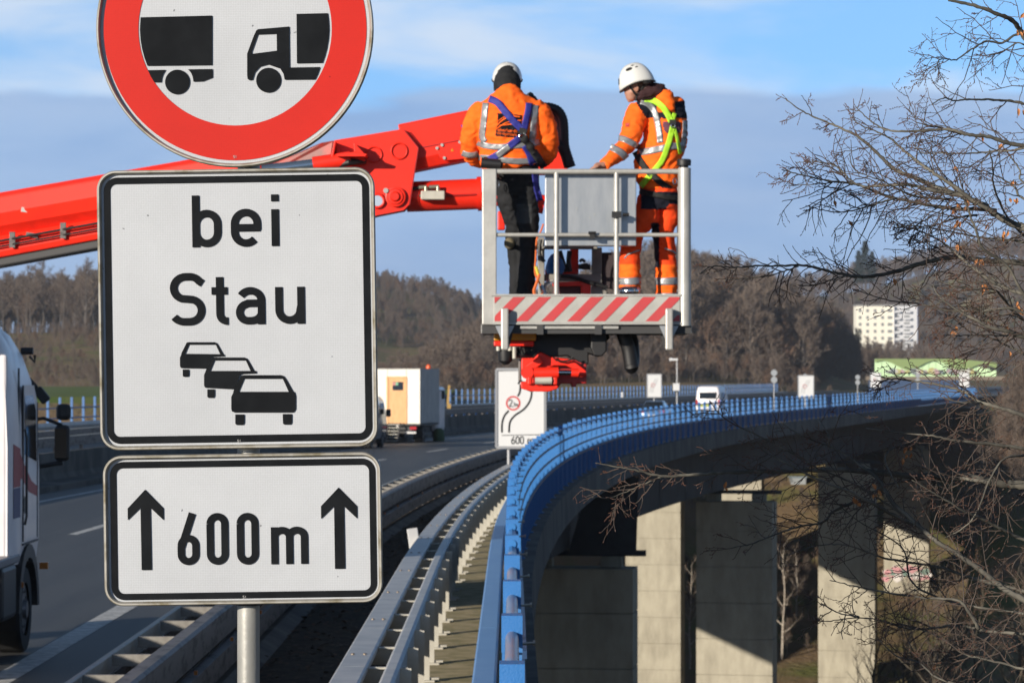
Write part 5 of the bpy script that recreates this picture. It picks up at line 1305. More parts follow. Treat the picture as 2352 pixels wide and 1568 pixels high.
for dx_, th_ in ((.0, .012), (.05, .009)):
    mb = MB(); mb.tube([mid(t / 12) + Vector((0, -.30, -.19 - dx_)) for t in range(13)], th_, 8); mb.build('hydraulic_line', BLK, bm1, smooth=True)
for t in (.28, .40, .52):
    q = mid(t); mb = MB(); mb.box(q + Vector((0, -.29, -.20)), (.05, .04, .14)); mb.build('line_clamp', GALV_D, bm1)
# knuckle: worn section, big side plate
ppoly('worn_tube', [Q(-480, 770, 27.9), Q(330, 425, 27.7), Q(462, 400, 27.7), Q(420, 660, 27.7), Q(-480, 900, 27.9)], .34, REDD)
kn = empty('lift_knuckle', Q(1000, 900, DB), 'broad red steel joint plate of the boom right of the square sign', 'lift joint')
holes = []
plate_pts = [(462, 400), (1140, 288), (1290, 475), (1262, 640), (1200, 1040), (1150, 1090), (870, 1145), (700, 1200), (640, 1000), (420, 660)]
mb = MB(); mb.poly([Q(x, y, DB - .02) for x, y in plate_pts[:6] + [(870, 1145), (640, 1000), (420, 660)]], .30); mb.poly([Q(x, y, DB - .018) for x, y in ((900, 1000), (900, 1139), (700, 1200), (640, 1000))], .28); mb.build('side_plate', RED, kn)
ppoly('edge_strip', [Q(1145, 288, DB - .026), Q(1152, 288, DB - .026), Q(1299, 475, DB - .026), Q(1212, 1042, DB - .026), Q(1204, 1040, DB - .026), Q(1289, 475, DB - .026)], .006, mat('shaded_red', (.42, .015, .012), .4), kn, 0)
for x, y, r in ((855, 540, 76), (1105, 505, 78)):
    mb = MB(); c = Q(x, y, DB - .03); rr_ = r * .40391 / 1.7415 / (F / DB)
    mb.tube([c + Vector((rr_ * math.cos(t * PI / 18), 0, rr_ * math.sin(t * PI / 18))) for t in range(36)], .007, 6, closed=True); mb.build('cover_ring', RED, kn, smooth=True)
c = Q(1070, 960, DB - .02)
mb = MB(); mb.lathe((c.x, c.y - .02, c.z), [(.085, 0), (.085, -.012), (.075, -.016), (.068, -.016), (.062, -.028), (.045, -.03), (.035, -.045), (.03, -.05)], 30, axis='Y'); mb.build('pivot_pin', RED, kn, smooth=True)
c = Q(890, 1000, DB - .02); mb = MB(); mb.tube([c + Vector((.055 * math.cos(t * PI / 12), -.02, .055 * math.sin(t * PI / 12))) for t in range(24)], .011, 8, closed=True); mb.build('hole_collar', RED, kn, smooth=True)
mb = MB(); mb.disc(c + Vector((0, -.022, 0)), .045, -.004, n=20); mb.build('hole_disc', mat('pale_steel', (.45, .55, .7), .4), kn)
mb = MB(); mb.disc(Q(975, 900, DB - .03), .022, -.04, n=10); mb.build('grease_nipple', ALU, kn)
# bracket with fins and small cylinders on the left part of the plate
ppoly('fin', [Q(486, 455, DB - .12), Q(540, 560, DB - .12), Q(480, 560, DB - .12)], .10, RED, kn, .004)
ppoly('fin', [Q(462, 405, DB - .2), Q(480, 410, DB - .2), Q(440, 650, DB - .2), Q(415, 650, DB - .2)], .18, RED, kn, .004)
ppoly('fin', [Q(655, 425, DB - .22), Q(665, 425, DB - .22), Q(775, 545, DB - .22), Q(660, 515, DB - .22)], .20, RED, kn, .004)
ppoly('shelf', [Q(480, 535, DB - .3), Q(660, 515, DB - .3), Q(790, 535, DB - .3), Q(770, 560, DB - .3), Q(490, 560, DB - .3)], .28, RED, kn, .004)
mb = MB(); mb.tube([Q(-250, 700, DB - .15), Q(260, 640, DB - .15)], .048, 14); mb.build('piston_rod', mat('steel_blue', (.25, .34, .45), .25, .8), kn, smooth=True)
mb = MB(); mb.tube([Q(255, 640, DB - .15), Q(625, 585, DB - .15)], [.065, .065], 16); mb.tube([Q(600, 590, DB - .15), Q(760, 570, DB - .12)], .035, 12); mb.build('hydraulic_cylinder', RED, kn, smooth=True)
mb = MB(); mb.tube([Q(480, 650, DB - .15), Q(600, 620, DB - .2), Q(760, 605, DB - .1)], .03, 10); mb.build('hydraulic_hose', BLK, kn, smooth=True)
# upper arm going to the basket
ua = empty('telescopic_boom', Q(1500, 450, DB), 'upper red arm of the lift ending behind the left worker', 'lift boom')
secbar('arm_tube', Q(1150, 501, DB + .2), Q(2500, 225, DB + .2), [(-.14, .215), (-.15, .20), (-.15, 0.0), (-.15, -.10), (-.11, -.19), (.1, -.2), (.14, -.1), (.14, .21)], RED, ua, .01)
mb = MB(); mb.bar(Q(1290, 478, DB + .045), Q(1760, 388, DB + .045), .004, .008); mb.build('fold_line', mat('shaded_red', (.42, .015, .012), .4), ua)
ppoly('cover_plate', [Q(1500, 445, DB + .04), Q(1760, 408, DB + .04), Q(1760, 580, DB + .04), Q(1560, 600, DB + .04), Q(1510, 570, DB + .04), Q(1485, 500, DB + .04)], .008, RED, ua, .003)
for x, y in ((1530, 448), (1480, 478), (1553, 575), (1705, 418)): mb = MB(); mb.disc(Q(x, y, DB + .035), .013, -.01, n=10); mb.build('screw', ALU, ua)
ppoly('warning_triangle', [Q(1630, 480, DB + .036), Q(1615, 508, DB + .036), Q(1645, 508, DB + .036)], -.003, YEL, ua, 0)
ppoly('blue_logo', [Q(1715, 248, DB + .042), Q(1790, 243, DB + .042), Q(1790, 310, DB + .042), Q(1740, 310, DB + .042)], -.003, mat('logo_blue', (.03, .05, .35), .5), ua, 0)
# levelling cylinder under the arm
mb = MB(); mb.tube([Q(1180, 960, DB + .18), Q(1905, 930, DB + .18)], [.128, .13], 28); mb.build('levelling_cylinder', RED, ua, smooth=True)
mb = MB(); mb.tube([Q(1880, 930, DB + .18), Q(1925, 928, DB + .18)], .145, 28); mb.build('cylinder_collar', RED, ua, smooth=True)
mb = MB(); mb.tube([Q(1925, 930, DB + .18), P(1250, 470, DB + .18)], .08, 20); mb.build('cylinder_head', RED, ua, smooth=True)
mb = MB(); mb.box(Q(1440, 945, DB - .0), (.20, .1, .075)); vb = mb.build('valve_block', GALV_L, ua, bevel=.008)
mb = MB(); mb.tube([Q(1310, 950, DB - .0), Q(1560, 938, DB - .0)], .014, 10)
for x in (1370, 1490): mb.tube([Q(x, 925, DB - .0), Q(x, 858, DB - .0)], .018, 10)
mb.tube([Q(1300, 866, DB - .0), Q(1380, 860, DB - .0)], .016, 10); mb.tube([Q(1400, 862, DB - .0), Q(1500, 856, DB - .0)], .016, 10); mb.build('fittings', mat('brass_steel', (.6, .55, .4), .3, .8), vb, smooth=True)
vb.children[-1]['kind'] = 'stuff'
mb = MB(); mb.tube(cat([Q(1240, 880, DB + .05), Q(1300, 870, DB + .05), Q(1370, 860, DB + .04)], 4), .016, 8); mb.build('hydraulic_hose', BLK, ua, smooth=True)
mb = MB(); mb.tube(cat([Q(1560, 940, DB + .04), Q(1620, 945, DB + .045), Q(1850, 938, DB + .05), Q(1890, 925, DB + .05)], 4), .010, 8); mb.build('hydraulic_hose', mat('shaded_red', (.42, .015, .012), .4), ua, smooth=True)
# arm end behind the worker and the big black corrugated hoses
ppoly('arm_end', [P(1240, 290, DB), P(1262, 300, DB), P(1304, 385, DB), P(1304, 400, DB), P(1230, 400, DB)], .2, RED, ua)
ppoly('hanger', [P(1143, 485, DB), P(1160, 485, DB), P(1160, 528, DB), P(1143, 528, DB)], .1, RED, ua)
hz = MB()
def R5(x, y): return ((1750 + x * .47826) / 1.7415, (200 + y * .47826) / 1.7415)
def K(x, y, dd): q = R5(x, y); return P(q[0], q[1], BD + dd)
for off in (0, 1, 2):
    pts = cat([K(760 + 20 * off, 380 + 30 * off, .9), K(850, 470 + 12 * off, .85 + .05 * off), K(940 - 4 * off, 480 + 16 * off, .85 + .05 * off), K(1010 - 10 * off, 510 + 18 * off, .85 + .05 * off), K(1050 - 18 * off, 580 + 12 * off, .85 + .05 * off), K(1060 - 18 * off, 680, .85 + .05 * off), K(1065 - 14 * off, 800, .85), K(1090 - 10 * off, 890, .85), K(1120 - 12 * off, 980, .85)], 7)
    rs = [.036 + (.004 if i % 2 else 0) for i in range(len(pts))]
    hz.tube(pts, rs, 12)
tag(hz.build('hose_bundle', BLK, smooth=True, auto=False), 'arched bundle of black hoses rising right behind the left worker', 'hose')
# ------------------------------------------------------------------ two workers
def ell(mb, secs, n=20, ref=Vector((0, 1, 0))):
    "secs: list of (point, r_across, r_depth); a closed tapered body"
    pts = [Vector(s_[0]) for s_ in secs]; vs = []; k = len(pts)
    for i, p in enumerate(pts):
        t = (pts[min(i + 1, k - 1)] - pts[max(i - 1, 0)]).normalized(); a = t.cross(ref)
        if a.length < .25: a = t.cross(Vector((0, .3, 1)))
        a.normalize(); b = a.cross(t).normalized()
        for j in range(n):
            an = 2 * PI * j / n; vs.append(p + a * math.cos(an) * secs[i][1] + b * math.sin(an) * secs[i][2])
    fs = [(i * n + j, i * n + (j + 1) % n, (i + 1) * n + (j + 1) % n, (i + 1) * n + j) for i in range(k - 1) for j in range(n)] + [tuple(range(n))[::-1], tuple((k - 1) * n + j for j in range(n))]
    return mb.add(vs, fs)
def ball(mb, c, r, sq=(1, 1, 1), n=14):
    c = Vector(c); prof = [(r * math.sin(PI * (i + .02) / (n + .04)), -r * math.cos(PI * (i + .02) / (n + .04))) for i in range(n + 1)]
    vs = []; m_ = 18
    for rr_, h in prof:
        for j in range(m_):
            a = 2 * PI * j / m_; vs.append(c + Vector((rr_ * math.cos(a) * sq[0], rr_ * math.sin(a) * sq[1], h * sq[2])))
    fs = [(i * m_ + j, i * m_ + (j + 1) % m_, (i + 1) * m_ + (j + 1) % m_, (i + 1) * m_ + j) for i in range(n) for j in range(m_)] + [tuple(range(m_))[::-1], tuple(n * m_ + j for j in range(m_))]
    return mb.add(vs, fs)
def unproj(v):
    "world point -> picture coordinates (used only to choose which cloth a face is cut from)"
    q = Vector(v) - EYE; z_ = q.dot(_f); return 1176 + q.dot(_r) / z_ * F, 784 - q.dot(_u) / z_ * F
def organic(name, mb, mats, parent, voxel=.012, smooth_it=6, amp=0.0, fs=(9, 9, 5), classify=None, cut=None):
    me = mb.mesh(name, mats, org(parent)); o = bpy.data.objects.new(name, me); COL.objects.link(o)
    md = o.modifiers.new('r', 'REMESH'); md.mode = 'VOXEL'; md.voxel_size = voxel
    if smooth_it: m2 = o.modifiers.new('s', 'SMOOTH'); m2.factor = .6; m2.iterations = smooth_it
    dg = bpy.context.evaluated_depsgraph_get(); me2 = bpy.data.meshes.new_from_object(o.evaluated_get(dg))
    o.modifiers.clear(); o.data = me2; me2.name = name
    me2.materials.clear()
    for m in (mats if isinstance(mats, (list, tuple)) else [mats]): me2.materials.append(m)
    og = org(parent)
    if amp:
        co = [v.co.copy() for v in me2.vertices]; nn = [v.normal.copy() for v in me2.vertices]
        for v, c, n_ in zip(me2.vertices, co, nn):
            q = Vector((c.x * fs[0], c.y * fs[1], c.z * fs[2])); w1 = noise.noise(q + Vector((noise.noise(q * .6), noise.noise(q * .6 + Vector((9, 9, 9))), 0)) * 1.6)
            r1 = 1 - abs(w1) * 2.2; w2 = noise.noise(q * 2.3)
            v.co = c + n_ * amp * (r1 * .8 + w2 * .5 - .3)
    if classify:
        idx = [classify(*unproj(p.center + og), p.center + og) for p in me2.polygons]; me2.polygons.foreach_set('material_index', idx)
    me2.polygons.foreach_set('use_smooth', [True] * len(me2.polygons)); me2.update()
    if parent: o.parent = parent
    ORG[o.name] = og
    return o
def bvh(*objs):
    vs = []; fs = []
    for o in objs:
        b = len(vs); g = org(o); vs += [v.co + g for v in o.data.vertices]; fs += [tuple(i + b for i in p.vertices) for p in o.data.polygons]
    return BVHTree.FromPolygons(vs, fs)
def onto(tree, x, y, off=.006, d=BD):
    dr = (P(x, y, d) - EYE).normalized(); h = tree.ray_cast(EYE, dr, 40)
    return (h[0] - dr * off) if h[0] is not None else None
def ribbon(name, tree, pts, wpx, m, parent, off=.007, th=.004, step=3.0, cols=4, mbout=None):
    P2 = []
    c = cat([Vector((p[0], p[1], 0)) for p in pts], 8)
    acc = [c[0]]
    for q in c[1:]:
        if (q - acc[-1]).length >= step: acc.append(q)
    acc.append(c[-1]); n = len(acc); vs = []; last = None
    for i in range(n):
        t = (acc[min(i + 1, n - 1)] - acc[max(i - 1, 0)]).normalized(); nn = Vector((-t.y, t.x, 0)); row = []
        for j in range(cols + 1):
            q = acc[i] + nn * wpx * (j / cols - .5); h = onto(tree, q.x, q.y, off); row.append(h)
        good = [h for h in row if h is not None]
        if not good: continue
        # never let the band jump to another surface behind
        md_ = sorted(h.y for h in good)[len(good) // 2]
        row = [h if (h is not None and abs(h.y - md_) < .05) else None for h in row]
        for j in range(cols + 1):
            if row[j] is None:
                q = acc[i] + nn * wpx * (j / cols - .5); row[j] = P(q.x, q.y, md_ + .02)
        vs.append(row)
    mb = MB(); k = cols + 1
    mb.add([v for r_ in vs for v in r_], [(i * k + j, i * k + j + 1, (i + 1) * k + j + 1, (i + 1) * k + j) for i in range(len(vs) - 1) for j in range(cols)])
    o = mb.build(name, m, parent, smooth=True, fix=False, auto=False)
    if th: s_ = o.modifiers.new('thick', 'SOLIDIFY'); s_.thickness = th; s_.offset = 0
    return o
def patch(name, tree, pts, m, parent, off=.006, res=2.2):
    "flat outline in the picture laid on the cloth"
    xs_ = [p[0] for p in pts]; ys_ = [p[1] for p in pts]; mb = MB(); fs = []
    nx_ = max(1, int((max(xs_) - min(xs_)) / res)); ny_ = max(1, int((max(ys_) - min(ys_)) / res))
    def inside(x, y):
        c = False; j = len(pts) - 1
        for i in range(len(pts)):
            if (pts[i][1] > y) != (pts[j][1] > y) and x < (pts[j][0] - pts[i][0]) * (y - pts[i][1]) / (pts[j][1] - pts[i][1]) + pts[i][0]: c = not c
            j = i
        return c
    grid = {}
    for a in range(nx_ + 1):
        for b in range(ny_ + 1):
            x = min(xs_) + (max(xs_) - min(xs_)) * a / nx_; y = min(ys_) + (max(ys_) - min(ys_)) * b / ny_; h = onto(tree, x, y, off)
            if h is not None: grid[a, b] = len(mb.v); mb.v.append(tuple(h))
    for a in range(nx_):
        for b in range(ny_):
            x = min(xs_) + (max(xs_) - min(xs_)) * (a + .5) / nx_; y = min(ys_) + (max(ys_) - min(ys_)) * (b + .5) / ny_
            q = [(a, b), (a + 1, b), (a + 1, b + 1), (a, b + 1)]
            if inside(x, y) and all(k_ in grid for k_ in q): mb.f.append(tuple(grid[k_] for k_ in q)); mb.m.append(0)
    return mb.build(name, m, parent, smooth=True, fix=False, auto=False)
def V5(x, y): return R5(x, y)
def S5(x, y, dd, ra, rb):
    "section given in region units: radius ra in region units, rb in metres"
    q = R5(x, y); return (P(q[0], q[1], BD + dd), ra * .27463 / pxm, rb)
def S6(x, y, dd, ra, rb):
    q = R6(x, y); return (P(q[0], q[1], BD + dd), ra * .25635 / pxm, rb)
def cloth(name, c, c2=None, rough=.85, sc_=30): return mat(name, c, rough, col2=c2 or tuple(v * .8 for v in c), scale=6, bump=.0012, bscale=sc_, spec=.25)
ORANGE = cloth('hivis_orange', (.93, .140, .010), (.84, .112, .008)); ORED = cloth('hivis_red_orange', (.82, .064, .008), (.74, .052, .007)); NAVY = cloth('navy_cloth', (.012, .014, .028)); BLACKC = cloth('black_cloth', (.014, .015, .017), (.022, .023, .026)); GREYC = cloth('grey_cloth', (.06, .065, .07))
REFL = mat('reflective_tape', (.42, .43, .44), .4, .35, col2=(.32, .33, .35), scale=14, bump=.001, bscale=50); SKIN = mat('skin', (.52, .27, .19), .5, col2=(.46, .22, .15), scale=14, spec=.4)
BLUES = mat('blue_webbing', (.025, .030, .30), .7); LIME = mat('lime_webbing', (.33, .62, .02), .7); STRAP = mat('black_webbing', (.012, .012, .012), .8); HELM = mat('helmet_white', (.80, .80, .77), .3, coat=.3); METAL = mat('chrome', (.7, .7, .7), .15, 1.0)
MAROON = cloth('maroon_hood', (.055, .022, .025)); HAIR = mat('short_hair', (.10, .065, .045), .9, col2=(.20, .13, .10), scale=60)
HCENT = {}
def helmet(parent, c, tilt, yaw, rx=.112, ry=.135, rz_=.125, black=()):
    "rock-climbing style helmet: shell, rim, vents. tilt about the side axis, yaw about z; nose direction = -y of the local frame"
    M_ = Matrix.Rotation(yaw, 4, 'Z') @ Matrix.Rotation(tilt, 4, 'X'); c = Vector(c)
    mb = MB(); n = 32; rows = 12; vs = []
    for i in range(rows + 1):
        e = PI / 2 * i / rows
        for j in range(n):
            a = 2 * PI * j / n; low = -.10 * (1 - i / rows) * (1 + .35 * math.cos(2 * a + PI)) 
            rr_ = math.cos(e) ** .85; ridge = 1 + .012 * math.cos(6 * a) * math.sin(2 * e)
            x = rx * rr_ * math.cos(a) * ridge; y = ry * rr_ * math.sin(a) * ridge; z_ = rz_ * math.sin(e) + low * .35 * math.cos(e)
            vs.append(M_ @ Vector((x, y, z_)) + c)
    fs = [(i * n + j, i * n + (j + 1) % n, (i + 1) * n + (j + 1) % n, (i + 1) * n + j) for i in range(rows) for j in range(n)]
    mb.add(vs, fs); o = mb.build('helmet', HELM, parent, smooth=True, fix=True, auto=False)
    s_ = o.modifiers.new('thick', 'SOLIDIFY'); s_.thickness = .008; s_.offset = -1
    rim_ = MB(); rim_.tube([v for v in vs[:n]], .006, 8, closed=True); rim_.build('helmet_rim', STRAP, o, smooth=True)
    hc = bvh(o)
    for (az, el, w1, h1) in black:
        ctr = M_ @ Vector((rx * math.cos(el) * math.cos(az), ry * math.cos(el) * math.sin(az), rz_ * math.sin(el))); nrm = (M_ @ Vector((math.cos(el) * math.cos(az) / rx, math.cos(el) * math.sin(az) / ry, math.sin(el) / rz_))).normalized()
        sd = nrm.cross(M_ @ Vector((0, 0, 1))).normalized(); upv = sd.cross(nrm)
        pts = []
        for k in range(9):
            t = 2 * PI * k / 9; dr_ = sd * w1 * math.cos(t) + upv * h1 * math.sin(t); h_ = hc.ray_cast(c + ctr + dr_ + nrm * .1, -nrm)
            pts.append((h_[0] + nrm * .003) if h_[0] is not None else c + ctr + dr_ + nrm * .004)
        b_ = MB(); b_.add(pts, [tuple(range(9))]); b_.build('vent', STRAP, o, fix=False)
    return o, M_

# ---------- left worker, back to the camera
w1 = empty('person', P(1200, 722, BD + .42), 'person in orange jacket with blue harness and black trousers, back turned, left in the basket', 'person')
jk = MB()
ell(jk, [S5(585, 325, .32, 70, .08), S5(590, 345, .31, 112, .105), S5(590, 385, .30, 150, .12), S5(590, 420, .30, 215, .13), S5(595, 470, .30, 262, .145), S5(600, 560, .30, 268, .16), S5(600, 680, .31, 262, .165), S5(600, 800, .33, 258, .165), S5(610, 900, .35, 262, .16), S5(630, 960, .36, 258, .155), S5(640, 992, .36, 248, .15), S5(642, 1000, .36, 235, .14)], 28)
ell(jk, [S5(390, 470, .31, 70, .07), S5(350, 520, .31, 92, .09), S5(300, 640, .34, 92, .085), S5(270, 760, .38, 84, .08), S5(272, 850, .44, 80, .078), S5(290, 900, .52, 70, .07), S5(340, 930, .64, 58, .058), S5(360, 935, .70, 50, .05)])
ell(jk, [S5(800, 470, .31, 80, .08), S5(850, 520, .31, 98, .095), S5(890, 640, .34, 108, .095), S5(905, 760, .38, 110, .095), S5(910, 850, .44, 100, .085), S5(890, 900, .52, 80, .075), S5(840, 920, .66, 60, .06), S5(820, 920, .74, 52, .052)])
jacket1 = organic('jacket', jk, [ORANGE, NAVY], w1, .011, 3, .0115, (9, 9, 14), lambda x, y, p: 0)
tr_ = MB()
ell(tr_, [S5(655, 960, .37, 195, .13), S5(660, 1060, .38, 188, .135), S5(665, 1150, .39, 186, .13), S5(668, 1210, .40, 180, .12)], 24)
ell(tr_, [S5(590, 1130, .39, 98, .11), S5(585, 1250, .40, 92, .105), S6(470, 0, .45, 84, .095), S6(455, 120, .50, 74, .09), S6(465, 230, .50, 62, .075), S6(480, 400, .46, 60, .068), S6(482, 600, .42, 60, .066), S6(482, 735, .40, 62, .068)])
ell(tr_, [S5(740, 1130, .38, 110, .12), S5(745, 1250, .38, 106, .11), S6(590, 0, .40, 96, .10), S6(590, 130, .42, 86, .09), S6(585, 300, .41, 80, .082), S6(575, 500, .39, 76, .078), S6(570, 735, .38, 74, .076)])
trs1 = organic('trousers', tr_, [BLACKC, GREYC], w1, .011, 3, .010, (10, 10, 13), lambda x, y, p: 1 if (1186 < x < 1222 and 470 < y < 512) else 0)
bd = MB()
ell(bd, [S5(582, 210, .42, 50, .065), S5(582, 230, .41, 80, .085), S5(582, 265, .39, 98, .10), S5(584, 310, .36, 100, .11), S5(586, 350, .33, 66, .07), S5(590, 400, .30, 70, .07), S5(595, 450, .30, 200, .10), S5(600, 700, .32, 215, .12), S5(640, 1000, .36, 190, .11), S5(665, 1150, .38, 160, .10)])
ell(bd, [S5(360, 500, .31, 60, .06), S5(275, 770, .38, 50, .05), S5(330, 930, .62, 38, .038), S5(372, 938, .76, 30, .03), S5(420, 935, .84, 34, .025)])
ell(bd, [S5(850, 500, .31, 65, .06), S5(905, 780, .38, 55, .05), S5(830, 920, .70, 40, .04), S5(780, 925, .80, 34, .028)])
for s_x, hx in ((0, 590), (1, 740)):
    ell(bd, [S5(hx, 1130, .40, 70, .07), S6(458 if not s_x else 590, 120, .50 if not s_x else .43, 40, .04), S6(468 if not s_x else 583, 260, .50 if not s_x else .42, 34, .035), S6(482 if not s_x else 573, 600, .43 if not s_x else .40, 34, .035), S6(482 if not s_x else 570, 760, .42 if not s_x else .40, 34, .035)])
organic('body', bd, SKIN, w1, .013, 3)
# black cap and neck gaiter under the helmet, then the helmet
bn = MB(); ell(bn, [S5(582, 178, .44, 60, .08), S5(582, 205, .42, 98, .112), S5(583, 262, .38, 114, .120), S5(584, 310, .36, 113, .12), S5(586, 345, .33, 100, .10), S5(588, 372, .32, 96, .095), S5(588, 385, .31, 90, .09)], 26)
organic('balaclava', bn, BLACKC, w1, .009, 3, .004, (14, 14, 20))
hc_, _ = helmet(w1, K(583, 228, .43), R(-17), PI, .122, .145, .122, black=((PI / 2, .25, .02, .012), (PI * .32, .6, .018, .01), (PI * .68, .6, .018, .01)))
for sgn, xx in ((-1, 472), (1, 694)):
    mb = MB(); mb.tube([K(xx, 235, .42), K(xx + 4 * sgn * -1, 340, .34)], .006, 6); mb.build('chin_strap', STRAP, w1)
T1 = bvh(jacket1)
def rb5(name, tree, pts, wd, m, par, **k): return ribbon(name, tree, [R5(*p) for p in pts], wd * .27463, m, par, **k)
rb5('reflective_band', T1, [(402, 442), (392, 540), (380, 640), (372, 725), (395, 770)], 52, REFL, w1)
rb5('reflective_band', T1, [(818, 462), (812, 560), (805, 660), (795, 750), (800, 780)], 54, REFL, w1)
rb5('reflective_band', T1, [(335, 775), (400, 800), (520, 812), (640, 800), (760, 790), (850, 770)], 50, REFL, w1)
rb5('reflective_band', T1, [(345, 900), (420, 905), (520, 918), (640, 930), (760, 930), (860, 915)], 50, REFL, w1)
rb5('reflective_band', T1, [(205, 862), (250, 878), (300, 880), (340, 868)], 46, REFL, w1)
# company print on the back
bk_ = [R5(*p) for p in ((500, 530), (600, 536), (702, 545), (698, 640), (670, 735), (580, 728), (484, 718), (490, 660), (505, 610))]
patch('back_print', T1, bk_, S_BLACK, w1, .007, 1.3)
for pts, wd in (([(490, 640), (540, 590), (610, 555), (690, 560)], 8), ([(485, 665), (560, 615), (640, 590), (700, 590)], 8), ([(520, 632), (600, 622), (690, 625)], 8), ([(500, 600), (560, 560), (640, 545)], 6)):
    rb5('print_arc', T1, pts, wd, ORANGE, w1, off=.0095, th=0, cols=1, step=2)
def cloth_text(txt, x0, y0, x1, y1, par, m, off=.0095):
    cu = bpy.data.curves.new('t', 'FONT'); cu.body = txt; cu.size = 1; cu.resolution_u = 2; o = bpy.data.objects.new('t', cu); COL.objects.link(o)
    me = bpy.data.meshes.new_from_object(o.evaluated_get(bpy.context.evaluated_depsgraph_get())); bpy.data.objects.remove(o)
    xs_ = [v.co.x for v in me.vertices]; wd = max(xs_); hs2 = max(v.co.y for v in me.vertices)
    vs = []
    for v in me.vertices:
        u = v.co.x / wd; q = (x0 + (x1 - x0) * u, y0 + (y1 - y0) * u - v.co.y / hs2 * 26); q = R5(*q); vs.append(onto(T1, q[0], q[1], off) or P(q[0], q[1], BD + .15))
    mb = MB(); mb.add(vs, [tuple(p.vertices) for p in me.polygons]); return mb.build('lettering', m, par, fix=False)
cloth_text('eberhardt', 500, 678, 668, 692, w1, ORANGE); cloth_text('die ingenieure', 498, 706, 664, 722, w1, ORANGE)
# harness
hn = empty('harness', org(w1)); hn.parent = w1; hn.location = (0, 0, 0); hn['label'] = 'blue webbing harness'
kw = dict(off=.014, th=.005)
rb5('strap', T1, [(432, 408), (500, 440), (560, 510), (630, 590), (700, 660), (725, 700)], 58, BLUES, hn, **kw)
rb5('strap', T1, [(768, 445), (758, 520), (738, 600), (720, 690)], 56, BLUES, hn, **kw)
rb5('strap', T1, [(700, 730), (620, 790), (530, 860), (430, 918), (400, 930)], 58, BLUES, hn, **kw)
rb5('strap', T1, [(730, 800), (765, 860), (790, 930), (805, 985)], 58, BLUES, hn, **kw)
rb5('label_tape', T1, [(498, 884), (550, 845), (600, 808)], 52, REFL, hn, off=.018, th=.002)
T1b = bvh(jacket1, trs1)
rb5('strap', bvh(trs1), [(812, 1010), (820, 1080), (832, 1160), (860, 1260)], 52, BLUES, hn, **kw)
mb = MB(); c = onto(T1, *R5(712, 722), .02); mb.tube([c + Vector((.026 * math.cos(t * PI / 8), -.006 - .004 * math.sin(t), .026 * math.sin(t * PI / 8))) for t in range(16)], .006, 8, closed=True); mb.build('back_ring', METAL, hn, smooth=True)
mb = MB(); c = onto(T1, *R5(712, 680), .016); mb.box(c, (.07, .014, .05), M=Matrix.Rotation(.3, 4, 'Y')); mb.build('strap_plate', STRAP, hn, bevel=.006)
mb = MB(); pl_ = [onto(T1, *R5(x, y), .03) or K(x, y, .1) for x, y in ((715, 730), (745, 770), (775, 810), (800, 860))]; mb.tube(cat(pl_, 4), [.03 + .006 * math.sin(i) for i in range(13)], 10); mb.build('fall_absorber', STRAP, hn, smooth=True)
rb5('strap', T1, [(800, 850), (850, 920), (890, 985)], 60, cloth('grey_cloth', (.06, .065, .07)), hn, off=.02, th=.012)
mb = MB(); mb.tube(cat([K(395, 925, .12), K(430, 942, .08), (K(480, 950, .08)), K(520, 962, .14)], 4), .032, 12); mb.build('tool_pouch', STRAP, w1, smooth=True)
mb = MB(); mb.tube([K(500, 1125, .2) + Vector((.014 * math.cos(t), 0, .026 * math.sin(t))) for t in [PI * k / 6 for k in range(12)]], .004, 6, closed=True); mb.build('snap_hook', METAL, hn, smooth=True)
# gloves and boots
mb = MB()
for x, y in ((405, 938), (800, 928)):
    c = K(x, y, .84); ball(mb, c, .045, (1.1, 1.0, .8))
    for k in range(4): ell(mb, [(c + Vector((.035 * (1 if x < 600 else -1), .02 * k - .02, .012)), .012, .012), (c + Vector((.075 * (1 if x < 600 else -1), .02 * k - .02, -.005)), .011, .011), (c + Vector((.085 * (1 if x < 600 else -1), .02 * k - .02, -.03)), .010, .010)], 8)
    ell(mb, [(c + Vector((0, -.03, .0)), .015, .015), (c + Vector((.04 * (1 if x < 600 else -1), -.05, .01)), .012, .012)], 8)
organic('gloves', mb, BLACKC, w1, .007, 2)
def boot(par, c, yaw, m=None):
    M_ = Matrix.Rotation(yaw, 4, 'Z'); c = Vector(c); mb = MB()
    ell(mb, [(c + M_ @ Vector((0, -.01, .16)), .05, .055), (c + M_ @ Vector((0, 0, .08)), .05, .062), (c + M_ @ Vector((0, .01, .02)), .05, .07)], 16)
    vs = [(-.04, -.07), (.04, -.07), (.048, .08), (.045, .18), (.0, .215), (-.045, .18), (-.048, .08)]
    mb.add([c + M_ @ Vector((x, y, z_)) for z_ in (.0, .07) for x, y in vs], [tuple(range(7))[::-1], tuple(range(7, 14))] + [(i, (i + 1) % 7, (i + 1) % 7 + 7, i + 7) for i in range(7)])
    return organic('boot', mb, m or mat('boot_leather', (.05, .035, .025), .6), par, .009, 3)
fl_z = B(0, 724).z + .004
for x in (482, 572): q = J(x, 735, .40); boot(w1, (q.x, q.y, fl_z), 0)
kp = MB(); ball(kp, J(420, 165, .42), .045, (1.0, .9, 1.1)); organic('knee_pad', kp, cloth('khaki_pad', (.20, .17, .11)), w1, .009, 2)

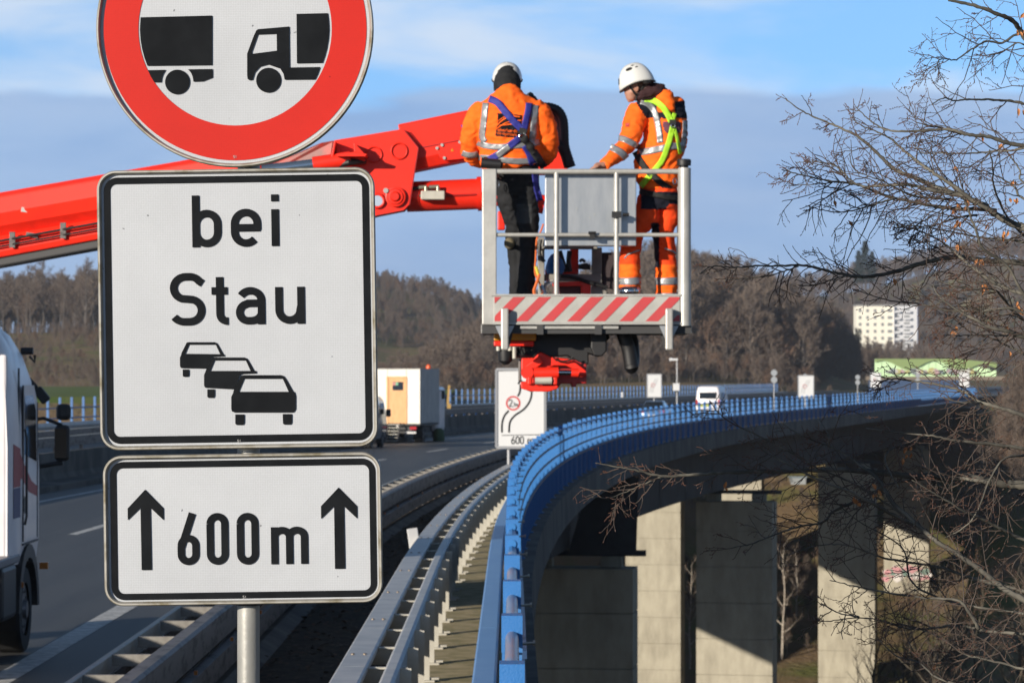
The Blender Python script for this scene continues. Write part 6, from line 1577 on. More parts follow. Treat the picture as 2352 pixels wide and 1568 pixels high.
# ---------- right worker, turned to the left, hand on the rail
w2 = empty('person', P(1490, 722, BD + .45), 'person in white helmet and orange workwear with lime harness leaning a hand on the rail', 'person')
jk = MB()
ell(jk, [S5(1850, 385, .40, 70, .07), S5(1845, 410, .40, 120, .10), S5(1850, 440, .40, 175, .12), S5(1870, 490, .40, 205, .135), S5(1895, 570, .40, 195, .15), S5(1900, 680, .40, 182, .155), S5(1890, 780, .40, 178, .155), S5(1860, 870, .40, 188, .155), S5(1835, 960, .40, 200, .155), S5(1838, 1060, .40, 186, .15), S5(1850, 1130, .40, 172, .14), S5(1852, 1165, .40, 160, .13)], 28)
ell(jk, [S5(1760, 490, .36, 75, .08), S5(1680, 520, .32, 100, .088), S5(1645, 600, .30, 98, .085), S5(1625, 700, .28, 90, .08), S5(1580, 790, .24, 82, .073), S5(1510, 870, .18, 70, .062), S5(1430, 935, .10, 56, .05), S5(1395, 965, .07, 50, .045)])
ell(jk, [S5(1970, 500, .44, 75, .09), S5(2010, 580, .48, 80, .09), S5(2030, 700, .52, 62, .08), S5(2025, 800, .60, 56, .07), S5(2000, 880, .72, 50, .06), S5(1960, 930, .84, 45, .05)])
ell(jk, [S5(1890, 385, .33, 85, .07), S5(1905, 420, .29, 88, .07), S5(1935, 470, .27, 62, .05), S5(1945, 515, .27, 40, .035)])
def cls2(x, y, p):
    rx_ = (x - 1004.9) / .27463; ry_ = (y - 114.8) / .27463
    if p.y > BD + .36 and ry_ < 560: pass
    if 430 < ry_ < 572 and rx_ > 1655 + (ry_ - 430) * .65 and not (1840 < rx_ < 1985 and ry_ < 520) : return 1
    return 0
jacket2 = organic('jacket', jk, [ORANGE, NAVY], w2, .011, 3, .0115, (9, 9, 14), cls2)
tr_ = MB()
ell(tr_, [S5(1850, 1100, .40, 150, .125), S5(1850, 1180, .40, 160, .13), S5(1845, 1280, .40, 165, .125), S5(1845, 1330, .40, 150, .11)], 24)
ell(tr_, [S5(1770, 1230, .38, 98, .12), S5(1752, 1400, .36, 104, .115), S6(1530, 60, .36, 98, .105), S6(1505, 220, .36, 92, .095), S6(1500, 400, .36, 95, .095), S6(1500, 560, .36, 98, .095), S6(1500, 735, .36, 98, .092)])
ell(tr_, [S5(1910, 1230, .44, 98, .12), S5(1925, 1400, .46, 104, .115), S6(1795, 60, .48, 102, .105), S6(1815, 220, .50, 98, .095), S6(1825, 400, .50, 98, .095), S6(1828, 560, .50, 100, .095), S6(1828, 735, .50, 98, .092)])
def cls3(x, y, p):
    rx_ = (x - 1004.9) / .27463; ry_ = (y - 114.8) / .27463
    if ry_ < 1190: return 0
    if ry_ < 1335 and 1700 < rx_ < 1910 + (1335 - ry_) * .6 and rx_ > 1700 - (ry_ - 1200) * .4: return 1
    if 1190 < ry_ < 1290 and rx_ > 1880: return 1
    x6 = (x - 1062.3) / .25635; y6 = (y - 516.8) / .25635
    if 1690 < x6 < 1765 and -20 < y6 < 380: return 1
    if y6 > 355: return 2
    return 0
trs2 = organic('trousers', tr_, [ORED, NAVY, ORANGE], w2, .011, 3, .011, (10, 10, 13), cls3)
T2_ = bvh(jacket2); T3_ = bvh(trs2)
for x0_, x1_ in ((1404, 1600), (1728, 1925)):
    for yy in (503,):
        ribbon('reflective_band', T3_, [R6(x0_ + (x1_ - x0_) * k / 5, yy + 2 * math.sin(k)) for k in range(6)], 65 * .25635, REFL, w2)
    ribbon('reflective_band', T3_, [R6(x0_ + (x1_ - x0_) * k / 5, 630) for k in range(6)], 40 * .25635, REFL, w2)
ribbon('piping', T3_, [R6(*p) for p in ((1450, 300), (1480, 265), (1530, 245), (1590, 225))], 3.5, REFL, w2, cols=1)
ribbon('piping', T3_, [R6(*p) for p in ((1810, 210), (1860, 225), (1900, 245), (1925, 270))], 3.5, REFL, w2, cols=1)
rb5('reflective_band', T2_, [(1700, 428), (1760, 450), (1810, 510), (1835, 590), (1852, 680), (1862, 775)], 50, REFL, w2)
rb5('reflective_band', T2_, [(2072, 590), (2070, 680), (2058, 770), (2045, 850)], 40, REFL, w2)
rb5('reflective_band', T2_, [(1690, 856), (1760, 846), (1860, 826), (1960, 806), (2050, 800)], 56, REFL, w2)
rb5('reflective_band', T2_, [(1516, 738), (1560, 745), (1620, 775), (1684, 812)], 50, REFL, w2)
rb5('reflective_band', T2_, [(1448, 812), (1490, 830), (1540, 862), (1582, 905)], 56, REFL, w2)
patch('sleeve_badge', T2_, [R5(*p) for p in ((1572, 612), (1604, 612), (1604, 642), (1572, 642))], mat('badge_red', (.5, .05, .04), .6), w2, .006, 2)
patch('back_badge', T2_, [R5(*p) for p in ((1890, 600), (2035, 605), (2030, 695), (1985, 705), (1905, 690), (1885, 640))], cloth('faded_violet_print', (.19, .075, .12)), w2, .006, 2.5)
h2 = empty('harness', org(w2)); h2.parent = w2; h2.location = (0, 0, 0); h2['label'] = 'lime green webbing harness'
rb5('strap', T2_, [(1732, 408), (1800, 420), (1870, 465), (1920, 530), (1955, 600)], 50, LIME, h2, **kw)
rb5('strap', T2_, [(1985, 530), (1972, 570), (1966, 610)], 36, LIME, h2, **kw)
rb5('strap', T2_, [(1968, 640), (1950, 720), (1920, 820), (1880, 920), (1820, 1000), (1760, 1070), (1700, 1140)], 48, LIME, h2, **kw)
rb5('strap', T2_, [(1980, 650), (2000, 720), (2015, 790), (2030, 870)], 26, LIME, h2, **kw)
rb5('lanyard', T2_, [(1652, 852), (1690, 920), (1745, 1000), (1810, 1060), (1880, 1120), (1950, 1165)], 52, STRAP, h2, **kw)
c = onto(T2_, *R5(1968, 606), .02)
mb = MB(); mb.box(c, (.055, .012, .045)); mb.build('strap_plate', STRAP, h2, bevel=.005)
mb = MB(); c = onto(T2_, *R5(1970, 636), .026); mb.tube([c + Vector((.016 * math.cos(t * PI / 6), 0, .016 * math.sin(t * PI / 6))) for t in range(12)], .005, 6, closed=True); mb.build('back_ring', METAL, h2, smooth=True)
rb5('hip_belt', T3_, [(1690, 1180), (1760, 1195), (1850, 1215), (1940, 1235), (2010, 1240)], 44, STRAP, h2, **kw)
mb = MB(); c = K(1985, 1100, .22); mb.tube([c + Vector((.015 * math.cos(t), 0, .025 * math.sin(t))) for t in [PI * k / 6 for k in range(12)]], .005, 6, closed=True); mb.build('snap_hook', METAL, h2, smooth=True)
# body with head, face and hands
bd = MB()
def HK(x, y, dd): return K(x, y, dd)
hd0 = .30
ball(bd, HK(1665, 235, hd0), .102, (1.02, .86, 1.04), 18)                    # skull
ell(bd, [(HK(1640, 285, hd0), .075, .066), (HK(1628, 330, hd0), .070, .060), (HK(1622, 372, hd0), .058, .052), (HK(1618, 405, hd0), .040, .042), (HK(1612, 425, hd0 - .005), .026, .030)], 18)   # face and jaw
ell(bd, [(HK(1600, 345, hd0), .020, .018), (HK(1590, 378, hd0), .015, .016), (HK(1584, 398, hd0), .013, .014), (HK(1592, 410, hd0), .010, .012)], 10)     # nose
ball(bd, HK(1580, 322, hd0), .022, (1, 1.6, .6), 8)                          # brow
ball(bd, HK(1600, 424, hd0), .014, (1, 1.5, .5), 8); ball(bd, HK(1605, 434, hd0), .012, (1, 1.5, .5), 8)   # lips
ball(bd, HK(1628, 350, hd0 - .045), .022, (1, .8, 1), 8)                     # cheek
ell(bd, [(HK(1715, 300, hd0), .052, .055), (HK(1755, 360, .34), .058, .058), (HK(1800, 410, .38), .07, .07)], 16)   # neck
ell(bd, [S5(1850, 420, .40, 100, .08), S5(1880, 500, .40, 160, .10), S5(1895, 700, .40, 140, .11), S5(1840, 960, .40, 150, .11), S5(1850, 1250, .40, 130, .10)])
ell(bd, [S5(1700, 520, .33, 65, .06), S5(1625, 700, .28, 55, .05), S5(1510, 870, .18, 42, .04), S5(1390, 962, .07, 30, .027), S5(1362, 975, .05, 26, .022)])
ell(bd, [S5(2000, 580, .47, 55, .06), S5(2025, 800, .60, 40, .045), S5(1960, 930, .84, 30, .03), S5(1930, 960, .92, 32, .024)])
for hx, kx, dd in ((1770, 1505, .36), (1910, 1820, .49)):
    ell(bd, [S5(hx, 1230, .40, 80, .08), S6(kx, 220, dd, 55, .055), S6(kx, 500, dd, 45, .045), S6(kx, 830, dd, 40, .045)])
# the hand over the top rail: palm, four unequal bent fingers, thumb
hc0 = K(1345, 972, .035); railz = B(0, 394).z
ell(bd, [(K(1385, 962, .065), .024, .020), (K(1362, 966, .05), .030, .018), (K(1338, 975, .035), .034, .015), (K(1322, 985, .02), .030, .012)], 14)
for k, (ln, off) in enumerate(((.048, -.030), (.060, -.010), (.056, .010), (.044, .028))):
    b0 = K(1326, 982, .03) + Vector((0, off, 0)); b1 = b0 + Vector((-ln * .45, 0, -.002)); b2 = b1 + Vector((-ln * .35, -.004, -.014)); b3 = b2 + Vector((-ln * .12, -.004, -.018))
    ell(bd, [(b0, .0092, .0092), (b1, .0088, .0088), (b2, .008, .008), (b3, .0068, .0068)], 8)
t0 = K(1360, 972, .02); ell(bd, [(t0, .012, .012), (t0 + Vector((-.02, -.03, -.004)), .010, .010), (t0 + Vector((-.045, -.04, -.016)), .009, .009)], 8)
body2 = organic('body', bd, [SKIN, HAIR], w2, .0065, 2, 0, classify=lambda x, y, p: 1 if ((x - 1004.9) / .27463 > 1672 + max(0, ((y - 114.8) / .27463 - 300)) * .35 and 150 < y < 212 and (y - 114.8) / .27463 < 330) else 0)
ear = MB(); c = HK(1664, 318, hd0 - .062); ear.tube([c + Vector((.013 * math.cos(t), -.004 * math.sin(t), .024 * math.sin(t) - .004 * math.cos(t))) for t in [2 * PI * k / 14 for k in range(14)]], .006, 8, closed=True); ball(ear, c, .012, (.8, .5, 1.3), 8); organic('ear', ear, SKIN, body2, .004, 1)
eye = MB(); ball(eye, HK(1590, 345, hd0 - .036), .0085, (1, 1, .7), 8); eye.build('eye', mat('eye_dark', (.04, .03, .03), .2), body2, smooth=True)
helmet(w2, HK(1660, 262, hd0), R(17), -PI / 2 - .06, .118, .150, .150, black=((.35, .75, .014, .006), (.1, .95, .014, .006), (-.25, .75, .03, .016), (-PI * .42, .25, .02, .03)))
T5 = bvh(body2)
mb = MB(); ss = [onto(T5, *R5(*p), .007) or HK(p[0], p[1], .22) for p in ((1600, 288), (1625, 330), (1648, 365), (1668, 385))]; mb.tube(ss, .007, 8)
ss = [onto(T5, *R5(*p), .007) or HK(p[0], p[1], .22) for p in ((1732, 278), (1712, 320), (1690, 355), (1668, 385))]; mb.tube(ss, .007, 8); mb.tube([ss[-1], HK(1655, 425, hd0 - .03)], .007, 8); mb.build('chin_strap', STRAP, w2, smooth=True)
mb = MB(); mb.tube(cat([HK(1712, 255, .20), HK(1750, 275, .2), HK(1785, 262, .24), HK(1790, 225, .28)], 4), .013, 8); mb.build('rear_cradle', STRAP, w2, smooth=True)
hd_ = MB()
ell(hd_, [S5(1665, 415, .34, 30, .06), S5(1700, 385, .34, 62, .10), S5(1760, 362, .35, 78, .115), S5(1830, 350, .36, 78, .115), S5(1885, 350, .36, 58, .09), S5(1915, 368, .36, 30, .05)])
organic('hood', hd_, MAROON, w2, .009, 3, .012, (12, 12, 16))
for x, dd in ((1500, .36), (1828, .50)): q = J(x, 735, dd); boot(w2, (q.x, q.y, fl_z), .5, mat('dark_boot', (.02, .02, .03), .6))
# ------------------------------------------------------------------ woods
BARK = mat('bark_brown', (.095, .078, .064), .9, col2=(.14, .118, .10), scale=1.1, spec=.15); BARKG = mat('bark_grey', (.13, .115, .105), .9, col2=(.08, .07, .062), scale=2, spec=.15)
TWIG = mat('twig_brown', (.108, .082, .066), .9, col2=(.150, .120, .098), scale=.15, spec=.1); TWIG2 = mat('twig_rust', (.145, .092, .064), .9, col2=(.115, .08, .06), scale=.2, spec=.1)
CONI = mat('conifer_green', (.018, .034, .016), .9, col2=(.03, .045, .02), scale=.6, spec=.1)
def bare(seed, h=13.0, spread=.42, nb=15, nt=7, ntw=5, wtw=.035, trunk_vis=.25, twig_len=1.1):
    "a leafless tree: (trunk and limbs mesh data, twig mesh data)"
    rg = random.Random(seed); A = MB(); Bq = MB()
    tp = [Vector((0, 0, -.6))]; x = y = 0
    for i in range(1, 9):
        x += rg.uniform(-.18, .18); y += rg.uniform(-.18, .18); tp.append(Vector((x, y, h * .92 * i / 8)))
    A.tube(tp, [h * .0105 * (1 - .9 * i / 8) + .01 for i in range(9)], 5)
    def flat(a, b, w_):
        t = (b - a); s_ = t.cross(Vector((rg.uniform(-1, 1), rg.uniform(-1, 1), rg.uniform(-1, 1))))
        if s_.length < 1e-4: return
        s_.normalize(); Bq.add([a - s_ * w_ / 2, a + s_ * w_ / 2, b], [(0, 1, 2)])
    for i in range(nb):
        f_ = trunk_vis + (1 - trunk_vis) * ((i + rg.random()) / nb); k = f_ * 8; i0 = min(int(k), 7); p = tp[i0].lerp(tp[i0 + 1], k - i0)
        az = i * 2.4 + rg.uniform(-.5, .5); ln = h * spread * (1.15 - f_ * .8) * rg.uniform(.75, 1.15); up = .45 + .9 * f_ + rg.uniform(-.1, .2)
        d_ = Vector((math.cos(az), math.sin(az), up)).normalized(); pts = [p]
        for j in range(4):
            d_ = (d_ + Vector((rg.uniform(-.22, .22), rg.uniform(-.22, .22), rg.uniform(-.02, .22)))).normalized(); pts.append(pts[-1] + d_ * ln / 4)
        r0 = h * .006 * (1.2 - f_); A.tube(pts, [r0 * (1 - .8 * j / 4) + .006 for j in range(5)], 3, cap=False)
        for q in range(nt):
            u = .2 + .8 * (q + rg.random()) / nt; kk = min(3, int(u * 4)); s0 = pts[kk].lerp(pts[kk + 1], u * 4 - kk) if u < 1 else pts[4]
            dd = (d_ + Vector((rg.uniform(-1, 1), rg.uniform(-1, 1), rg.uniform(-.5, .9)))).normalized(); l2 = ln * .38 * rg.uniform(.5, 1.1); e0 = s0 + dd * l2 * .5 + Vector((0, 0, .04)); e1 = e0 + (dd + Vector((rg.uniform(-.3, .3), rg.uniform(-.3, .3), .25))).normalized() * l2 * .5
            flat(s0, e0, wtw * 1.7); flat(e0 - dd * .02, e1, wtw * 1.3)
            for _ in range(ntw):
                o = s0.lerp(e0, rg.random()) if rg.random() < .5 else e0.lerp(e1, rg.random())
                v = (dd + Vector((rg.uniform(-1.1, 1.1), rg.uniform(-1.1, 1.1), rg.uniform(-.7, 1.0)))).normalized() * twig_len * rg.uniform(.4, 1)
                flat(o, o + v, wtw)
                o2 = o + v * .5; flat(o2, o2 + (v.normalized() + Vector((rg.uniform(-.8, .8), rg.uniform(-.8, .8), rg.uniform(-.5, .8)))).normalized() * twig_len * .55, wtw * .8)
    return A, Bq
def join(A, Bq):
    C = MB(); C.add(A.v, A.f, 0); C.add(Bq.v, Bq.f, 1); return C
PROTO = []
for k, kwv in enumerate((dict(h=13, nb=17, nt=8, ntw=6), dict(h=15, spread=.36, nb=18, nt=8, ntw=6), dict(h=11, spread=.5, nb=16, nt=8, ntw=6), dict(h=14, spread=.32, nb=18, nt=7, ntw=6, trunk_vis=.3), dict(h=8, spread=.6, nb=14, nt=8, ntw=7, trunk_vis=.1))):
    A, Bq = bare(100 + k, wtw=.09, twig_len=1.2, **kwv)
    me = join(A, Bq).mesh('bare_tree_proto', [BARKG if k % 2 else BARK, TWIG if k != 2 else TWIG2], fix=False); o = bpy.data.objects.new('bare_tree_proto', me); PROTO.append(o)
def scatter(name, pts, protos, label, kinds=None):
    "one mass of trees: geometry nodes set each sampled tree on its spot; pts = (x, y, z, scale, rot, tilt)"
    root = None
    for k, pr in enumerate(protos):
        sub = [p for i, p in enumerate(pts) if i % len(protos) == k]
        me = bpy.data.meshes.new(name); me.from_pydata([p[:3] for p in sub], [], [])
        a = me.attributes.new('scl', 'FLOAT', 'POINT'); a.data.foreach_set('value', [p[3] for p in sub])
        a = me.attributes.new('rot', 'FLOAT_VECTOR', 'POINT'); a.data.foreach_set('vector', [c for p in sub for c in (p[5], 0, p[4])])
        o = bpy.data.objects.new(name, me); COL.objects.link(o); tag(o, label, 'trees', kind='stuff')
        ng = bpy.data.node_groups.new(name, 'GeometryNodeTree'); ng.interface.new_socket('Geometry', in_out='INPUT', socket_type='NodeSocketGeometry'); ng.interface.new_socket('Geometry', in_out='OUTPUT', socket_type='NodeSocketGeometry')
        n = ng.nodes; l = ng.links; gi = n.new('NodeGroupInput'); go2 = n.new('NodeGroupOutput'); ip = n.new('GeometryNodeInstanceOnPoints'); oi = n.new('GeometryNodeObjectInfo'); oi.inputs['Object'].default_value = pr
        na = n.new('GeometryNodeInputNamedAttribute'); na.data_type = 'FLOAT'; na.inputs['Name'].default_value = 'scl'; nb_ = n.new('GeometryNodeInputNamedAttribute'); nb_.data_type = 'FLOAT_VECTOR'; nb_.inputs['Name'].default_value = 'rot'
        l.new(gi.outputs[0], ip.inputs['Points']); l.new(oi.outputs['Geometry'], ip.inputs['Instance']); l.new(nb_.outputs[0], ip.inputs['Rotation']); l.new(na.outputs[0], ip.inputs['Scale']); l.new(ip.outputs[0], go2.inputs[0])
        md = o.modifiers.new('trees', 'NODES'); md.node_group = ng
def field(n, x0, x1, y0, y1, s0, s1, ok=lambda x, y: True, seed=0, dens=None):
    rg = random.Random(seed); o = []
    for _ in range(n * 6):
        if len(o) >= n: break
        x = rg.uniform(x0, x1); y = rg.uniform(y0, y1)
        if ok(x, y): o.append((x, y, H(x, y) - .3, rg.uniform(s0, s1), rg.random() * 6.3, rg.uniform(-.07, .07)))
    return o
def clear(x, y, m=9):
    u = x - curve(y)[0]; return u > m or u < -30 - m
def wscale(x):   # the wood grows taller from left to right and ends in a rounded flank
    return lerpp([(-40, .22), (-25, .42), (-6, .85), (15, 1.15), (32, 1.30), (55, 1.18), (70, .95), (80, .7), (90, .6)], x)
pts_ = []
for x, y, z_, s_, r_, t_ in field(3300, -42, 78, 610, 840, .72, 1.08, lambda x, y: clear(x, y, 12) and y - 610 > max(0, (x - 55) * 2.5) + max(0, (10 - x) * .6), 1):
    q = s_ * wscale(x); pts_.append((x, y, z_ - q * .8, q, r_, t_))
scatter('brown_wood', pts_, PROTO, 'brown leafless wood on the low hill behind the work basket')
scatter('wood_edge', field(800, -28, 66, 585, 640, .22, .48, lambda x, y: clear(x, y, 10), 61), PROTO[2:], 'low brown bushes along the foot of the wood')
scatter('hedge', field(260, 55, 105, 575, 595, .14, .26, lambda x, y: clear(x, y, 9), 62), PROTO[2:], 'low brown hedge in front of the green wall')
scatter('hill_wood', field(3600, -150, 60, 1040, 1420, .34, .52, lambda x, y: True, 2), PROTO[:4], 'dark leafless wood on the rounded hill right of the square sign')
scatter('ridge_wood', field(2800, 40, 440, 1370, 1900, .75, 1.1, lambda x, y: not (145 < x < 190 and y < 1520) , 3), PROTO[:4], 'leafless wood along the far ridge at the right')
scatter('scrub', field(1000, 60, 260, 640, 1380, .5, .9, lambda x, y: clear(x, y, 18), 4), PROTO, 'brown scrub around the foot of the block of flats')
scatter('left_wood', field(700, -200, -70, 790, 930, .85, 1.1, lambda x, y: True, 5), PROTO[:4], 'leafless wood on the skyline at the left edge')
scatter('left_scrub', field(900, -170, -60, 560, 800, .18, .36, lambda x, y: True, 6), PROTO, 'low brown scrub on the slope at the left edge')
scatter('bank_wood', field(1100, 38, 175, 285, 600, .22, .48, lambda x, y: x - curve(y)[0] > 7.5, 7), PROTO, 'brown bushes on the bank at the right end of the bridge')
scatter('valley_scrub', field(160, -20, 60, 330, 440, .12, .3, lambda x, y: -40 < x - curve(y)[0] < 7 and not -8 < x - curve(y)[0] < 0.5, 8), PROTO, 'brown scrub on the slope under the bridge')
scatter('bank_bushes', field(520, 30, 75, 262, 432, .26, .46, lambda x, y: 8 < x - curve(y)[0] < 24, 77), PROTO[1:], 'reddish brown bushes beside the right end of the railing')
# the trees one can tell apart
def tree_thing(name, label, x, y, A, Bq, mats, z=None, group=None, scale=1.0, rz=0.0, meshes=None):
    z = H(x, y) if z is None else z
    e = empty(name, (x, y, z), label, 'tree', group); e.rotation_euler = (0, 0, rz); e.scale = (scale,) * 3
    ma, mb_ = meshes
    for nm, m_ in (('trunk', ma), ('crown', mb_)):
        o = bpy.data.objects.new(nm, m_); COL.objects.link(o); o.parent = e
    return e
SING = []
for k in range(4):
    A, Bq = bare(300 + k, h=14 + k, spread=(.36, .33, .40, .30)[k], nb=20, nt=8, ntw=6, wtw=.065, trunk_vis=.3)
    SING.append((A.mesh('trunk', BARKG, fix=False), Bq.mesh('crown', TWIG, fix=False)))
rg = random.Random(44)
for k, px in enumerate((8, 42, 68, 96, 128, 152, 176, 200, 215, 60, 145)):
    d = 745 + 45 * rg.random(); p = P(px, 800, d)
    tree_thing('bare_tree', 'slender leafless tree standing in the row on the left slope behind the lorry', p.x, p.y, None, None, None, group='trees on the left skyline', scale=rg.uniform(.8, 1.05), rz=rg.random() * 6, meshes=SING[k % 4])
for k, px in enumerate((1925, 1958, 2030, 2065, 2105, 2150, 2196, 2240, 2290, 2335, 1870, 1830)):
    d = 1560 + 60 * rg.random(); p = P(px, 600, d)
    tree_thing('bare_tree', 'tall leafless tree rising above the far right ridge', p.x, p.y, None, None, None, group='trees on the right ridge', scale=rg.uniform(1.25, 1.55), rz=rg.random() * 6, meshes=SING[k % 4])
# conifer clump on the ridge
cf = MB(); rgc = random.Random(4)
for i in range(1500):
    t = rgc.random() ** .8; zz = 3 + 14 * t; rr_ = (1 - t) * 4.4 * (.75 + .3 * math.sin(zz * 2.3)) + .15; a = rgc.random() * 6.3; q = Vector((math.cos(a) * rr_ * rgc.uniform(.3, 1), math.sin(a) * rr_ * rgc.uniform(.3, 1), zz))
    dr_ = Vector((math.cos(a), math.sin(a), -.35)) * rgc.uniform(.5, 1.3); s_ = Vector((-math.sin(a), math.cos(a), rgc.uniform(-.4, .4))) * .32; cf.add([q - s_, q + s_, q + dr_], [(0, 1, 2)])
cme = cf.mesh('crown', CONI, fix=False); ct = MB(); ct.tube([(0, 0, -1), (0, 0, 16)], [.28, .05], 6); ctm = ct.mesh('trunk', BARKG)
for k, (px, s_, lb) in enumerate(((1987, 1.45, 'tallest dark conifer on the far ridge above the block of flats'), (1972, 1.15, 'lower dark conifer just left of the tallest one on the ridge'), (2003, 1.1, 'lower dark conifer just right of the tallest one on the ridge'))):
    p = P(px, 600, 1600); e = empty('conifer', (p.x, p.y, 0), lb, 'tree'); zt_ = P(0, (553, 575, 577)[k], 1600).z; e.location.z = zt_ - 17 * s_; e.scale = (s_,) * 3
    for nm, m_ in (('trunk', ctm), ('crown', cme)): o = bpy.data.objects.new(nm, m_); COL.objects.link(o); o.parent = e
# pylon on the left skyline
mp = P(82, 640, 900); m0 = H(mp.x, 900); pm_ = MB(); pm_.tube([(mp.x, 900, m0), (mp.x, 900, P(0, 640, 900).z)], [.22, .10], 6); tag(pm_.build('radio_mast', GALV_D), 'thin mast rising above the trees at the left edge', 'mast')
# pale birch trunks in front of the bridge slope
BIR = mat('birch_bark', (.42, .38, .32), .8, col2=(.16, .13, .11), scale=3, streak=(1, 1, 3))
for k, (px, d, lb, s_) in enumerate(((1795, 330, 'slim pale birch between the second and third lit piers', .9), (1585, 325, 'thin pale birch in the gap left of the big shaded pier', .8), (1830, 350, 'slanting pale sapling right of the second lit pier', .6))):
    A, Bq = bare(500 + k, h=14, spread=.2, nb=14, nt=5, ntw=4, wtw=.04, trunk_vis=.2); p = P(px, 1300, d)
    tree_thing('birch', lb, p.x, p.y, None, None, None, scale=s_, meshes=(A.mesh('trunk', BIR, fix=False), Bq.mesh('crown', TWIG, fix=False)))

# ------------------------------------------------------------------ the near tree whose branches hang in at the right
NB = mat('near_bark', (.075, .070, .058), .85, col2=(.17, .158, .130), scale=9, bump=.002, bscale=50, mixlo=.45, mixhi=.6)
NB2 = mat('near_twig', (.062, .047, .040), .8, col2=(.115, .085, .068), scale=14)
BUD = mat('bud_brown', (.13, .060, .040), .6)
def near_branch(pts, w0, w1, seed, dd=.55, tw=1.0, side=0.0, y_dep=0.0, name='branch', dens=1.0, parent=None):
    "pts: tip-to-base outline in the picture; w0/w1 widths (px) at base and tip"
    rg = random.Random(seed); D_ = ND + y_dep
    c = cat([Vector((p[0], p[1], 0)) for p in pts], 7); n = len(c); W_ = []
    wob = 0.0
    for i, q in enumerate(c):
        dz = .35 * math.sin(i / n * 2.6 + seed) * dd; W_.append(P(q.x + rg.uniform(-1.1, 1.1), q.y + rg.uniform(-1.1, 1.1), D_ + dz))
    k = PXN
    A = MB(); A.tube(W_, [max(.0011, (w1 + (w0 - w1) * (i / (n - 1)) ** 1.1) / 2 / k * (1 + .12 * math.sin(i * 1.9))) for i in range(n)], 6)
    T = MB(); Bd = MB()
    def twig(o, dr, ln, w_, depth):
        m_ = 6; p = [o]; d_ = dr.normalized(); kink = 1
        for j in range(m_):
            kink = -kink; d_ = (d_ + Vector((rg.uniform(-.20, .20), rg.uniform(-.15, .15), rg.uniform(-.18, .18))) + Vector((0, 0, kink * .23)) + Vector((0, kink * .1, 0)) + Vector((0, 0, -.05 * (depth > 1)))).normalized(); p.append(p[-1] + d_ * ln / m_)
        T.tube(p, [w_ * (1 - .45 * j / m_) for j in range(m_ + 1)], 4, cap=False)
        for j in range(1, m_ + 1):   # buds
            if rg.random() < .5 or j == m_: q = p[j]; v = (d_ + Vector((0, 0, rg.uniform(-.9, .9)))).normalized() * .0052; Bd.tube([q, q + v * .5, q + v * (1.5 if j == m_ else 1.0)], [.0008, .0016, .0004], 4, cap=False)
        if depth < 3:
            for j in range(1, m_):
                if rg.random() < (.52 if depth == 1 else .28) * tw:
                    s_ = 1 if rg.random() < .5 else -1; a = rg.uniform(.5, 1.05) * s_; v = Vector((d_.x * math.cos(a) - d_.z * math.sin(a), d_.y + rg.uniform(-.5, .5), d_.x * math.sin(a) + d_.z * math.cos(a)))
                    twig(p[j], v, ln * rg.uniform(.35, .6), w_ * .62, depth + 1)
    i = 2; sgn = 1
    while i < n - 1:
        t = (W_[i - 1] - W_[i + 1]).normalized() if i + 1 < n else (W_[i - 1] - W_[i]).normalized()
        if rg.random() < (.31 if pts[0][1] < 560 else .38) * dens:
            sgn = -sgn; a = sgn * rg.uniform(.4, .95); v = Vector((t.x * math.cos(a) - t.z * math.sin(a), rg.uniform(-.5, .5), t.x * math.sin(a) + t.z * math.cos(a)))
            fr_ = i / n; ln = (.06 + .15 * min(1, fr_ * 1.6)) * rg.uniform(.5, 1.2) * tw; twig(W_[i], v, ln, .0015 + .0009 * fr_, 1)
        i += 1
    o = A.build(name, NB, parent, smooth=True, fix=False, auto=False)
    if T.v:
        q = T.build('twigs', NB2, o, fix=False); q['kind'] = 'stuff'
        q = Bd.build('buds', BUD, o, fix=False); q['kind'] = 'stuff'
    for j in (0,):
        pass
    return W_
ND = 11.0; PXN = F / ND
def X1(x, y): return (1148.4 + .5117 * x, 947.5 + .5117 * y)      # region 1 -> picture
def X4(x, y): return ((2900 + x * .63787) / 1.7415, y * .63787 / 1.7415)
def X3(x, y): return ((2700 + x * .59354) / 1.7415, (900 + y * .59354) / 1.7415)
tb = P(2950, 1200, 11.6)
near = empty('bare_tree', (tb.x, tb.y, H(tb.x, tb.y)), 'leafless tree at the right edge whose fine branches reach across the picture', 'tree')
mb = MB(); gx = tb.x
mb.tube([(gx, tb.y, H(gx, tb.y) - .3), (gx - .05, tb.y, 1.0), (gx + .03, tb.y, 3.2), (gx - .02, tb.y + .1, 5.2), (gx + .1, tb.y, 7.0)], [.17, .15, .13, .10, .05], 12); mb.build('trunk', NB, near, smooth=True)
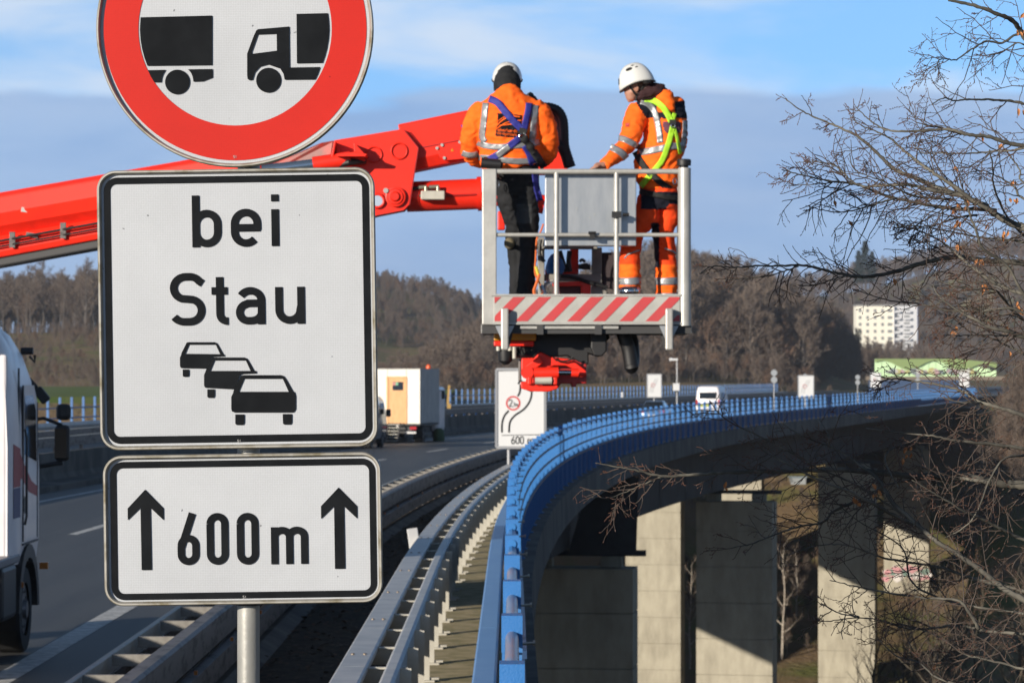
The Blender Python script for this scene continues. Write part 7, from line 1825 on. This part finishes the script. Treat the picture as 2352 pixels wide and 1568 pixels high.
BR_ = [
 # upper right
 ([X4(1400, 0), X4(1560, 35), X4(1700, 85), X4(1800, 130), X4(1875, 230), (2420, 190), (2700, 420), (2940, 700)], 16, 7, 11, 1.0, .8),
 ([X4(1320, 445), X4(1350, 372), X4(1450, 375), X4(1530, 320), X4(1640, 260), X4(1740, 270), X4(1875, 215), (2420, 150)], 7, 2, 12, 1.2, .8),
 ([X4(1640, 360), X4(1750, 320), X4(1875, 280), (2430, 210)], 5, 2, 13, 1.0, .7),
 ([X4(385, 625), X4(490, 700), X4(620, 760), X4(740, 810), X4(850, 870), X4(960, 965), X4(1060, 1060), X4(1200, 1120), X4(1340, 1180), X4(1500, 1235), X4(1620, 1290), X4(1740, 1370), X4(1875, 1430), (2450, 560), (2700, 680), (2940, 800)], 22, 2.4, 14, 1.0, .9),
 ([X4(785, 735), X4(860, 790), X4(960, 830), X4(1040, 870), X4(1120, 945), X4(1230, 1030), X4(1330, 1100), X4(1440, 1170), X4(1560, 1260), X4(1700, 1340)], 11, 2, 15, 1.0, .8),
 ([X4(820, 670), X4(870, 720), X4(930, 770), X4(1010, 815), X4(1130, 825), X4(1300, 815), X4(1420, 815), X4(1520, 845), X4(1640, 855), X4(1750, 890), X4(1875, 915), (2460, 350), (2700, 470)], 12, 2, 16, 1.0, .8),
 ([X4(1200, 770), X4(1290, 790), X4(1380, 810), X4(1480, 840)], 5, 2, 17, 1.0, .8),
 ([X4(1300, 655), X4(1370, 615), X4(1440, 630), X4(1530, 625), X4(1640, 625), X4(1750, 630), X4(1875, 650), (2440, 260), (2700, 420)], 9, 2.4, 18, 1.0, .6),
 ([X4(355, 1062), X4(430, 1085), X4(540, 1110), X4(650, 1135), X4(760, 1145), X4(850, 1165), X4(950, 1205), X4(1080, 1245), X4(1200, 1270), X4(1320, 1295), X4(1450, 1310), X4(1560, 1310), X4(1700, 1320)], 10, 2.4, 19, 1.0, .9),
 ([X4(445, 1018), X4(560, 1015), X4(680, 1035), X4(740, 1080), X4(800, 1140), X4(880, 1170), X4(1000, 1165), X4(1150, 1160), X4(1270, 1185), X4(1400, 1210), X4(1530, 1230)], 10, 2, 20, 1.0, .8),
 ([X4(405, 1165), X4(500, 1160), X4(620, 1150), X4(720, 1140), X4(800, 1160)], 4, 2, 21, 1.0, .8),
 ([X4(505, 1290), X4(600, 1315), X4(700, 1330), X4(800, 1320), X4(880, 1300), X4(980, 1270), X4(1070, 1245)], 5, 2, 22, 1.0, .9),
 ([X4(780, 970), X4(810, 1060), X4(900, 1105), X4(1000, 1140), X4(1090, 1190), X4(1200, 1230), X4(1320, 1245), X4(1430, 1250)], 6, 2, 23, 1.0, .9),
 ([X4(1080, 1420), X4(1180, 1415), X4(1280, 1420), X4(1380, 1390), X4(1480, 1360), X4(1580, 1350)], 6, 2, 24, 1.2, .8),
 ([X4(1100, 1450), X4(1250, 1430), X4(1400, 1450), X4(1550, 1480), X4(1700, 1500), X4(1875, 1520), (2450, 590)], 7, 2, 25, 1.2, .8),
 ([X4(1480, 1100), X4(1600, 1070), X4(1720, 1110), X4(1820, 1180), X4(1875, 1250), (2460, 500)], 7, 2, 26, 1.2, .8),
 ([X4(1175, 900), X4(1240, 960), X4(1340, 960), X4(1480, 965), X4(1620, 955), X4(1780, 945), X4(1875, 930), (2440, 330)], 6, 2, 27, 1.0, .8),
 ([X4(1740, 920), X4(1800, 990), X4(1850, 1070), X4(1875, 1150), (2450, 480)], 5, 3, 28, 1.0, .6),
 ([X4(1490, 1200), X4(1530, 1330), X4(1580, 1460), X4(1620, 1560), (2320, 620), (2400, 760), (2560, 900)], 8, 5, 29, .9, .9),
 ([X4(1660, 940), X4(1680, 1060), X4(1690, 1180), X4(1800, 1400), (2420, 600)], 6, 3, 30, 1.0, .8),
 # middle
 ([X3(170, 330), X3(250, 280), X3(400, 285), X3(560, 275), X3(700, 275), X3(850, 270), X3(980, 295), X3(1100, 325), X3(1250, 350), X3(1380, 335), X3(1500, 310), X3(1620, 270), X3(1760, 235), X3(1900, 215), X3(2050, 235), X3(2200, 245), X3(2352, 260), (2480, 630), (2800, 820)], 16, 2.4, 31, .75, .8),
 ([X3(340, 370), X3(470, 360), X3(600, 350), X3(720, 315), X3(830, 280)], 4, 2, 32, .8, .8),
 ([X3(835, 405), X3(950, 405), X3(1050, 370), X3(1150, 345), X3(1260, 348)], 5, 2, 33, .8, .8),
 ([X3(1195, 430), X3(1300, 465), X3(1450, 510), X3(1600, 525), X3(1700, 545), X3(1850, 575), X3(1980, 580), X3(2100, 575), X3(2250, 560), X3(2352, 590), (2480, 760)], 8, 2, 34, .9, .8),
 ([X3(1740, 400), X3(1770, 470), X3(1850, 540), X3(1950, 600), X3(2050, 650), X3(2120, 690), X3(2250, 720), X3(2352, 760), (2500, 820), (2800, 950)], 14, 3, 35, 1.0, .9),
 ([X3(1745, 360), X3(1880, 410), X3(2000, 430), X3(2130, 430), X3(2210, 490), X3(2260, 560), X3(2352, 640)], 8, 2, 36, 1.0, .7),
 ([X3(1800, 740), X3(1900, 745), X3(2050, 740), X3(2200, 745), X3(2352, 740), (2500, 790)], 6, 2, 37, 1.2, .8),
 ([X3(1900, 660), X3(2000, 720), X3(2150, 770), X3(2250, 820), X3(2352, 870), (2500, 900)], 7, 2, 38, 1.1, .8),
 ([X3(1480, 0), X3(1620, 30), X3(1720, 70), X3(1820, 130), X3(1940, 230), X3(2050, 320), X3(2180, 400), X3(2352, 470), (2500, 740)], 11, 2, 39, .9, .8),
 ([X3(1360, 1140), X3(1380, 1065), X3(1470, 1035), X3(1600, 1050), X3(1720, 1065), X3(1880, 1100), X3(1970, 1135), X3(2040, 1185), X3(2150, 1220), X3(2260, 1250), X3(2352, 1285), (2500, 1010), (2800, 1090)], 13, 2, 40, .9, .55),
 ([X3(1790, 1155), X3(1900, 1190), X3(2000, 1195), X3(2080, 1195)], 4, 2, 41, 1.0, .6),
 ([X3(235, 1190), X3(290, 1260), X3(360, 1320), (1740, 1000), (1800, 1030), (1880, 1075), (1950, 1105), (2020, 1145), (2100, 1200)], 6, 2.5, 42, .9, .9),
 # lower right
 ([X1(430, 225), X1(540, 245), X1(620, 260), X1(740, 285), X1(900, 275), X1(1100, 265), X1(1300, 262), X1(1500, 255), X1(1700, 268), X1(1900, 285), X1(2050, 275), X1(2150, 300), X1(2260, 318), X1(2352, 325), (2500, 1130), (2800, 1180)], 26, 2.4, 43, .85, .9),
 ([X1(415, 380), X1(500, 380), X1(600, 340), X1(720, 288)], 4, 2, 44, .9, .7),
 ([X1(1560, 420), X1(1650, 370), X1(1750, 320), X1(1900, 295), X1(2000, 290), X1(2100, 297), X1(2200, 312)], 11, 2.5, 45, .9, .8),
 ([X1(1260, 40), X1(1330, 90), X1(1420, 130), X1(1480, 150), X1(1560, 195), X1(1620, 240), X1(1700, 300), X1(1760, 400), X1(1850, 480), X1(1950, 570), X1(2050, 630), X1(2150, 700), X1(2250, 780), X1(2352, 840), (2500, 1460), (2800, 1640)], 17, 2.5, 46, 1.0, .8),
 ([X1(1430, 30), X1(1470, 90), X1(1475, 150)], 4, 2, 47, 1.0, .5),
 ([X1(1150, 150), X1(1230, 200), X1(1330, 250), X1(1450, 310), X1(1560, 350), X1(1650, 395), X1(1750, 450), X1(1850, 500)], 9, 2.5, 48, 1.0, .9),
 ([X1(915, 622), X1(1050, 605), X1(1150, 580), X1(1250, 540), X1(1350, 510), X1(1450, 490), X1(1500, 440), X1(1600, 400), X1(1680, 400)], 8, 2, 49, 1.0, .9),
 ([X1(1290, 640), X1(1400, 600), X1(1500, 590), X1(1600, 605), X1(1700, 645), X1(1800, 665), X1(1900, 680), X1(2000, 700), X1(2150, 750), X1(2352, 800), (2500, 1400)], 10, 2, 50, 1.0, .8),
 ([X1(1425, 930), X1(1470, 935), X1(1600, 918), X1(1700, 930), X1(1800, 960), X1(1900, 970), X1(2050, 955), X1(2200, 980), X1(2352, 990), (2500, 1460)], 9, 2, 51, .9, .6),
 ([X1(1440, 855), X1(1500, 890), X1(1550, 905), X1(1610, 915)], 4, 2, 52, .9, .7),
 ([X1(1480, 750), X1(1600, 780), X1(1700, 800), X1(1900, 830), X1(2050, 840), X1(2110, 900), X1(2150, 970)], 9, 2, 53, 1.0, .8),
 ([X1(1640, 70), X1(1850, 95), X1(1950, 105), X1(2050, 125), X1(2200, 140), X1(2352, 160), (2500, 1050)], 10, 2.5, 54, .8, .7),
 ([X1(1850, 300), X1(1930, 350), X1(2000, 390), X1(2080, 440), X1(2150, 470), X1(2250, 520), X1(2352, 570), (2500, 1290)], 10, 2.5, 55, .9, .8),
 ([X1(1790, 340), X1(1730, 200), X1(1830, 130), X1(1890, 170), X1(1900, 250)], 7, 3, 56, .8, .7),
 ([X1(1450, 350), X1(1600, 480), X1(1800, 600), X1(1850, 760), X1(2000, 840), X1(2200, 880), X1(2352, 900)], 7, 2, 57, 1.0, .8),
 ([X1(2352, 1150), X1(2200, 1110), X1(2080, 1080), X1(1980, 1010), X1(1850, 960), X1(1760, 950)][::-1], 6, 2, 58, 1.2, .9),
 ([X1(1700, 1020), X1(1780, 1090), X1(1880, 1120), X1(1950, 1180), X1(2050, 1220)], 6, 2, 59, 1.2, .9),
 ([X1(2000, 560), X1(2120, 480), X1(2200, 300), X1(2260, 210), X1(2352, 190)], 6, 3, 60, 1.0, .8),
]
for pts, wb, wt, sd_, tw, dens in BR_:
    near_branch(pts, wb, wt, sd_, tw=tw * .95, dens=dens * 1.05, parent=near)
# a few dead leaves still hanging on
LEAF = mat('dead_leaf_orange', (.42, .17, .055), .8, col2=(.30, .12, .045), scale=30)
rg = random.Random(21)
clus = [X4(1440, 1030), X4(1400, 1120), X4(1470, 1290), X4(1810, 1250), X4(1820, 1150), X4(1860, 690), X4(1865, 80), X4(1855, 200), X4(1620, 840), X4(1730, 925), X4(665, 1245), X4(790, 1360), X4(1470, 1390), X4(1645, 1400), X4(1760, 1470), X4(1490, 1270),
        X3(1455, 370), X3(2055, 245), X3(2290, 525), X3(2225, 670), X3(1890, 725), X3(1905, 665), X3(1925, 150), X3(1830, 110), X3(2080, 405), X3(2220, 60), X3(2340, 560), X3(2225, 865),
        X1(1835, 165), X1(1660, 330), X1(1690, 355), X1(1015, 325), X1(1940, 1140), X1(1600, 380), X1(1820, 190)]
for (x, y) in clus:
    c = P(x, y, ND - .03); mb = MB()
    for k in range(rg.choice((1, 2, 3))):
        o_ = c + Vector((rg.uniform(-.012, .012), rg.uniform(-.02, .02), rg.uniform(-.012, .012))); ln = rg.uniform(.013, .026); a = rg.uniform(-.6, .6); dn = Vector((math.sin(a), rg.uniform(-.3, .3), -math.cos(a))); sd = dn.cross(Vector((rg.uniform(-.4, .4), 1, 0))).normalized(); nr = dn.cross(sd).normalized()
        vs = []
        for j in range(6):
            t = j / 5; w_ = ln * .24 * math.sin(PI * min(1, t * .92 + .06)) * (1 + .25 * rg.uniform(-1, 1)); cl = nr * ln * .22 * math.sin(t * 3 + k); q = o_ + dn * ln * t + cl; vs += [q - sd * w_ + nr * w_ * .5, q, q + sd * w_ + nr * w_ * .5]
        mb.add(vs, [(3 * j + i, 3 * j + i + 1, 3 * j + i + 4, 3 * j + i + 3) for j in range(5) for i in range(2)])
    mb.build('leaf', LEAF, near, fix=False)
# undergrowth saplings below right, further off
SAP = mat('sapling_bark', (.11, .09, .062), .85, col2=(.07, .06, .04), scale=3)
rg = random.Random(31)
SAPM = []
for k in range(5):
    A, Bq = bare(700 + k, h=5.5, spread=.30, nb=14, nt=5, ntw=4, wtw=.010, trunk_vis=.12, twig_len=.45); SAPM.append((A.mesh('stem', SAP, fix=False), Bq.mesh('twigs', TWIG2 if k % 2 else TWIG, fix=False)))
for k in range(34):
    d = rg.uniform(45, 110); px = rg.uniform(1950, 2420) if k % 3 else rg.uniform(2120, 2420); py = 1568 + rg.uniform(20, 200); q = P(px, py, d)
    topy = rg.uniform(1230, 1480) + max(0, (2150 - px)) * .5; zt_ = P(px, topy, d).z; s_ = max(.35, (zt_ - q.z) / 5.5)
    e = empty('sapling', (q.x, q.y, q.z), 'thin leafless sapling in the thicket at the lower right corner', 'sapling', 'saplings in the lower right thicket'); e.scale = (s_ * .8, s_ * .8, s_); e.rotation_euler = (rg.uniform(-.15, .15), rg.uniform(-.22, .12), rg.random() * 6)
    for nm, m_ in zip(('stem', 'twigs'), SAPM[k % 5]):
        o = bpy.data.objects.new(nm, m_); COL.objects.link(o); o.parent = e
        if nm == 'twigs': o['kind'] = 'stuff'
# haze between here and the hills
hm = bpy.data.materials.new('haze'); hm.use_nodes = True; hn_ = hm.node_tree.nodes; hn_.remove(hn_['Principled BSDF'])
pv = hn_.new('ShaderNodeVolumePrincipled'); pv.inputs['Density'].default_value = .00011; pv.inputs['Color'].default_value = (.80, .88, 1.0, 1); pv.inputs['Anisotropy'].default_value = .2
hm.node_tree.links.new(pv.outputs[0], hn_['Material Output'].inputs['Volume'])
hz_ = MB(); hz_.box((200, 2200, 30), (3000, 5200, 180)); ho = hz_.build('haze', hm); ho['kind'] = 'stuff'; ho['label'] = 'thin pale haze over the valley'
